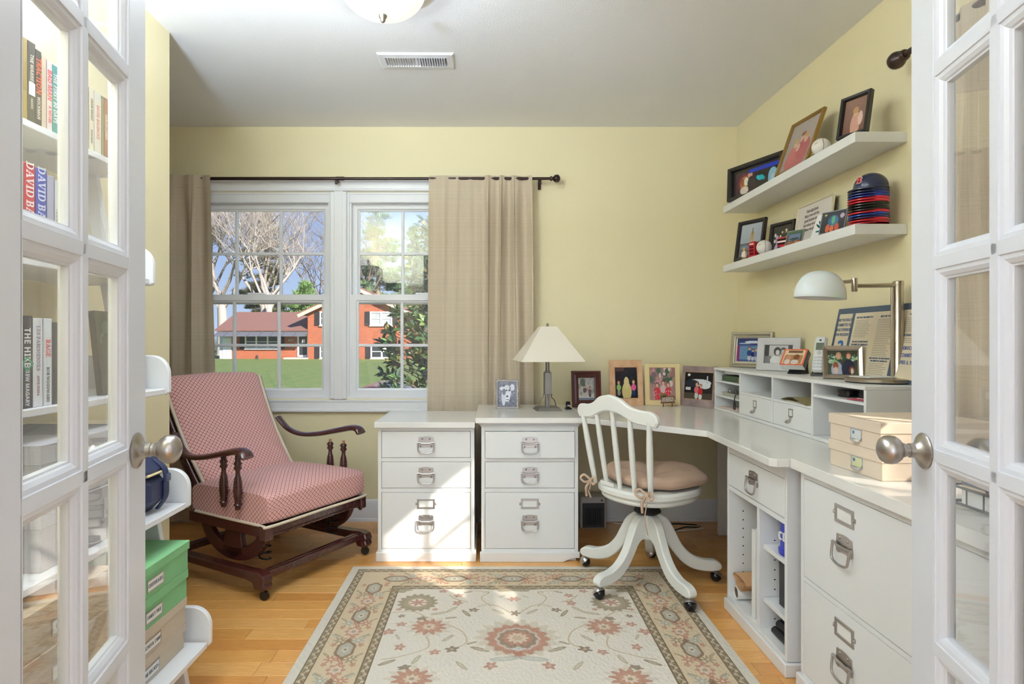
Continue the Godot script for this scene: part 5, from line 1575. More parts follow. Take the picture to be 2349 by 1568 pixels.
	part(h, "menu_ring", Shape.new().lathe([Vector2(0, 0), Vector2(0.009, 0), Vector2(0.009, 0.0014), Vector2(0, 0.002)], 16, Transform3D(Basis(Vector3(1, 0, 0), PI / 2), Vector3(0, 0.004, 0.0118))), mat("phone key", tone(190, 190, 190), 0.4))
	for i in 4:
		for j in 3:
			part(h, "key", bb(0.009, 0.0075, 0.0016, 0.0005), M["phone key"], Vector3(-0.012 + 0.012 * j, -0.018 - 0.0145 * i, 0.0122))
	# silver frame of a family with a dog
	var kin := picture(84, 84, [tone(56, 60, 48), tone(70, 84, 60)], scatter(34, 12, Vector2(0.02, 0.16), Vector2(0.98, 0.5), 0.06, [tone(60, 120, 70), tone(150, 190, 140), tone(40, 80, 50), tone(196, 214, 190)]) + [["o", 0.30, 0.80, 0.19, 0.34, tone(176, 184, 200)], ["o", 0.68, 0.74, 0.22, 0.38, tone(32, 34, 58)], ["o", 0.36, 0.22, 0.10, 0.16, tone(196, 150, 110)], ["o", 0.35, 0.24, 0.07, 0.11, tone(226, 178, 150)], ["o", 0.69, 0.21, 0.09, 0.14, tone(140, 80, 50)], ["o", 0.69, 0.24, 0.07, 0.11, tone(222, 170, 142)], ["o", 0.26, 0.62, 0.09, 0.15, tone(150, 80, 46)], ["o", 0.26, 0.82, 0.08, 0.14, tone(226, 190, 170)], ["o", 0.80, 0.80, 0.10, 0.16, tone(128, 62, 40)], ["o", 0.80, 0.84, 0.05, 0.12, tone(226, 214, 204)]])
	pic_frame("family_photo_frame", "brushed silver frame with a couple and two brown dogs beside the phone", 0.138, 0.132, 0.018, 0.018, mat("brushed silver", tone(190, 180, 166), 0.28, 1.0), kin, Vector3(1.388, y, -2.372), -26.0, 14.0, [Vector2(0, 0), Vector2(0, 0.014), Vector2(0.003, 0.018), Vector2(0.014, 0.013), Vector2(0.016, 0.010), Vector2(0.018, 0.008), Vector2(0.018, 0)], M["black"])
	poster(y)
	swing_arm_lamp(y)
	# in the pigeonholes
	var cream := mat("envelope cream", tone(226, 216, 188), 0.8)
	solo("envelope_stack", "thin pile of white envelopes at the top of the first pigeonhole", "envelopes", bb(0.15, 0.014, 0.2, 0.002), M["paper"], Vector3(1.36, 0.9425, -3.20), Vector3(0, 4, 0))
	solo("green_box", "dark green patterned stationery box in the first pigeonhole", "box", bb(0.17, 0.03, 0.2, 0.002), mat("green pattern", tone(66, 84, 58), 0.7), Vector3(1.37, 0.9103, -3.24), Vector3(0, 2, 0))
	solo("brown_notebook", "brown notebook lying beside the green stationery box", "notebook", bb(0.14, 0.028, 0.062, 0.002), mat("kraft brown", tone(150, 112, 82), 0.8), Vector3(1.355, 0.9093, -3.093), Vector3(0, 1, 0))
	c = thing("spectacles_tray", "clear plastic tray of spectacles on the middle shelf of the pigeonhole", "tray", Vector3(1.36, 0.815, -3.21), -90.0)
	part(c, "tray", Shape.new().frame(0.22, 0.16, [Vector2(0, 0), Vector2(-0.004, 0.02), Vector2(0.0, 0.02), Vector2(0.004, 0.002), Vector2(0.03, 0.002)], Transform3D(Basis(Vector3(1, 0, 0), -PI / 2), Vector3.ZERO)), mat("tray smoke", tone(180, 176, 160), 0.2))
	for k in 2:
		var ring: Array = []
		for i in 16:
			ring.append(Vector3(-0.06 + 0.075 * k + 0.024 * cos(TAU * i / 16), 0.026 + 0.012 * sin(TAU * i / 16), 0.06))
		part(c, "spectacle_rim", Shape.new().tube(ring, 0.0016, 5, false, true), M["black"])
	var cord: Array = curve([Vector3(1.258, 0.838, -3.09), Vector3(1.252, 0.815, -3.092), Vector3(1.252, 0.79, -3.085), Vector3(1.254, 0.765, -3.088), Vector3(1.252, 0.765, -3.10), Vector3(1.252, 0.79, -3.098), Vector3(1.256, 0.82, -3.10)], 5)
	solo("cable_loop", "black cable loop hanging out of the first pigeonhole", "cable", Shape.new().tube(cord, 0.003, 6), M["black"])
	solo("paper_pile", "pink-edged sheets lying on the floor of the first pigeonhole", "papers", bb(0.2, 0.008, 0.24, 0.001), mat("paper blush", tone(224, 200, 188), 0.8), Vector3(1.37, 0.7505, -3.21), Vector3(0, 3, 0))
	solo("manila_folder", "olive and cream folder bowed upward in the third pigeonhole", "folder", bent_sheet(0.22, 0.26, 0.026), mat("olive card", tone(150, 136, 92), 0.8), Vector3(1.39, 0.859, -2.51), Vector3(0, -90, 0))
	solo("cream_envelope", "flat cream envelope under the bowed folder", "envelope", bb(0.2, 0.003, 0.24, 0.0005), cream, Vector3(1.376, 0.8598, -2.51), Vector3(0, 2, 0))
	c = thing("mint_tin", "small round black tin on the shelf of the last pigeonhole", "tin", Vector3(1.34, 0.909, -2.255))
	part(c, "tin_body", Shape.new().lathe([Vector2(0, 0), Vector2(0.034, 0), Vector2(0.035, 0.003), Vector2(0.033, 0.009), Vector2(0.033, 0.014), Vector2(0, 0.014)], 24), M["black gloss"])
	part(c, "tin_lid", Shape.new().lathe([Vector2(0, 0.0142), Vector2(0.036, 0.0142), Vector2(0.036, 0.022), Vector2(0.033, 0.024), Vector2(0, 0.024)], 24), M["black gloss"])
	solo("red_card", "red card sticking out of the last pigeonhole shelf", "card", bb(0.13, 0.002, 0.10, 0), mat("card red", tone(196, 66, 84), 0.6), Vector3(1.345, 0.9105, -2.115), Vector3(0, 14, 0))
	solo("pink_card", "pale pink card on top of the red card in the hutch", "card", bb(0.11, 0.003, 0.09, 0), mat("card pink", tone(214, 170, 176), 0.6), Vector3(1.36, 0.913, -2.10), Vector3(0, 6, 0))


func bent_sheet(w: float, d: float, rise: float) -> Shape:
	var rows: Array = []
	for i in 9:
		var line := PackedVector3Array()
		for j in 13:
			var u := j / 12.0 - 0.5
			line.append(Vector3(u * w, rise * (0.12 + pow(sin(PI * (u + 0.5) * 0.8 + 0.5), 2)) * 0.8 - rise * 0.1, (i / 8.0 - 0.5) * d))
		rows.append(line)
	var under: Array = []
	for r in rows:
		var line := PackedVector3Array()
		for q in r:
			line.append(q - Vector3(0, 0.002, 0))
		under.append(line)
	return Shape.new().grid(rows, false, true).grid(under)


func poster(y: float) -> void:
	var c := thing("campaign_poster", "dark blue poster with cream text columns and a big blue question mark", "poster", Vector3(1.452, y, -2.322), -90.0)
	c.rotation_degrees.x = -12
	part(c, "board", bb(0.575, 0.293, 0.006, 0.001), mat("poster blue", tone(74, 88, 104), 0.6), Vector3(0, 0.1475, 0))
	var sheet := mat("poster cream", tone(222, 206, 176), 0.7)
	var blue := mat("print blue", tone(34, 96, 158), 0.6)
	var navy := mat("print navy", tone(58, 84, 116), 0.6)
	var grey := mat("print grey", tone(146, 140, 128), 0.7)
	var cols := [[-0.222, 0.092], [-0.022, 0.27], [0.205, 0.14]]
	for k in 3:
		part(c, "column", bb(cols[k][1], 0.255, 0.001, 0), sheet, Vector3(cols[k][0], 0.142, 0.0034))
	var first := ["ARE YOU REALLY", "COMMITTED TO", "ADLAI STEVENSON", "FOR PRESIDENT"]
	for k in 4:
		lettering(c, first[k], 0.0128, navy, Vector3(-0.222, 0.243 - 0.021 * k, 0.0042), Vector3.ZERO, "Droid Sans", true, 0.72)
	lettering(c, "?", 0.075, blue, Vector3(-0.220, 0.118, 0.0042), Vector3.ZERO, "Droid Sans", true)
	var heads := [["WHY VOTE UNCOMMITTED?", -0.090, 0.250, 0.0075], ["WHAT ARE THE ISSUES", 0.050, 0.250, 0.0075], ["WHO ARE THE INDEPENDENT", -0.090, 0.150, 0.007], ["UNCOMMITTED CANDIDATES?", -0.090, 0.138, 0.007], ["WHO ENDORSES THE INDEPENDENT", 0.050, 0.086, 0.0065], ["UNCOMMITTED CANDIDATES?", 0.050, 0.076, 0.0065], ["FOR DELEGATES", 0.205, 0.252, 0.009], ["ALTERNATE DELEGATES", 0.205, 0.175, 0.008]]
	for h in heads:
		lettering(c, h[0], h[3], navy, Vector3(h[1], h[2], 0.0042), Vector3.ZERO, "Droid Sans", true, 0.8)
	var last := ["DEMOCRATIC", "COMMITTEE", "APRIL 6, 1976"]
	for k in 3:
		lettering(c, last[k], 0.014, mat("print deep blue", tone(44, 76, 140), 0.6), Vector3(0.205, 0.128 - 0.026 * k, 0.0042), Vector3.ZERO, "Droid Sans", true, 0.75)
	var s := Shape.new()
	var r := RandomNumberGenerator.new()
	r.seed = 17
	for a in [[-0.09, 0.238, 11], [-0.09, 0.126, 16], [0.05, 0.238, 22], [0.05, 0.066, 8], [0.205, 0.238, 8], [0.205, 0.162, 3]]:
		for i in a[2]:
			var w: float = 0.105 * r.randf_range(0.72, 1.0)
			s.box(Vector3(a[0] - 0.0525 + w / 2, a[1] - 0.0068 * i, 0.0042), Vector3(w, 0.0016, 0.0004))
	part(c, "text_lines", s, grey).set_meta("kind", "stuff")


func swing_arm_lamp(y: float) -> void:
	var c := thing("swing_arm_lamp", "brushed nickel swing-arm desk lamp with a white glass half shade", "lamp", Vector3(1.412, y, -2.19))
	var n: Material = M["brushed silver"]
	part(c, "felt", Shape.new().lathe([Vector2(0, 0), Vector2(0.106, 0), Vector2(0.106, 0.004), Vector2(0, 0.004)], 40), M["black"])
	part(c, "base", Shape.new().lathe([Vector2(0, 0.004), Vector2(0.108, 0.004), Vector2(0.110, 0.006), Vector2(0.110, 0.015), Vector2(0.107, 0.0175), Vector2(0.03, 0.019), Vector2(0, 0.019)], 48), n)
	var foot := Vector3(0.058, 0, 0.02)
	part(c, "post", Shape.new().lathe([Vector2(0, 0.018), Vector2(0.02, 0.018), Vector2(0.02, 0.020), Vector2(0.0165, 0.024), Vector2(0.0165, 0.352), Vector2(0.0178, 0.353), Vector2(0.0178, 0.366), Vector2(0.015, 0.368), Vector2(0, 0.368)], 20, Transform3D(Basis(), foot)), n)
	part(c, "post_rod", Shape.new().lathe([Vector2(0, 0.018), Vector2(0.0055, 0.018), Vector2(0.0055, 0.345), Vector2(0, 0.345)], 12, Transform3D(Basis(), foot + Vector3(-0.022, 0, 0))), n)
	var elbow := Vector3(-0.096, 0, 0.012)
	part(c, "arm", Shape.new().tube([foot + Vector3(0, 0.352, 0), elbow + Vector3(0, 0.350, 0)], 0.0075, 12), n)
	part(c, "elbow", Shape.new().lathe([Vector2(0, 0.330), Vector2(0.0095, 0.330), Vector2(0.0105, 0.332), Vector2(0.0105, 0.377), Vector2(0.0095, 0.379), Vector2(0, 0.379)], 16, Transform3D(Basis(), elbow)), n)
	var socket := Vector3(-0.18, 0.352, 0.02)
	part(c, "arm", Shape.new().tube([elbow + Vector3(0, 0.368, 0), socket + Vector3(0.0, 0.008, 0)], 0.0065, 12), n)
	var d := (elbow + Vector3(0, 0.368, 0) - socket).normalized()
	var b := Basis(d.cross(Vector3.FORWARD).normalized(), d, Vector3())
	b.z = b.x.cross(b.y)
	part(c, "socket", Shape.new().lathe([Vector2(0, -0.026), Vector2(0.03, -0.026), Vector2(0.032, -0.020), Vector2(0.030, -0.014), Vector2(0.022, -0.008), Vector2(0.019, 0.0), Vector2(0.019, 0.014), Vector2(0.0225, 0.016), Vector2(0.0225, 0.026), Vector2(0.017, 0.032), Vector2(0, 0.034)], 24, Transform3D(b, socket)), n)
	# opal half shade, open below, with real thickness
	var opal := mat("opal glass", tone(246, 246, 246), 0.16, 0.0, {"subsurf_scatter_enabled": true, "subsurf_scatter_strength": 0.3, "backlight_enabled": true, "backlight": Color(0.5, 0.5, 0.5)})
	var rows: Array = []
	for side in 2:
		for i in 15:
			var f := i / 14.0 if side == 0 else 1.0 - i / 14.0
			var k := 1.0 if side == 0 else 0.955
			var a := f * PI / 2
			var line := PackedVector3Array()
			for j in 40:
				var t := TAU * j / 40
				var r := pow(sin(a), 0.75) * k
				line.append(Vector3(cos(t) * 0.088 * r, cos(a) * 0.098 * k - 0.052, sin(t) * 0.074 * r))
			rows.append(line)
	part(c, "shade", Shape.new().grid(rows, true, true), opal, socket + Vector3(-0.048, 0.004, 0.01), Vector3(0, 0, -4))
	solo("paper_slip", "white folded slip of paper lying on the lamp base", "paper", bb(0.13, 0.003, 0.09, 0.0005), M["paper"], Vector3(1.392, y + 0.0212, -2.185), Vector3(0, 12, 0))
	solo("lamp_cord", "dark lamp cord running off behind the nickel lamp base", "cord", Shape.new().tube(curve([Vector3(1.505, y + 0.012, -2.16), Vector3(1.515, y + 0.008, -2.11), Vector3(1.512, y + 0.004, -2.06)], 4), 0.003, 6), M["black"])


func desk_things() -> void:
	var y := 0.7315
	# dog picture in a beaded frame
	var pup := picture(80, 96, [tone(120, 120, 130), tone(96, 96, 108)], scatter(60, 41, Vector2(0, 0), Vector2(1, 1), 0.06, [tone(86, 86, 98), tone(140, 140, 150), tone(110, 110, 122)]) + [["o", 0.48, 0.42, 0.24, 0.30, tone(226, 226, 230)], ["o", 0.50, 0.62, 0.15, 0.18, tone(236, 236, 238)], ["o", 0.30, 0.62, 0.12, 0.34, tone(214, 214, 220)], ["o", 0.22, 0.26, 0.14, 0.08, tone(232, 232, 236)], ["o", 0.78, 0.22, 0.13, 0.14, tone(228, 228, 232)], ["o", 0.32, 0.40, 0.10, 0.13, tone(110, 110, 124)], ["o", 0.46, 0.34, 0.05, 0.03, tone(70, 70, 80)], ["o", 0.60, 0.34, 0.05, 0.03, tone(60, 60, 70)], ["o", 0.50, 0.58, 0.06, 0.04, tone(40, 40, 46)], ["o", 0.52, 0.72, 0.09, 0.02, tone(110, 110, 120)], ["o", 0.66, 0.28, 0.03, 0.1, tone(90, 90, 100)]])
	var c := pic_frame("beaded_frame", "pewter beaded frame with a black and white dog photo by the curtain", 0.126, 0.162, 0.013, 0.006, M["pewter"], pup, Vector3(0.092, y, -3.40), 0.0, 6.0)
	var bead := Shape.new().ball(Vector3.ZERO, Vector3(0.0042, 0.0042, 0.0035), 8, 6).mesh()
	for row in 2:
		var inset := 0.001 + 0.0085 * row
		var nx := 15 - row * 2
		var ny := 19 - row * 2
		for i in nx:
			for s in [0.0, 1.0]:
				part(c, "bead", bead, M["pewter"], Vector3(lerpf(-0.063 + inset, 0.063 - inset, float(i) / (nx - 1)), lerpf(inset, 0.162 - inset, s), 0.006))
		for i in range(1, ny - 1):
			for s in [0.0, 1.0]:
				part(c, "bead", bead, M["pewter"], Vector3(lerpf(-0.063 + inset, 0.063 - inset, s), lerpf(inset, 0.162 - inset, float(i) / (ny - 1)), 0.006))
	# pyramid-shade lamp
	c = thing("table_lamp", "table lamp with a cream pyramid shade and brushed metal column on the desk", "lamp", Vector3(0.315, y, -3.345), 6.0)
	var n := mat("brushed steel", tone(150, 147, 144), 0.5, 1.0)
	var base := Shape.new()
	base.quad(Vector3(-0.071, 0, 0.071), Vector3(0.071, 0, 0.071), Vector3(0.056, 0.017, 0.056), Vector3(-0.056, 0.017, 0.056))
	base.quad(Vector3(0.071, 0, 0.071), Vector3(0.071, 0, -0.071), Vector3(0.056, 0.017, -0.056), Vector3(0.056, 0.017, 0.056))
	base.quad(Vector3(0.071, 0, -0.071), Vector3(-0.071, 0, -0.071), Vector3(-0.056, 0.017, -0.056), Vector3(0.056, 0.017, -0.056))
	base.quad(Vector3(-0.071, 0, -0.071), Vector3(-0.071, 0, 0.071), Vector3(-0.056, 0.017, 0.056), Vector3(-0.056, 0.017, -0.056))
	base.quad(Vector3(-0.056, 0.017, 0.056), Vector3(0.056, 0.017, 0.056), Vector3(0.056, 0.017, -0.056), Vector3(-0.056, 0.017, -0.056))
	base.quad(Vector3(-0.071, 0, -0.071), Vector3(0.071, 0, -0.071), Vector3(0.071, 0, 0.071), Vector3(-0.071, 0, 0.071))
	part(c, "base", base, n)
	for s in [-1.0, 1.0]:
		part(c, "scroll", Shape.new().tube(curve([Vector3(s * 0.048, 0.017, 0), Vector3(s * 0.046, 0.035, 0), Vector3(s * 0.036, 0.058, 0), Vector3(s * 0.024, 0.068, 0), Vector3(s * 0.024, 0.088, 0)], 5), 0.005, 8, true, false, Vector2(0.6, 1.6)), n)
		part(c, "scroll", Shape.new().tube(curve([Vector3(0, 0.017, s * 0.048), Vector3(0, 0.035, s * 0.046), Vector3(0, 0.058, s * 0.036), Vector3(0, 0.068, s * 0.024), Vector3(0, 0.088, s * 0.024)], 5), 0.005, 8, true, false, Vector2(0.6, 1.6)), n)
	part(c, "column", Shape.new().box(Vector3(0, 0.05, 0), Vector3(0.024, 0.07, 0.024), 0.002).box(Vector3(0, 0.146, 0), Vector3(0.038, 0.124, 0.038), 0.002).box(Vector3(0, 0.212, 0), Vector3(0.03, 0.008, 0.03), 0.002), n)
	part(c, "stem", Shape.new().lathe([Vector2(0, 0.214), Vector2(0.0115, 0.214), Vector2(0.0115, 0.275), Vector2(0.006, 0.278), Vector2(0.006, 0.46), Vector2(0, 0.46)], 16), n)
	part(c, "finial", Shape.new().lathe([Vector2(0, 0.457), Vector2(0.007, 0.457), Vector2(0.007, 0.478), Vector2(0.005, 0.48), Vector2(0, 0.48)], 12), n)
	var shade := Shape.new()
	for k in 4:
		var t := Basis(Vector3.UP, PI / 2 * k)
		shade.quad(t * Vector3(-0.172, 0.272, 0.172), t * Vector3(0.172, 0.272, 0.172), t * Vector3(0.044, 0.462, 0.044), t * Vector3(-0.044, 0.462, 0.044))
		shade.quad(t * Vector3(0.169, 0.272, 0.169), t * Vector3(-0.169, 0.272, 0.169), t * Vector3(-0.042, 0.461, 0.042), t * Vector3(0.042, 0.461, 0.042))
		shade.quad(t * Vector3(-0.172, 0.272, 0.172), t * Vector3(-0.169, 0.272, 0.169), t * Vector3(0.169, 0.272, 0.169), t * Vector3(0.172, 0.272, 0.172))
	var fabric := mat("shade cloth", tone(240, 230, 212), 0.85, 0.0, {"backlight_enabled": true, "backlight": Color(0.4, 0.37, 0.32)})
	part(c, "shade", shade, fabric)
	part(c, "harp", Shape.new().tube([Vector3(-0.043, 0.458, 0), Vector3(0.043, 0.458, 0)], 0.002, 6), n)
	# small black clip stand
	c = thing("desk_clip", "tiny black card holder with white letters beside the lamp", "card holder", Vector3(0.432, y, -3.36), 12.0)
	part(c, "foot", Shape.new().box(Vector3(0, 0.005, 0), Vector3(0.034, 0.010, 0.028), 0.002).box(Vector3(-0.003, 0.012, -0.003), Vector3(0.022, 0.01, 0.018), 0.002), M["black gloss"])
	part(c, "block", bb(0.024, 0.026, 0.016, 0.003), M["black gloss"], Vector3(0, 0.031, -0.002))
	lettering(c, "GO", 0.0085, M["paper"], Vector3(0, 0.022, 0.0085), Vector3(-8, 0, 0), "Droid Sans", true)
	# brown frame
	var kids := picture(72, 96, [tone(190, 184, 182), tone(206, 200, 198)], scatter(60, 51, Vector2(0, 0), Vector2(1, 0.7), 0.07, [tone(214, 206, 204), tone(170, 168, 166), tone(150, 156, 146), tone(206, 190, 190)]) + [["o", 0.28, 0.2, 0.16, 0.18, tone(104, 116, 104)], ["person", 0.40, 0.84, 0.55, tone(70, 60, 66), tone(110, 84, 90), tone(206, 186, 180)], ["person", 0.72, 0.86, 0.5, tone(84, 66, 66), tone(130, 92, 98), tone(90, 84, 96)], ["r", 0.5, 0.95, 0.5, 0.05, tone(120, 130, 146)]])
	pic_frame("children_picture", "stepped mahogany brown frame with a faded photo of two children", 0.172, 0.208, 0.040, 0.02, mat("frame brown", tone(78, 34, 28), 0.35), kids, Vector3(0.553, y, -3.478), 5.0, 7.0, [Vector2(0, 0), Vector2(0, 0.016), Vector2(0.003, 0.02), Vector2(0.012, 0.02), Vector2(0.016, 0.014), Vector2(0.026, 0.016), Vector2(0.030, 0.011), Vector2(0.040, 0.008), Vector2(0.040, 0)])
	# photo folders of printed card
	var peach := mat("folder peach", tone(226, 188, 150), 0.75)
	peach.albedo_texture = noise(0.02, 4, 61, 128, FastNoiseLite.TYPE_SIMPLEX_SMOOTH, [Color(0.9, 0.82, 0.76), Color(1, 1, 1)])
	var gown := picture(80, 104, [tone(34, 30, 42), tone(26, 24, 34)], [["r", 0.2, 0.06, 0.2, 0.06, tone(84, 60, 58)], ["o", 0.5, 0.78, 0.22, 0.30, tone(226, 204, 136)], ["o", 0.5, 0.5, 0.12, 0.2, tone(232, 212, 150)], ["person", 0.14, 0.92, 0.52, tone(150, 96, 60), tone(150, 196, 110), tone(150, 140, 130)], ["person", 0.82, 0.94, 0.56, tone(170, 110, 66), tone(228, 96, 146), tone(40, 60, 110)]])
	folder_card("photo_folder", "peach marbled photo folder with two children and a yellow drape", 0.205, 0.262, peach, gown, Vector2(0.135, 0.18), 0.008, Vector3(0.806, y, -3.555), 8.0)
	var yellow := mat("folder yellow", tone(226, 202, 150), 0.75)
	var party := picture(80, 104, [tone(150, 110, 110), tone(176, 136, 130)], scatter(30, 71, Vector2(0, 0), Vector2(1, 0.5), 0.09, [tone(70, 96, 72), tone(206, 150, 156), tone(120, 96, 100), tone(180, 140, 120), tone(226, 200, 196)]) + [["person", 0.28, 1.05, 0.62, tone(60, 40, 36), tone(206, 52, 62), tone(206, 52, 62)], ["person", 0.52, 0.98, 0.62, tone(84, 50, 40), tone(226, 190, 190), tone(206, 60, 66)], ["person", 0.72, 1.04, 0.62, tone(110, 70, 50), tone(210, 56, 64), tone(206, 52, 62)]] + scatter(30, 72, Vector2(0.14, 0.72), Vector2(0.86, 1.0), 0.018, [tone(240, 214, 214)]))
	folder_card("photo_folder", "pale yellow photo folder with three children in red", 0.205, 0.246, yellow, party, Vector2(0.145, 0.19), 0.0, Vector3(1.022, y, -3.575), -6.0)
	var stone := mat("folder stone", tone(168, 150, 144), 0.75)
	stone.albedo_texture = noise(0.012, 4, 66, 128, FastNoiseLite.TYPE_SIMPLEX_SMOOTH, [Color(0.72, 0.68, 0.7), Color(1, 0.98, 0.96)])
	var plane := picture(104, 92, [tone(20, 20, 26), tone(30, 30, 34)], [["r", 0.5, 0.9, 0.5, 0.12, tone(70, 62, 52)], ["o", 0.52, 0.38, 0.42, 0.14, tone(226, 228, 232)], ["o", 0.26, 0.42, 0.26, 0.14, tone(40, 46, 58)], ["o", 0.72, 0.48, 0.2, 0.12, tone(232, 232, 234)], ["r", 0.8, 0.26, 0.02, 0.13, tone(206, 206, 210)], ["o", 0.14, 0.1, 0.05, 0.05, tone(236, 236, 232)], ["r", 0.14, 0.62, 0.09, 0.05, tone(206, 206, 206)], ["person", 0.44, 0.99, 0.66, tone(140, 84, 54), tone(214, 110, 112), tone(214, 206, 200)], ["person", 0.58, 1.02, 0.62, tone(130, 76, 50), tone(186, 36, 46), tone(222, 216, 212)]])
	folder_card("photo_folder", "grey-brown photo folder with two children before an aircraft", 0.222, 0.236, stone, plane, Vector2(0.18, 0.155), 0.0, Vector3(1.196, y, -3.488), -50.0)
	# little sign on an easel
	c = thing("easel_sign", "tiny brown wooden sign with white lettering on two legs", "sign", Vector3(1.028, y, -3.496), 0.0)
	c.rotation_degrees.x = -6
	var sign_ := mat("sign brown", tone(112, 72, 40), 0.6)
	part(c, "board", bb(0.082, 0.042, 0.006, 0.001), sign_, Vector3(0, 0.041, 0), Vector3(0, 0, 3))
	for x in [-0.026, 0.026]:
		part(c, "leg", bb(0.005, 0.022, 0.006, 0.0005), sign_, Vector3(x, 0.011, 0))
	part(c, "sprig", Shape.new().ball(Vector3(-0.028, 0.064, 0.002), Vector3(0.016, 0.009, 0.005), 10, 6).ball(Vector3(-0.014, 0.068, 0.002), Vector3(0.009, 0.007, 0.004), 10, 6), mat("sprig", tone(120, 112, 60), 0.8))
	lettering(c, "QUEEN'S", 0.011, M["paper"], Vector3(0.0, 0.0475, 0.0036), Vector3(0, 0, 3), "Droid Serif", true)
	lettering(c, "COOKING!", 0.012, M["paper"], Vector3(-0.002, 0.0345, 0.0036), Vector3(0, 0, 3), "Droid Serif", true)


func folder_card(called: String, label: String, w: float, h: float, m: Material, print_: Material, size: Vector2, rise: float, at: Vector3, turn: float) -> void:
	var c := thing(called, label, "photo folder", at, turn, "photo folders on the desk")
	c.rotation_degrees.x = -7
	part(c, "front_card", bb(w, h, 0.002, 0.0005), m, Vector3(0, h / 2, 0))
	var o := part(c, "back_card", bb(w, h + rise, 0.002, 0.0005), m, Vector3(0, (h + rise) / 2, -0.012), Vector3(5, 0, 0))
	part(c, "spine", bb(0.002, h, 0.012, 0.0), m, Vector3(w / 2 - 0.001, h / 2, -0.006))
	part(c, "picture_edge", Shape.new().frame(size.x + 0.006, size.y + 0.006, [Vector2(0, 0), Vector2(0, 0.0012), Vector2(0.004, 0.0008), Vector2(0.004, 0)]), mat("gilt edge", tone(170, 130, 90), 0.5), Vector3(0, h / 2 + 0.004, 0.001))
	part(c, "picture", face(size.x, size.y), print_, Vector3(0, h / 2 + 0.004, 0.0014))


func tube_roll(called: String, label: String, at: Vector3, r: float, l: float, m: Material, turn := 0.0) -> void:  # a hollow roll lying along x
	var c := thing(called, label, "paper roll", at, turn)
	var lay := Transform3D(Basis(Vector3(0, 0, 1), -PI / 2), Vector3(0, r, 0))
	part(c, "sheet", Shape.new().lathe([Vector2(r - 0.004, 0.0), Vector2(r, 0.0), Vector2(r, l), Vector2(r - 0.004, l), Vector2(r - 0.004, 0.0)], 28, lay), m)
	part(c, "core", Shape.new().lathe([Vector2(r - 0.007, 0.006), Vector2(r - 0.0041, 0.006), Vector2(r - 0.0041, l - 0.006), Vector2(r - 0.007, l - 0.006), Vector2(r - 0.007, 0.006)], 28, lay), mat("core brown", tone(128, 100, 78), 0.9))


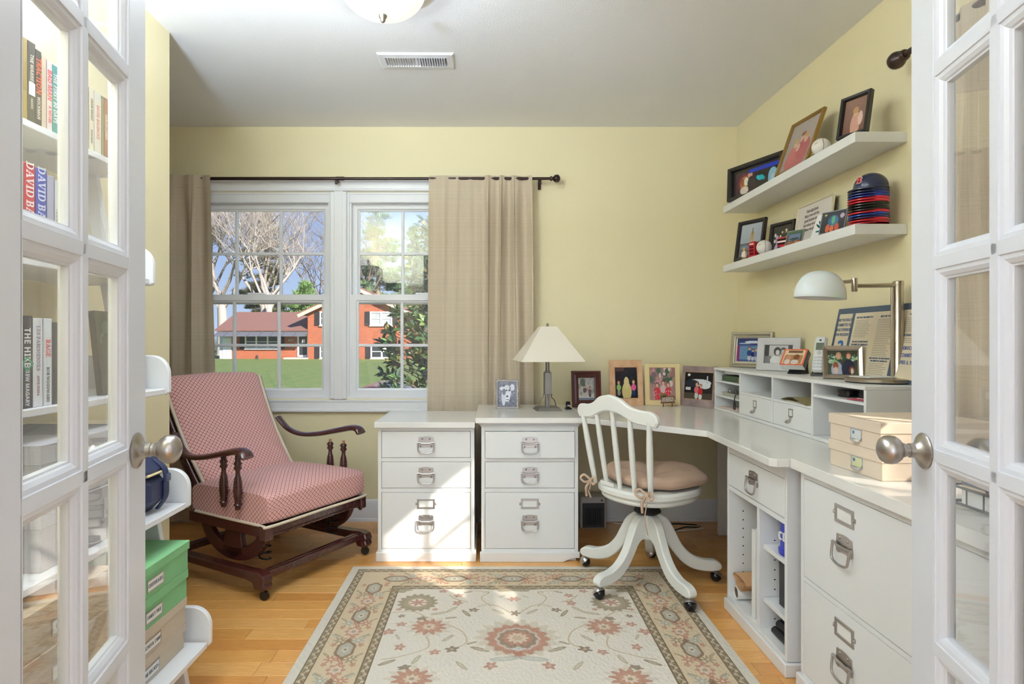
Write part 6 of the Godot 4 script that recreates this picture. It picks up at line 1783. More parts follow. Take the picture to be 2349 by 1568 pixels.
func floor_and_cabinet_things() -> void:
	# fan heater under the desk
	var c := thing("fan_heater", "grey fan heater with a dark vertical grille under the desk", "heater", Vector3(0.607, 0, -3.56), 2.0)
	var shell := mat("heater grey", tone(196, 190, 182), 0.5)
	part(c, "case", bb(0.156, 0.188, 0.12, 0.008), shell, Vector3(0, 0.096, -0.06))
	part(c, "grille_panel", bb(0.132, 0.145, 0.006, 0.003), mat("heater dark", tone(62, 62, 64), 0.5), Vector3(0, 0.082, 0.001))
	for k in 9:
		part(c, "grille_bar", bb(0.005, 0.098, 0.004, 0.001), M["black"], Vector3(-0.044 + 0.011 * k, 0.076, 0.005))
	part(c, "dial", Shape.new().lathe([Vector2(0, 0), Vector2(0.005, 0), Vector2(0.005, 0.004), Vector2(0, 0.005)], 12, Transform3D(Basis(Vector3(1, 0, 0), PI / 2), Vector3(0.05, 0.17, 0))), M["black"])
	part(c, "foot", bb(0.14, 0.004, 0.1, 0.001), M["black"], Vector3(0, 0.002, -0.06))
	# cables on the floor behind the swivel chair
	var runs := [[Vector3(0.9, 0.006, -3.62), Vector3(1.02, 0.03, -3.55), Vector3(1.12, 0.02, -3.60), Vector3(1.24, 0.006, -3.62)], [Vector3(0.75, 0.005, -3.66), Vector3(0.95, 0.006, -3.58), Vector3(1.1, 0.005, -3.52), Vector3(1.26, 0.006, -3.56)], [Vector3(1.05, 0.005, -3.5), Vector3(1.12, 0.04, -3.47), Vector3(1.2, 0.03, -3.5), Vector3(1.25, 0.006, -3.6)]]
	for k in 3:
		solo("floor_cable", ["black cable arching over the floor beneath the corner desk", "white cable lying flat on the floor beneath the corner desk", "black cable loop against the desk support panel"][k], "cable", Shape.new().tube(curve(runs[k], 8), 0.004, 6), M["black"] if k != 1 else M["paper"])
	# in the open bookcase
	tube_roll("white_roll", "thick white paper roll with a brown core beside the bookcase end", Vector3(1.0, 0.0625, -2.458), 0.027, 0.3, M["paper"])
	tube_roll("cream_roll", "thinner cream paper roll next to the laptop boxes", Vector3(1.03, 0.0625, -2.355), 0.024, 0.26, mat("roll cream", tone(228, 218, 190), 0.8))
	var rows: Array = []
	for i in 12:
		var line := PackedVector3Array()
		for j in 24:
			var a := TAU * j / 24
			var r := 0.036 * (1.0 + 0.18 * sin(3 * a + i * 0.4) + 0.08 * sin(5 * a + i))
			line.append(Vector3(0.32 * i / 11.0, 0.034 + sin(a) * r * 0.75, cos(a) * r * 1.55))
		rows.append(line)
	var kraft := mat("kraft paper", tone(196, 150, 104), 0.75)
	kraft.cull_mode = BaseMaterial3D.CULL_DISABLED
	solo("kraft_roll", "crumpled brown kraft paper roll lying on the white roll", "paper roll", Shape.new().grid(rows, true, true), kraft, Vector3(1.0, 0.112, -2.42))
	for k in 2:
		var b := thing("laptop_box", ["slim white laptop carton with grey lettering standing in the bookcase", "plain slim white carton behind the lettered laptop carton"][k], "box", Vector3(1.0 + 0.004 * k, 0.0625, -2.292 + 0.032 * k), 0.0, "laptop cartons")
		part(b, "carton", bb(0.25, 0.335 + 0.015 * k, 0.029, 0.001), M["paper"], Vector3(0.125, (0.335 + 0.015 * k) / 2, 0))
		if k == 1:
			lettering(b, "MacBook Pro", 0.011, mat("print charcoal", tone(90, 90, 96), 0.6), Vector3(-0.0008, 0.16, 0), Vector3(0, -90, 90))
	c = thing("disc_spindle", "blue disc spindle tub with white lettering on the bookcase shelf", "tub", Vector3(1.075, 0.3705, -2.098), -58.0)
	var tub := mat("tub blue", tone(40, 52, 170), 0.25)
	part(c, "tub", Shape.new().lathe([Vector2(0, 0), Vector2(0.064, 0), Vector2(0.066, 0.004), Vector2(0.066, 0.018), Vector2(0.061, 0.022), Vector2(0.060, 0.03), Vector2(0.060, 0.108), Vector2(0.056, 0.118), Vector2(0, 0.12)], 36), tub)
	part(c, "label_patch", Shape.new().box(Vector3.ZERO, Vector3(0.02, 0.024, 0.001)), mat("tub red", tone(206, 40, 56), 0.4), Vector3(0.03, 0.09, 0.0535), Vector3(0, 28, 0))
	lettering(c, "CD", 0.03, M["paper"], Vector3(-0.026, 0.066, 0.0545), Vector3(0, -26, 0), "Droid Sans", true, 1.0, 0.004)
	lettering(c, "-R", 0.03, M["paper"], Vector3(0.018, 0.066, 0.0575), Vector3(0, 18, 0), "Droid Sans", true, 1.0, 0.004)
	solo("black_binder", "tall black binder on the middle shelf of the bookcase", "binder", bb(0.24, 0.165, 0.085, 0.002), mat("binder black", tone(44, 44, 48), 0.5), Vector3(1.15, 0.2595, -2.108))
	for k in 3:
		solo("camera_case", ["flat black zip case at the bottom of the bookcase", "black zip case in the middle of the pile in the bookcase", "black padded case on top of the pile in the bookcase"][k], "case", Shape.new().box(Vector3.ZERO, Vector3(0.22 - 0.02 * k, 0.027, 0.13), 0.009), M["black"], Vector3(1.12 + 0.005 * k, 0.0765 + 0.0275 * k, -2.112 + 0.004 * k), Vector3(0, 5.0 * k, 0), "black cases in the bookcase")
	# cream photo boxes on the lateral file
	var buff := mat("box buff", tone(226, 207, 184), 0.75)
	for k in 2:
		var b := thing("photo_box", ["cream photo storage box at the bottom of the pair by the door knob", "cream photo storage box on top of the pair by the door knob"][k], "box", Vector3(1.222, 0.7355 + 0.0795 * k, -1.763), 2.5 - 1.0 * k, "cream photo boxes")
		part(b, "tray", bb(0.322, 0.074, 0.232, 0.001), buff, Vector3(0, 0.037, 0))
		part(b, "lid", Shape.new().box(Vector3(0, 0.064, 0), Vector3(0.33, 0.030, 0.24), 0.0015), buff)
		var pull := part(b, "label_pull", Shape.new().frame(0.052, 0.034, [Vector2(0, 0), Vector2(0, 0.002), Vector2(0.004, 0.002), Vector2(0.004, 0)]).add(Shape.new().lathe([Vector2(0, -0.006), Vector2(0.010, -0.004), Vector2(0.015, 0.002), Vector2(0.017, 0.008)], 20, Transform3D(Basis.from_scale(Vector3(1.35, 1, 0.8)), Vector3(0, -0.02, 0.001)))), M["chrome"], Vector3(-0.161, 0.032, 0.012), Vector3(0, -90, 0))
		part(pull, "card", bb(0.044, 0.027, 0.0008, 0), mat("card tint %d" % k, [tone(222, 222, 170), tone(226, 228, 224)][k], 0.7), Vector3(0, 0, 0.0006))
		part(pull, "stamp", bb(0.009, 0.009, 0.0006, 0), mat("stamp blue", tone(90, 130, 170), 0.6), Vector3(-0.012, 0.005, 0.0012))
	# wire letter tray
	c = thing("wire_tray", "black wire letter tray full of papers seen through the door glass", "letter tray", Vector3(1.20, 0.7355, -1.235), -90.0)
	var wire: Material = M["black"]
	var s := Shape.new()
	for y in [0.012, 0.05]:
		s.tube([Vector3(-0.17, y, 0.13), Vector3(0.17, y, 0.13), Vector3(0.17, y, -0.13), Vector3(-0.17, y, -0.13)], 0.003 if y > 0.02 else 0.0035, 6, false, true)
	part(c, "rim_wire", s, wire)
	for k in 8:
		part(c, "wire", Shape.new().tube([Vector3(-0.165 + 0.047 * k, 0.05, 0.13), Vector3(-0.165 + 0.047 * k, 0.012, 0.13), Vector3(-0.165 + 0.047 * k, 0.006, 0.12), Vector3(-0.165 + 0.047 * k, 0.006, -0.12), Vector3(-0.165 + 0.047 * k, 0.05, -0.13)], 0.0018, 5), wire)
	var handle := curve([Vector3(-0.06, 0.05, 0.131), Vector3(-0.06, 0.085, 0.133), Vector3(-0.055, 0.095, 0.133), Vector3(0.055, 0.095, 0.133), Vector3(0.06, 0.085, 0.133), Vector3(0.06, 0.05, 0.131)], 3)
	part(c, "handle", Shape.new().tube(handle, 0.0028, 6), wire)
	var stack := [["paper_ream", "thick stack of white paper at the bottom of the wire tray", 0.032, M["paper"]], ["tan_folder", "tan folder on the white stack in the wire tray", 0.012, mat("tan card", tone(206, 180, 146), 0.8)], ["navy_folder", "navy folder on the tan folder in the wire tray", 0.022, mat("navy card", tone(52, 66, 88), 0.6)], ["loose_sheets", "loose white sheets on the navy folder in the wire tray", 0.01, M["paper"]]]
	var y0 := 0.7455
	for q in stack:
		solo(q[0], q[1], "papers", bb(0.23, q[2] - 0.001, 0.3, 0.001), q[3], Vector3(1.2, y0 + q[2] / 2, -1.235), Vector3(0, 1.5, 0))
		y0 += q[2]
	solo("pen", "black pen lying on the lateral file beside the cream boxes", "pen", Shape.new().tube([Vector3(-0.05, 0.004, 0), Vector3(0.05, 0.004, 0), Vector3(0.06, 0.004, 0)], [0.004, 0.004, 0.001], 8), M["black"], Vector3(1.13, 0.7357, -1.545), Vector3(0, 10, 0))


func storage_box(called: String, label: String, at: Vector3, size: Vector3, m: Material, lid: float, words: String, group: String) -> void:  # front faces +x
	var c := thing(called, label, "storage box", at, 0.0, group)
	part(c, "tray", bb(size.x - 0.008, size.y - 0.003, size.z - 0.008, 0.001), m, Vector3(0, (size.y - 0.003) / 2, 0))
	part(c, "lid", bb(size.x, lid, size.z, 0.0012), m, Vector3(0, size.y - lid / 2, 0))
	if words:
		var y := (size.y - lid) * 0.5
		part(c, "label_holder", Shape.new().frame(0.085, 0.034, [Vector2(0, 0), Vector2(0, 0.002), Vector2(0.003, 0.002), Vector2(0.003, 0)]), M["pewter"], Vector3(size.x / 2 - 0.004, y, 0), Vector3(0, 90, 0))
		part(c, "label_card", bb(0.08, 0.029, 0.0008, 0), M["paper"], Vector3(size.x / 2 - 0.0034, y, 0), Vector3(0, 90, 0))
		lettering(c, words, 0.010, mat("pen blue", tone(70, 74, 92), 0.7), Vector3(size.x / 2 - 0.0026, y, 0), Vector3(0, 90, 0), "Droid Sans", false, 0.9)


func book(label: String, at: Vector3, thick: float, tall: float, deep: float, cover: Color, title: String, ink: Color, size: float, second := "", ink2 := Color.BLACK, serif := false) -> void:  # spine towards +x
	var c := thing("book", label, "book", at)
	var m := mat("cover " + cover.to_html(), cover, 0.35)
	var s := Shape.new()
	s.box(Vector3(-0.0015, tall / 2, 0), Vector3(0.003, tall, thick - 0.0012), 0.001)
	for k in [-1, 1]:
		s.box(Vector3(-deep / 2, tall / 2, k * (thick / 2 - 0.0017)), Vector3(deep, tall, 0.0022), 0.0006)
	part(c, "cover", s, m)
	part(c, "pages", bb(deep - 0.008, tall - 0.008, thick - 0.0052, 0), mat("page edges", tone(232, 224, 204), 0.9), Vector3(-deep / 2, tall / 2, 0))
	var font := "Droid Serif" if serif else "Droid Sans"
	if title:
		lettering(c, title, size, mat("spine ink " + ink.to_html(), ink, 0.5), Vector3(0.0004, tall * (0.52 if second == "" else 0.66), 0), Vector3(0, 90, -90), font, true, 0.82)
	if second:
		lettering(c, second, size * 0.62, mat("spine ink " + ink2.to_html(), ink2, 0.5), Vector3(0.0004, tall * 0.24, 0), Vector3(0, 90, -90), font, true, 0.82)


func ladder_things() -> void:
	var w := tone(232, 228, 220)
	var k0 := tone(26, 24, 26)
	# top shelf, from the near end to the far end
	var rows := [
		[1.6603, -1.143, -1.265, [
			[0.026, 0.19, tone(92, 40, 46), "maroon hardback at the near end of the top ladder shelf", "", w, 0.0, "", w],
			[0.03, 0.20, tone(70, 84, 96), "slate blue hardback near the front of the top ladder shelf", "", w, 0.0, "", w],
			[0.034, 0.185, tone(196, 180, 150), "sand coloured hardback on the top ladder shelf", "", w, 0.0, "", w],
			[0.03, 0.20, tone(52, 60, 54), "dark green hardback on the top ladder shelf", "", w, 0.0, "", w],
			[0.028, 0.195, tone(150, 140, 132), "grey hardback on the top ladder shelf", "", w, 0.0, "", w],
			[0.03, 0.20, tone(120, 92, 70), "brown hardback on the top ladder shelf", "", w, 0.0, "", w],
			[0.02, 0.205, tone(176, 70, 78), "thin red book before the olive gold one on the top ladder shelf", "", w, 0.0, "", w],
			[0.022, 0.202, tone(150, 124, 60), "olive gold book on the top ladder shelf", "", w, 0.0, "", w],
			[0.026, 0.202, tone(60, 54, 46), "dark brown book with a pale sticker on the top ladder shelf", "THE WARREN", tone(206, 196, 170), 0.011, "HARRIS", tone(206, 196, 170)],
			[0.02, 0.192, tone(44, 40, 36), "black book with orange lettering on the top ladder shelf", "TRACTION", tone(224, 98, 50), 0.017, "WICKMAN", tone(226, 214, 196)],
			[0.018, 0.186, tone(206, 182, 156), "tan book between the orange lettered and the white book", "", w, 0.0, "", w],
			[0.02, 0.182, tone(232, 214, 208), "white book with pink red lettering on the top ladder shelf", "BAD MAN", tone(206, 60, 72), 0.016, "A NOVEL", tone(206, 60, 72)],
			[0.019, 0.180, tone(22, 138, 134), "teal book on the top ladder shelf", "THE FIRST 90 DAYS", tone(238, 238, 228), 0.0135, "", w],
			[0.014, 0.178, tone(48, 40, 42), "thin black book after the teal one on the top ladder shelf", "", w, 0.0, "", w],
			[0.028, 0.185, tone(186, 160, 120), "ochre hardback on the top ladder shelf", "", w, 0.0, "", w],
			[0.03, 0.19, tone(80, 96, 120), "steel blue hardback on the top ladder shelf", "", w, 0.0, "", w],
			[0.03, 0.182, tone(214, 206, 190), "bone white hardback on the top ladder shelf", "", w, 0.0, "", w],
			[0.022, 0.180, tone(206, 170, 150), "pale pink paperback on the top ladder shelf", "", w, 0.0, "", w],
			[0.022, 0.182, tone(230, 218, 192), "cream book with two short grey titles at the far end of the top ladder shelf", "ADAM GRANT", tone(90, 84, 80), 0.009, "THINK AGAIN", tone(90, 84, 80)],
			[0.032, 0.180, tone(222, 214, 200), "white novel with a thin red title at the far end of the top ladder shelf", "DAVID BALDACCI", tone(190, 80, 80), 0.011, "", w],
			[0.012, 0.178, tone(130, 126, 84), "thin olive paperback at the far end of the top ladder shelf", "", w, 0.0, "", w],
			[0.02, 0.178, tone(140, 70, 46), "rust brown novel at the far end of the top ladder shelf", "HARLAN COBEN", tone(226, 206, 176), 0.009, "", w],
			[0.016, 0.172, tone(92, 110, 132), "grey blue paperback last on the top ladder shelf", "", w, 0.0, "", w]]],
		[1.3143, -1.093, -1.267, [
			[0.036, 0.215, tone(46, 70, 60), "deep green novel first on the second ladder shelf", "", w, 0.0, "", w],
			[0.036, 0.22, tone(214, 196, 160), "buff novel on the second ladder shelf", "", w, 0.0, "", w],
			[0.036, 0.222, tone(150, 40, 44), "crimson novel on the second ladder shelf", "", w, 0.0, "", w],
			[0.033, 0.222, tone(230, 222, 214), "white novel with a red title on the second ladder shelf", "DAVID BALDACCI", tone(130, 36, 48), 0.021, "", w, true],
			[0.036, 0.224, tone(188, 36, 56), "red novel with a white title on the second ladder shelf", "DAVID BALDACCI", tone(244, 238, 236), 0.023, "", w, true],
			[0.038, 0.222, tone(50, 70, 168), "bright blue novel with a pale title on the second ladder shelf", "DAVID BALDACCI", tone(226, 232, 244), 0.023, "", w, true],
			[0.026, 0.214, tone(168, 168, 190), "lavender grey novel on the second ladder shelf", "", w, 0.0, "", w],
			[0.02, 0.208, tone(226, 228, 230), "slim white novel on the second ladder shelf", "FINAL ACT", tone(90, 96, 120), 0.010, "", w],
			[0.03, 0.205, tone(96, 120, 104), "sage green novel on the second ladder shelf", "", w, 0.0, "", w],
			[0.034, 0.21, tone(214, 210, 206), "pale grey novel on the second ladder shelf", "", w, 0.0, "", w],
			[0.034, 0.20, tone(60, 74, 90), "ink blue novel on the second ladder shelf", "", w, 0.0, "", w]]],
		[0.9673, -1.043, -1.237, [
			[0.03, 0.20, tone(96, 46, 40), "brick red hardback first on the middle ladder shelf", "", w, 0.0, "", w],
			[0.036, 0.205, tone(60, 66, 72), "charcoal hardback on the middle ladder shelf", "", w, 0.0, "", w],
			[0.034, 0.20, tone(38, 36, 40), "black book with orange lettering on the middle ladder shelf", "CHICKENS", tone(206, 120, 84), 0.012, "", w],
			[0.033, 0.208, tone(26, 32, 52), "navy book with a green shield on the middle ladder shelf", "THE HIKE", tone(240, 240, 240), 0.0185, "DREW MAGARY", tone(226, 230, 236)],
			[0.032, 0.204, tone(236, 236, 240), "white book with a thin grey title on the middle ladder shelf", "LES PARISIENNES", tone(140, 130, 150), 0.0105, "ANNE SEBBA", tone(150, 110, 120), true],
			[0.029, 0.204, tone(230, 236, 242), "white book with red and black stencil title on the middle ladder shelf", "RAGE", tone(206, 50, 60), 0.0135, "BOB WOODWARD", tone(40, 46, 58), true],
			[0.03, 0.196, tone(34, 40, 56), "dark blue paperback on the middle ladder shelf", "", w, 0.0, "", w]]]]
	for row in rows:
		var z: float = row[2]
		for b in row[3]:
			z -= b[0] / 2
			book(b[3], Vector3(row[1], row[0], z), b[0] - 0.0008, b[1], 0.155, b[2], b[4], b[5], b[6], b[7], b[8], b.size() > 9)
			z -= b[0] / 2
	# the navy spine's green shield and the sticker of the brown book are on the books themselves
	for c in get_children():
		if c.name.begins_with("book") and c.get_meta("label", "").begins_with("navy book"):
			part(c, "shield", Shape.new().frame(0.026, 0.026, [Vector2(0, 0), Vector2(0, 0.0006), Vector2(0.004, 0.0006), Vector2(0.004, 0)], Transform3D(Basis(Vector3(0, 1, 0), PI / 2) * Basis(Vector3(0, 0, 1), PI / 4), Vector3(0.0002, 0.10, 0))), mat("shield green", tone(40, 150, 110), 0.5))
		if c.name.begins_with("book") and c.get_meta("label", "").begins_with("dark brown book with"):
			part(c, "sticker", bb(0.0006, 0.032, 0.02, 0), M["paper"], Vector3(0.0007, 0.085, 0))
	# canvas photo at the far end of the middle shelf
	var trio := picture(72, 96, [tone(30, 52, 38), tone(40, 44, 50)], scatter(60, 91, Vector2(0, 0), Vector2(1, 0.6), 0.07, [tone(30, 60, 44), tone(56, 86, 60), tone(24, 40, 34)]) + [["person", 0.3, 0.95, 0.5, tone(80, 60, 60), tone(80, 84, 120), tone(60, 60, 80)], ["person", 0.56, 0.9, 0.58, tone(60, 50, 56), tone(110, 96, 140), tone(60, 60, 80)], ["person", 0.8, 0.95, 0.5, tone(90, 66, 60), tone(150, 140, 170), tone(60, 60, 80)]])
	var p := thing("canvas_photo", "dark canvas print of three people at the far end of the middle ladder shelf", "canvas print", Vector3(-1.08, 0.9673, -1.76), 90.0)
	p.rotation_degrees.x = -6
	part(p, "canvas", bb(0.2, 0.235, 0.018, 0.002), M["black"], Vector3(0, 0.118, 0))
	part(p, "picture", face(0.198, 0.233), trio, Vector3(0, 0.118, 0.0092))
	# grey linen boxes with buckles
	var linen := mat("grey linen", tone(176, 172, 172), 0.9)
	linen.albedo_texture = weave(Color(0.78, 0.77, 0.77), Color(1, 1, 1), 23)
	linen.uv1_triplanar = true
	linen.uv1_scale = Vector3(9, 9, 9)
	for i in 2:
		var b := thing("linen_box", ["grey linen box with metal clasp on the fourth ladder shelf, lower of two", "grey linen box with metal clasp on the fourth ladder shelf, upper of two"][i], "storage box", Vector3(-1.135, 0.6063 + 0.142 * i, -1.493), 0.0, "grey linen boxes")
		part(b, "tray", bb(0.282, 0.138, 0.332, 0.002), linen, Vector3(0, 0.069, 0))
		part(b, "lid", bb(0.29, 0.045, 0.34, 0.002), linen, Vector3(0, 0.1185, 0))
		part(b, "clasp", Shape.new().box(Vector3(0, 0, 0), Vector3(0.034, 0.05, 0.004), 0.001).ball(Vector3(0, -0.012, 0.004), Vector3(0.012, 0.009, 0.005), 12, 8), M["pewter"], Vector3(0.02, 0.085, 0.172))
		part(b, "clasp", Shape.new().box(Vector3(0, 0, 0), Vector3(0.034, 0.05, 0.004), 0.001).ball(Vector3(0, -0.012, 0.004), Vector3(0.012, 0.009, 0.005), 12, 8), M["pewter"], Vector3(0.147, 0.085, -0.06), Vector3(0, 90, 0))
	# navy camera bag
	var bag := thing("camera_bag", "navy blue camera bag with cream piping on the fourth ladder shelf", "bag", Vector3(-1.07, 0.6063, -1.79), 0.0)
	var navy := mat("navy nylon", tone(34, 42, 76), 0.5)
	part(bag, "pouch", Shape.new().box(Vector3(0.0, 0.066, 0), Vector3(0.16, 0.13, 0.15), 0.04), navy)
	part(bag, "flap", Shape.new().box(Vector3(-0.004, 0.125, 0), Vector3(0.158, 0.07, 0.152), 0.03), navy)
	part(bag, "piping", Shape.new().tube(curve([Vector3(0.0745, 0.118, 0.05), Vector3(0.0765, 0.118, 0.03), Vector3(0.0765, 0.118, -0.03), Vector3(0.072, 0.118, -0.055), Vector3(0.05, 0.118, -0.0745), Vector3(-0.04, 0.118, -0.077)], 5), 0.004, 6), mat("piping cream", tone(224, 206, 160), 0.7))
	part(bag, "strap", Shape.new().tube(curve([Vector3(0.05, 0.155, -0.035), Vector3(0.080, 0.125, -0.035), Vector3(0.085, 0.085, -0.035), Vector3(0.083, 0.04, -0.035), Vector3(0.06, 0.006, -0.035)], 5), 0.014, 8, true, false, Vector2(0.35, 1.0)), navy)
	part(bag, "buckle", Shape.new().box(Vector3.ZERO, Vector3(0.008, 0.024, 0.03), 0.003), mat("buckle navy", tone(46, 54, 90), 0.3), Vector3(0.089, 0.098, -0.035), Vector3(0, 0, 0))
	# boxes on the lowest shelf
	var green := mat("box green", tone(132, 190, 134), 0.75)
	var sand := mat("box sand", tone(206, 190, 168), 0.8)
	var y := 0.1663
	var pile := [["lowest beige box of the pile at the far end of the bottom ladder shelf", sand, 0.076, "THE BIG KIDS"], ["second beige box of the pile at the far end of the bottom ladder shelf", sand, 0.078, "SCHOOL CAMP"], ["lower green box of the pile at the far end of the bottom ladder shelf", green, 0.086, "FAMILY TREE"], ["upper green box of the pile at the far end of the bottom ladder shelf", green, 0.088, "CERTIFICATES"]]
	for k in 4:
		storage_box("keepsake_box", pile[k][0], Vector3(-1.103 + 0.003 * k, y, -1.69 - 0.002 * k), Vector3(0.305, pile[k][2], 0.37), pile[k][1], 0.026, pile[k][3], "keepsake boxes on the bottom ladder shelf")
		y += pile[k][2] + 0.0006
	var bamboo := mat("box bamboo", tone(198, 176, 146), 0.7)
	bamboo.albedo_texture = noise(0.02, 3, 77, 128, FastNoiseLite.TYPE_SIMPLEX_SMOOTH, [Color(0.86, 0.82, 0.78), Color(1, 1, 1)])
	bamboo.uv1_triplanar = true
	bamboo.uv1_scale = Vector3(4, 20, 4)
	y = 0.1663
	for k in 4:
		storage_box("wooden_box", ["lowest", "second", "third", "topmost"][k] + " woody tan box of the pile at the near end of the bottom ladder shelf", Vector3(-1.09, y, -1.335), Vector3(0.30, 0.098, 0.325), bamboo, 0.022, ["PHOTOS", "LETTERS", "CARDS", "CDs + DVDs"][k], "tan boxes on the bottom ladder shelf")
		y += 0.0988


# ---------------------------------------------------------------- the garden and the house across the road
func stick(s: Shape, a: Vector3, b: Vector3, ra: float, rb: float) -> void:
	var d := (b - a).normalized()
	var u := d.cross(Vector3(0.31, 0.17, 0.93)).normalized()
	var w := d.cross(u)
	for k in 3:
		var p := u * cos(TAU * k / 3) + w * sin(TAU * k / 3)
		var q := u * cos(TAU * (k + 1) / 3) + w * sin(TAU * (k + 1) / 3)
		s.tri_n(a + p * ra, a + q * ra, b + q * rb, p, q, q)
		s.tri_n(a + p * ra, b + q * rb, b + p * rb, p, q, p)


func branch(s: Shape, r: RandomNumberGenerator, a: Vector3, d: Vector3, l: float, rad: float, depth: int) -> void:
	var at := a
	var dir := d
	for i in 3:
		dir = (dir + Vector3(r.randf_range(-0.22, 0.22), r.randf_range(-0.06, 0.20), r.randf_range(-0.22, 0.22))).normalized()
		var to := at + dir * l / 3
		stick(s, at, to, rad * (1.0 - 0.22 * i), rad * (1.0 - 0.22 * (i + 1)))
		at = to
		if depth > 0 and (i > 0 or depth < 3):
			for k in (2 if depth > 1 else 3):
				var side := Vector3(r.randf_range(-1, 1), r.randf_range(-0.15, 0.8), r.randf_range(-1, 1)).normalized()
				branch(s, r, at, (dir * 0.7 + side * 0.8).normalized(), l * r.randf_range(0.5, 0.78), rad * 0.42 * (1.0 - 0.2 * i) + 0.006, depth - 1)


func bare_tree(label: String, at: Vector3, tall: float, rad: float, seed_: int, m: Material, depth := 4) -> void:
	var c := thing("bare_tree", label, "tree", at)
	var r := RandomNumberGenerator.new()
	r.seed = seed_
	var trunk := Shape.new()
	var top := Vector3(r.randf_range(-0.5, 0.5), tall * 0.38, r.randf_range(-0.4, 0.4))
	trunk.tube(curve([Vector3(0, -0.3, 0), top * 0.5 + Vector3(0.1, 0, 0), top], 4), [rad * 1.15, rad * 1.05, rad, rad * 0.96, rad * 0.92, rad * 0.88, rad * 0.84, rad * 0.8, rad * 0.72], 9)
	part(c, "trunk", trunk, m)
	var s := Shape.new()
	for k in 6:
		var a := TAU * k / 6 + r.randf()
		branch(s, r, top.lerp(Vector3.ZERO, 0.12 * (k % 3)), Vector3(cos(a) * 0.6, 1.0, sin(a) * 0.6).normalized(), tall * r.randf_range(0.36, 0.5), rad * 0.5, depth - 1)
	part(c, "branches", s, m).set_meta("kind", "stuff")


func spray() -> ArrayMesh:  # a tuft of needles
	if not kept.has("spray"):
		var s := Shape.new()
		for k in 9:
			var a := TAU * k / 9
			var d := Vector3(cos(a) * 0.8, 0.35 + 0.25 * (k % 3), sin(a) * 0.8).normalized() * 0.5
			var e := d.cross(Vector3.UP).normalized() * 0.045
			s.tri(-e, e, d)
		kept["spray"] = s.mesh()
	return kept["spray"]


func leaf_blade() -> ArrayMesh:  # a magnolia leaf folded along its rib
	if not kept.has("leaf"):
		var s := Shape.new()
		var p := [Vector3(0, 0, 0), Vector3(0.028, 0.008, 0.05), Vector3(0.030, 0.006, 0.10), Vector3(0, -0.012, 0.16), Vector3(-0.030, 0.006, 0.10), Vector3(-0.028, 0.008, 0.05)]
		var mid := Vector3(0, -0.006, 0.08)
		for k in 6:
			s.tri(mid, p[k], p[(k + 1) % 6])
		kept["leaf"] = s.mesh()
	return kept["leaf"]


func many(parent: Node3D, called: String, mesh_: Mesh, m: Material, places: Array, tints: Array) -> void:
	var mm := MultiMesh.new()
	mm.transform_format = MultiMesh.TRANSFORM_3D
	mm.use_colors = true
	mm.mesh = mesh_
	mm.instance_count = places.size()
	for i in places.size():
		mm.set_instance_transform(i, places[i])
		mm.set_instance_color(i, tints[i % tints.size()])
	var o := MultiMeshInstance3D.new()
	o.name = called
	o.multimesh = mm
	o.material_override = m
	o.set_meta("kind", "stuff")
	parent.add_child(o, true)


func pine(label: String, at: Vector3, tall: float, wide: float, seed_: int, tints: Array, bark: Material, low := 0.12) -> void:
	var c := thing("pine_tree", label, "tree", at)
	var r := RandomNumberGenerator.new()
	r.seed = seed_
	part(c, "trunk", Shape.new().tube([Vector3(0, -0.3, 0), Vector3(0.1, tall * 0.5, 0), Vector3(0, tall, 0)], [tall * 0.022, tall * 0.014, 0.02], 7), bark)
	var limbs := Shape.new()
	var places: Array = []
	var k := 0
	var y := tall * low
	while y < tall * 0.98:
		var f := (y / tall - low) / (1.0 - low)
		var reach := wide * pow(1.0 - f, 0.75) * r.randf_range(0.65, 1.1) + 0.25
		var a := r.randf() * TAU
		var d := Vector3(cos(a), 0.18 - 0.25 * (1.0 - f), sin(a))
		stick(limbs, Vector3(0, y, 0), Vector3(0, y, 0) + d * reach, 0.05, 0.015)
		var n := int(reach * 9) + 4
		for i in n:
			var t := r.randf_range(0.25, 1.05)
			var p := Vector3(0, y, 0) + d * reach * t + Vector3(r.randf_range(-0.4, 0.4), r.randf_range(-0.14, 0.22), r.randf_range(-0.4, 0.4))
			var b := Basis.from_euler(Vector3(r.randf_range(-0.7, 0.7), r.randf() * TAU, r.randf_range(-0.7, 0.7))).scaled(Vector3.ONE * r.randf_range(0.8, 1.5))
			places.append(Transform3D(b, p))
		y += tall * 0.009
		k += 1
	part(c, "limbs", limbs, bark).set_meta("kind", "stuff")
	many(c, "needles", spray(), mat("needles", Color(1, 1, 1), 0.7, 0.0, {"vertex_color_use_as_albedo": true}), places, tints)


func house_window(parent: Node3D, at: Vector3, w: float, h: float, units: int, blinds := false) -> void:
	var f := part(parent, "window", Shape.new().frame(w, h, [Vector2(0, 0), Vector2(0, 0.08), Vector2(0.12, 0.08), Vector2(0.12, 0.02)]), M["sash white"], at)
	part(f, "glass", bb(w - 0.2, h - 0.2, 0.02, 0), mat("house glass light" if blinds else "house glass", tone(176, 180, 182) if blinds else tone(58, 62, 68), 0.1), Vector3(0, 0, 0.01))
	for k in range(1, units):
		part(f, "mullion", bb(0.14, h - 0.2, 0.06, 0), M["sash white"], Vector3(-w / 2 + w * k / units, 0, 0.04))
	part(f, "meeting_rail", bb(w - 0.2, 0.06, 0.04, 0), M["sash white"], Vector3(0, 0, 0.04))
	part(f, "sill", bb(w + 0.1, 0.09, 0.16, 0.01), M["sash white"], Vector3(0, -h / 2 - 0.04, 0.06))


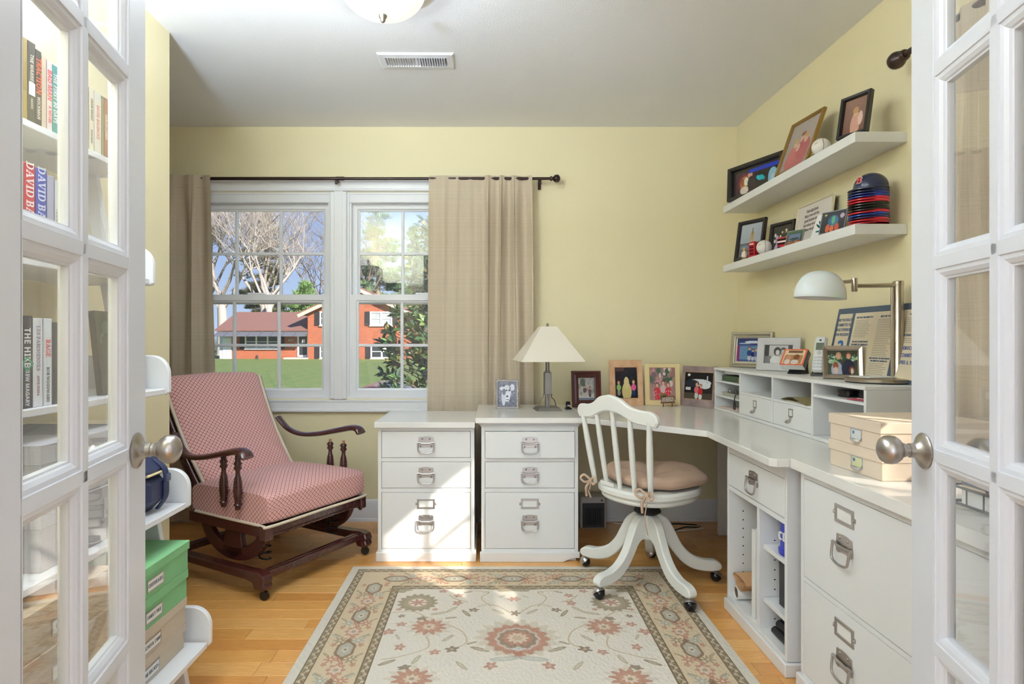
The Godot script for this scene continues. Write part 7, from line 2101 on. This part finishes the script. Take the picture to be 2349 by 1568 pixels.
func garden() -> void:
	# ground
	var grass := mat("lawn", Color(1, 1, 1), 0.95)
	grass.albedo_texture = noise(0.012, 5, 44, 512, FastNoiseLite.TYPE_SIMPLEX_SMOOTH, [tone(66, 96, 36), tone(88, 118, 46), tone(108, 130, 60), tone(134, 134, 78), tone(90, 120, 46)])
	grass.uv1_triplanar = true
	grass.uv1_scale = Vector3(0.22, 0.22, 0.5)
	built("ground", Shape.new().box(Vector3(0, -0.75, -40), Vector3(170, 0.2, 130)), grass)
	var brick := mat("brick", tone(186, 112, 82), 0.9)
	brick.albedo_texture = brick_courses()
	brick.uv1_triplanar = true
	brick.uv1_scale = Vector3(0.55, 0.55, 0.55)
	var shingle := mat("shingle", Color(1, 1, 1), 0.95)
	shingle.albedo_texture = noise(0.05, 3, 52, 256, FastNoiseLite.TYPE_CELLULAR, [tone(104, 76, 70), tone(140, 102, 92), tone(122, 88, 78), tone(152, 116, 100)])
	shingle.uv1_triplanar = true
	shingle.uv1_scale = Vector3(0.3, 0.9, 0.3)
	var dark := mat("shutter", tone(44, 40, 44), 0.6)
	var beige := mat("fascia", tone(216, 200, 172), 0.6)
	var h := thing("brick_house", "orange brick split-level house with brown roof across the lawn", "house", Vector3(0, -0.65, -55))
	# low wing on the left: x -24.6 .. -16.5
	part(h, "wing_wall", Shape.new().box(Vector3(-20.1, 1.3, -3), Vector3(7.2, 2.6, 6)), brick)
	part(h, "carport_wall", Shape.new().box(Vector3(-24.25, 1.2, -3), Vector3(1.1, 2.4, 6)), mat("siding", tone(206, 208, 210), 0.6))
	part(h, "carport_door", Shape.new().box(Vector3(-24.1, 0.95, 0.03), Vector3(0.75, 1.9, 0.06)), M["paper"])
	var slope := PackedVector2Array([Vector2(0.75, 2.52), Vector2(0.75, 2.66), Vector2(-4.0, 4.46), Vector2(-8.6, 2.66), Vector2(-8.6, 2.52)])
	part(h, "wing_roof", Shape.new().prism(slope, 8.4, 0.0, Transform3D(Basis(Vector3(0, 0, 1), Vector3.UP, Vector3(-1, 0, 0)), Vector3(-20.7, 0, 0))), shingle)
	for k in 8:
		part(h, "awning_panel", Shape.new().box(Vector3.ZERO, Vector3(1.0, 0.05, 1.1), 0.02), mat("awning grey", tone(104, 106, 112), 0.5), Vector3(-24.2 + 1.03 * k, 2.26, 1.1), Vector3(24, 0, 0))
		part(h, "awning_rib", bb(0.05, 0.1, 1.14, 0), mat("awning rib", tone(92, 96, 106), 0.5), Vector3(-23.69 + 1.03 * k, 2.28, 1.12), Vector3(24, 0, 0))
	house_window(h, Vector3(-20.9, 1.55, 0.02), 3.1, 1.25, 3)
	for x in [-22.75, -19.05]:
		part(h, "shutter", bb(0.4, 1.2, 0.06, 0), dark, Vector3(x, 1.5, 0.03))
	part(h, "entry_frame", Shape.new().frame(1.05, 2.05, [Vector2(0, 0), Vector2(0, 0.08), Vector2(0.16, 0.08), Vector2(0.16, 0)]), M["sash white"], Vector3(-17.15, 1.2, 0.0))
	part(h, "entry_door", bb(0.76, 1.8, 0.05, 0), mat("storm door", tone(60, 62, 66), 0.2), Vector3(-17.15, 1.22, 0.02))
	part(h, "notice", bb(0.26, 0.32, 0.02, 0), M["paper"], Vector3(-17.1, 1.62, 0.06))
	part(h, "number_plate", bb(0.42, 0.16, 0.03, 0), mat("plate cream", tone(226, 218, 190), 0.6), Vector3(-18.3, 1.7, 0.02))
	lettering(h, "7508", 0.13, M["black"], Vector3(-18.3, 1.7, 0.045), Vector3.ZERO, "Droid Sans", true, 1.0, 0.01)
	part(h, "step", bb(2.1, 0.16, 1.2, 0.02), mat("concrete", tone(186, 182, 176), 0.9), Vector3(-17.5, 0.06, 0.7))
	part(h, "flood_lamp", Shape.new().lathe([Vector2(0, 0), Vector2(0.14, 0), Vector2(0.1, 0.3), Vector2(0, 0.34)], 10, Transform3D(Basis(), Vector3(-21.2, 0.0, 0.5))), dark)
	# two-storey gable
	var gable := PackedVector2Array([Vector2(-16.5, 0), Vector2(-7.3, 0), Vector2(-7.3, 4.15), Vector2(-12.0, 6.35), Vector2(-16.5, 4.25)])
	part(h, "gable_wall", Shape.new().prism(gable, 8.0, 0.0, Transform3D(Basis(), Vector3(0, 0, -3.2))), brick)
	for s in [-1.0, 1.0]:
		var a := Vector2(-12.0, 6.45)
		var b := Vector2(-17.3, 3.98) if s < 0 else Vector2(-6.6, 3.92)
		var d := (b - a).normalized().orthogonal() * (0.12 if s > 0 else -0.12)
		part(h, "gable_roof", Shape.new().prism(PackedVector2Array([a, b, b - d, a - d]), 9.4, 0.0, Transform3D(Basis(), Vector3(0, 0, -3.4))), shingle)
		part(h, "fascia", Shape.new().prism(PackedVector2Array([a, b, b + d * 2.4, a + d * 2.4]), 0.12, 0.0, Transform3D(Basis(), Vector3(0, 0, 1.3))), beige)
	for q in [[-9.88, 3.65, true], [-9.82, 0.68, false], [-14.4, 3.65, false], [-14.4, 0.68, false]]:
		house_window(h, Vector3(q[0], q[1], 0.82), 2.0, 1.25, 2, q[2])
		for s in [-1.0, 1.0]:
			part(h, "shutter", bb(0.42, 1.25, 0.06, 0), dark, Vector3(q[0] + s * 1.25, q[1], 0.84))
	part(h, "chimney", Shape.new().box(Vector3(-7.1, 3.9, -5), Vector3(0.9, 3.6, 0.9)), brick)
	# trees behind the house
	var pale := mat("pale bark", tone(182, 174, 166), 0.9)
	var brown := mat("grey bark", tone(138, 122, 110), 0.9)
	bare_tree("tall pale bare tree with many upright limbs behind the house roof, nearest the curtain", Vector3(-29.5, -0.65, -66), 17.0, 0.55, 3, pale)
	bare_tree("thick pale bare tree leaning behind the middle of the house roof", Vector3(-25.6, -0.65, -68), 18.0, 0.5, 8, pale)
	bare_tree("pale bare tree with a double trunk look behind the roof beside the pines", Vector3(-24.0, -0.65, -64), 16.0, 0.42, 12, pale)
	bare_tree("pale bare tree left of the house, its twigs filling the first pane", Vector3(-32.5, -0.65, -67), 18.0, 0.5, 21, pale)
	bare_tree("dark slim bare tree seen against the sky beside the window mullion", Vector3(-19.6, -0.65, -70), 16.0, 0.28, 17, brown, 3)
	bare_tree("dark slim bare tree at the edge of the second window behind the gable", Vector3(-15.2, -0.65, -70), 17.0, 0.28, 30, brown, 3)
	var blue_green := [Color(0.10, 0.19, 0.10), Color(0.14, 0.24, 0.12), Color(0.18, 0.30, 0.13), Color(0.22, 0.34, 0.15)]
	var fresh := [Color(0.18, 0.34, 0.10), Color(0.24, 0.42, 0.13), Color(0.30, 0.46, 0.18)]
	pine("tall open pine behind the brick gable", Vector3(-13.6, -0.65, -72), 18.5, 4.2, 5, blue_green, brown, 0.3)
	pine("short slender pine beside the tall pine behind the gable", Vector3(-9.9, -0.65, -78), 16.5, 3.0, 6, blue_green, brown, 0.25)
	pine("bright green young pine behind the end of the low roof", Vector3(-21.4, -0.65, -69), 8.3, 3.4, 9, fresh, brown, 0.1)
	pine("bright green young pine between the roof and the gable", Vector3(-18.0, -0.65, -74), 8.2, 2.8, 14, fresh, brown, 0.1)
	pine("dull green pine behind the pale bare trees", Vector3(-30.0, -0.65, -80), 19.0, 4.8, 19, [Color(0.16, 0.18, 0.10), Color(0.22, 0.24, 0.13), Color(0.26, 0.24, 0.14)], brown, 0.2)
	# magnolia close to the window
	var c := thing("magnolia_tree", "dense glossy dark green magnolia close to the window", "tree", Vector3(-0.58, -0.65, -9.2))
	var r := RandomNumberGenerator.new()
	r.seed = 77
	part(c, "trunk", Shape.new().tube([Vector3(0, -0.1, 0), Vector3(0.05, 1.6, 0), Vector3(0, 3.2, 0)], [0.09, 0.07, 0.02], 8), brown)
	var limbs := Shape.new()
	var places: Array = []
	for i in 560:
		var f := pow(r.randf(), 0.85)
		var y := 0.25 + 3.25 * f
		var a := r.randf() * TAU
		var reach := (1.18 * pow(1.0 - f * 0.82, 0.7) + 0.12) * r.randf_range(0.45, 1.08)
		var tip := Vector3(cos(a) * reach, y + 0.2 * r.randf(), sin(a) * reach)
		stick(limbs, Vector3(0, maxf(0.2, y - 0.4), 0), tip, 0.014, 0.006)
		var out := Vector3(cos(a), 0.35, sin(a)).normalized()
		for k in 13:
			var d := (out * 0.8 + Vector3(r.randf_range(-1, 1), r.randf_range(-0.7, 1), r.randf_range(-1, 1))).normalized()
			var b := Basis.looking_at(-d, Vector3(0.2, 1, 0.1)).rotated(d, r.randf_range(-0.8, 0.8)).scaled(Vector3.ONE * r.randf_range(0.75, 1.15))
			places.append(Transform3D(b, tip + out * -0.06 * (k % 3)))
	part(c, "limbs", limbs, brown).set_meta("kind", "stuff")
	many(c, "leaves", leaf_blade(), mat("magnolia leaf", Color(1, 1, 1), 0.28, 0.0, {"vertex_color_use_as_albedo": true}), places, [Color(0.035, 0.085, 0.035), Color(0.05, 0.11, 0.04), Color(0.07, 0.15, 0.05), Color(0.16, 0.26, 0.08), Color(0.30, 0.24, 0.09), Color(0.05, 0.10, 0.05)])
	# red car on the drive, its bonnet at the bottom of the second window
	c = thing("red_car", "red car whose bonnet shows at the sill of the window beside the magnolia", "car", Vector3(-1.15, -0.95, -10.4))
	var paint := mat("car red", tone(190, 36, 52), 0.15, 0.0, {"clearcoat_enabled": true})
	var body := PackedVector2Array([Vector2(-1.3, 0.25), Vector2(3.0, 0.25), Vector2(3.0, 0.85), Vector2(2.6, 0.95), Vector2(2.2, 1.38), Vector2(0.9, 1.40), Vector2(0.25, 1.06)])
	for q in arc(Vector2(-0.75, 0.95), Vector2(0.55, 0.385), 60, 180, 8):
		body.append(q + Vector2(0, -0.02))
	part(c, "body", Shape.new().prism(body, 1.6, 0.08), paint)
	part(c, "windscreen", Shape.new().box(Vector3(1.5, 1.2, 0), Vector3(1.5, 0.22, 1.62), 0.05), M["black gloss"])
	for x in [-0.6, 2.2]:
		for z in [-0.72, 0.72]:
			part(c, "wheel", Shape.new().lathe([Vector2(0, -0.1), Vector2(0.28, -0.1), Vector2(0.31, -0.06), Vector2(0.31, 0.06), Vector2(0.28, 0.1), Vector2(0, 0.1)], 20, Transform3D(Basis(Vector3(1, 0, 0), PI / 2), Vector3(x, 0.312, z))), M["black"])
	# an unseen bare tree outside the side window, placed to sift the sunlight
	bare_tree("unseen leafless tree outside the side window", Vector3(7.6, -0.65, 6.2), 9.0, 0.14, 41, brown, 3)


func brick_courses() -> ImageTexture:  # too far to tell bricks apart: colour only
	var im := Image.create(128, 128, false, Image.FORMAT_RGB8)
	var r := RandomNumberGenerator.new()
	r.seed = 6
	for y in 32:
		for x in 9:
			var v := r.randf_range(0.86, 1.0)
			im.fill_rect(Rect2i(x * 16 - (8 if y % 2 else 0), y * 4, 16, 4), Color(v, v * r.randf_range(0.92, 1.0), v * 0.95))
		im.fill_rect(Rect2i(0, y * 4, 128, 1), Color(0.92, 0.93, 0.95))
	return ImageTexture.create_from_image(im)
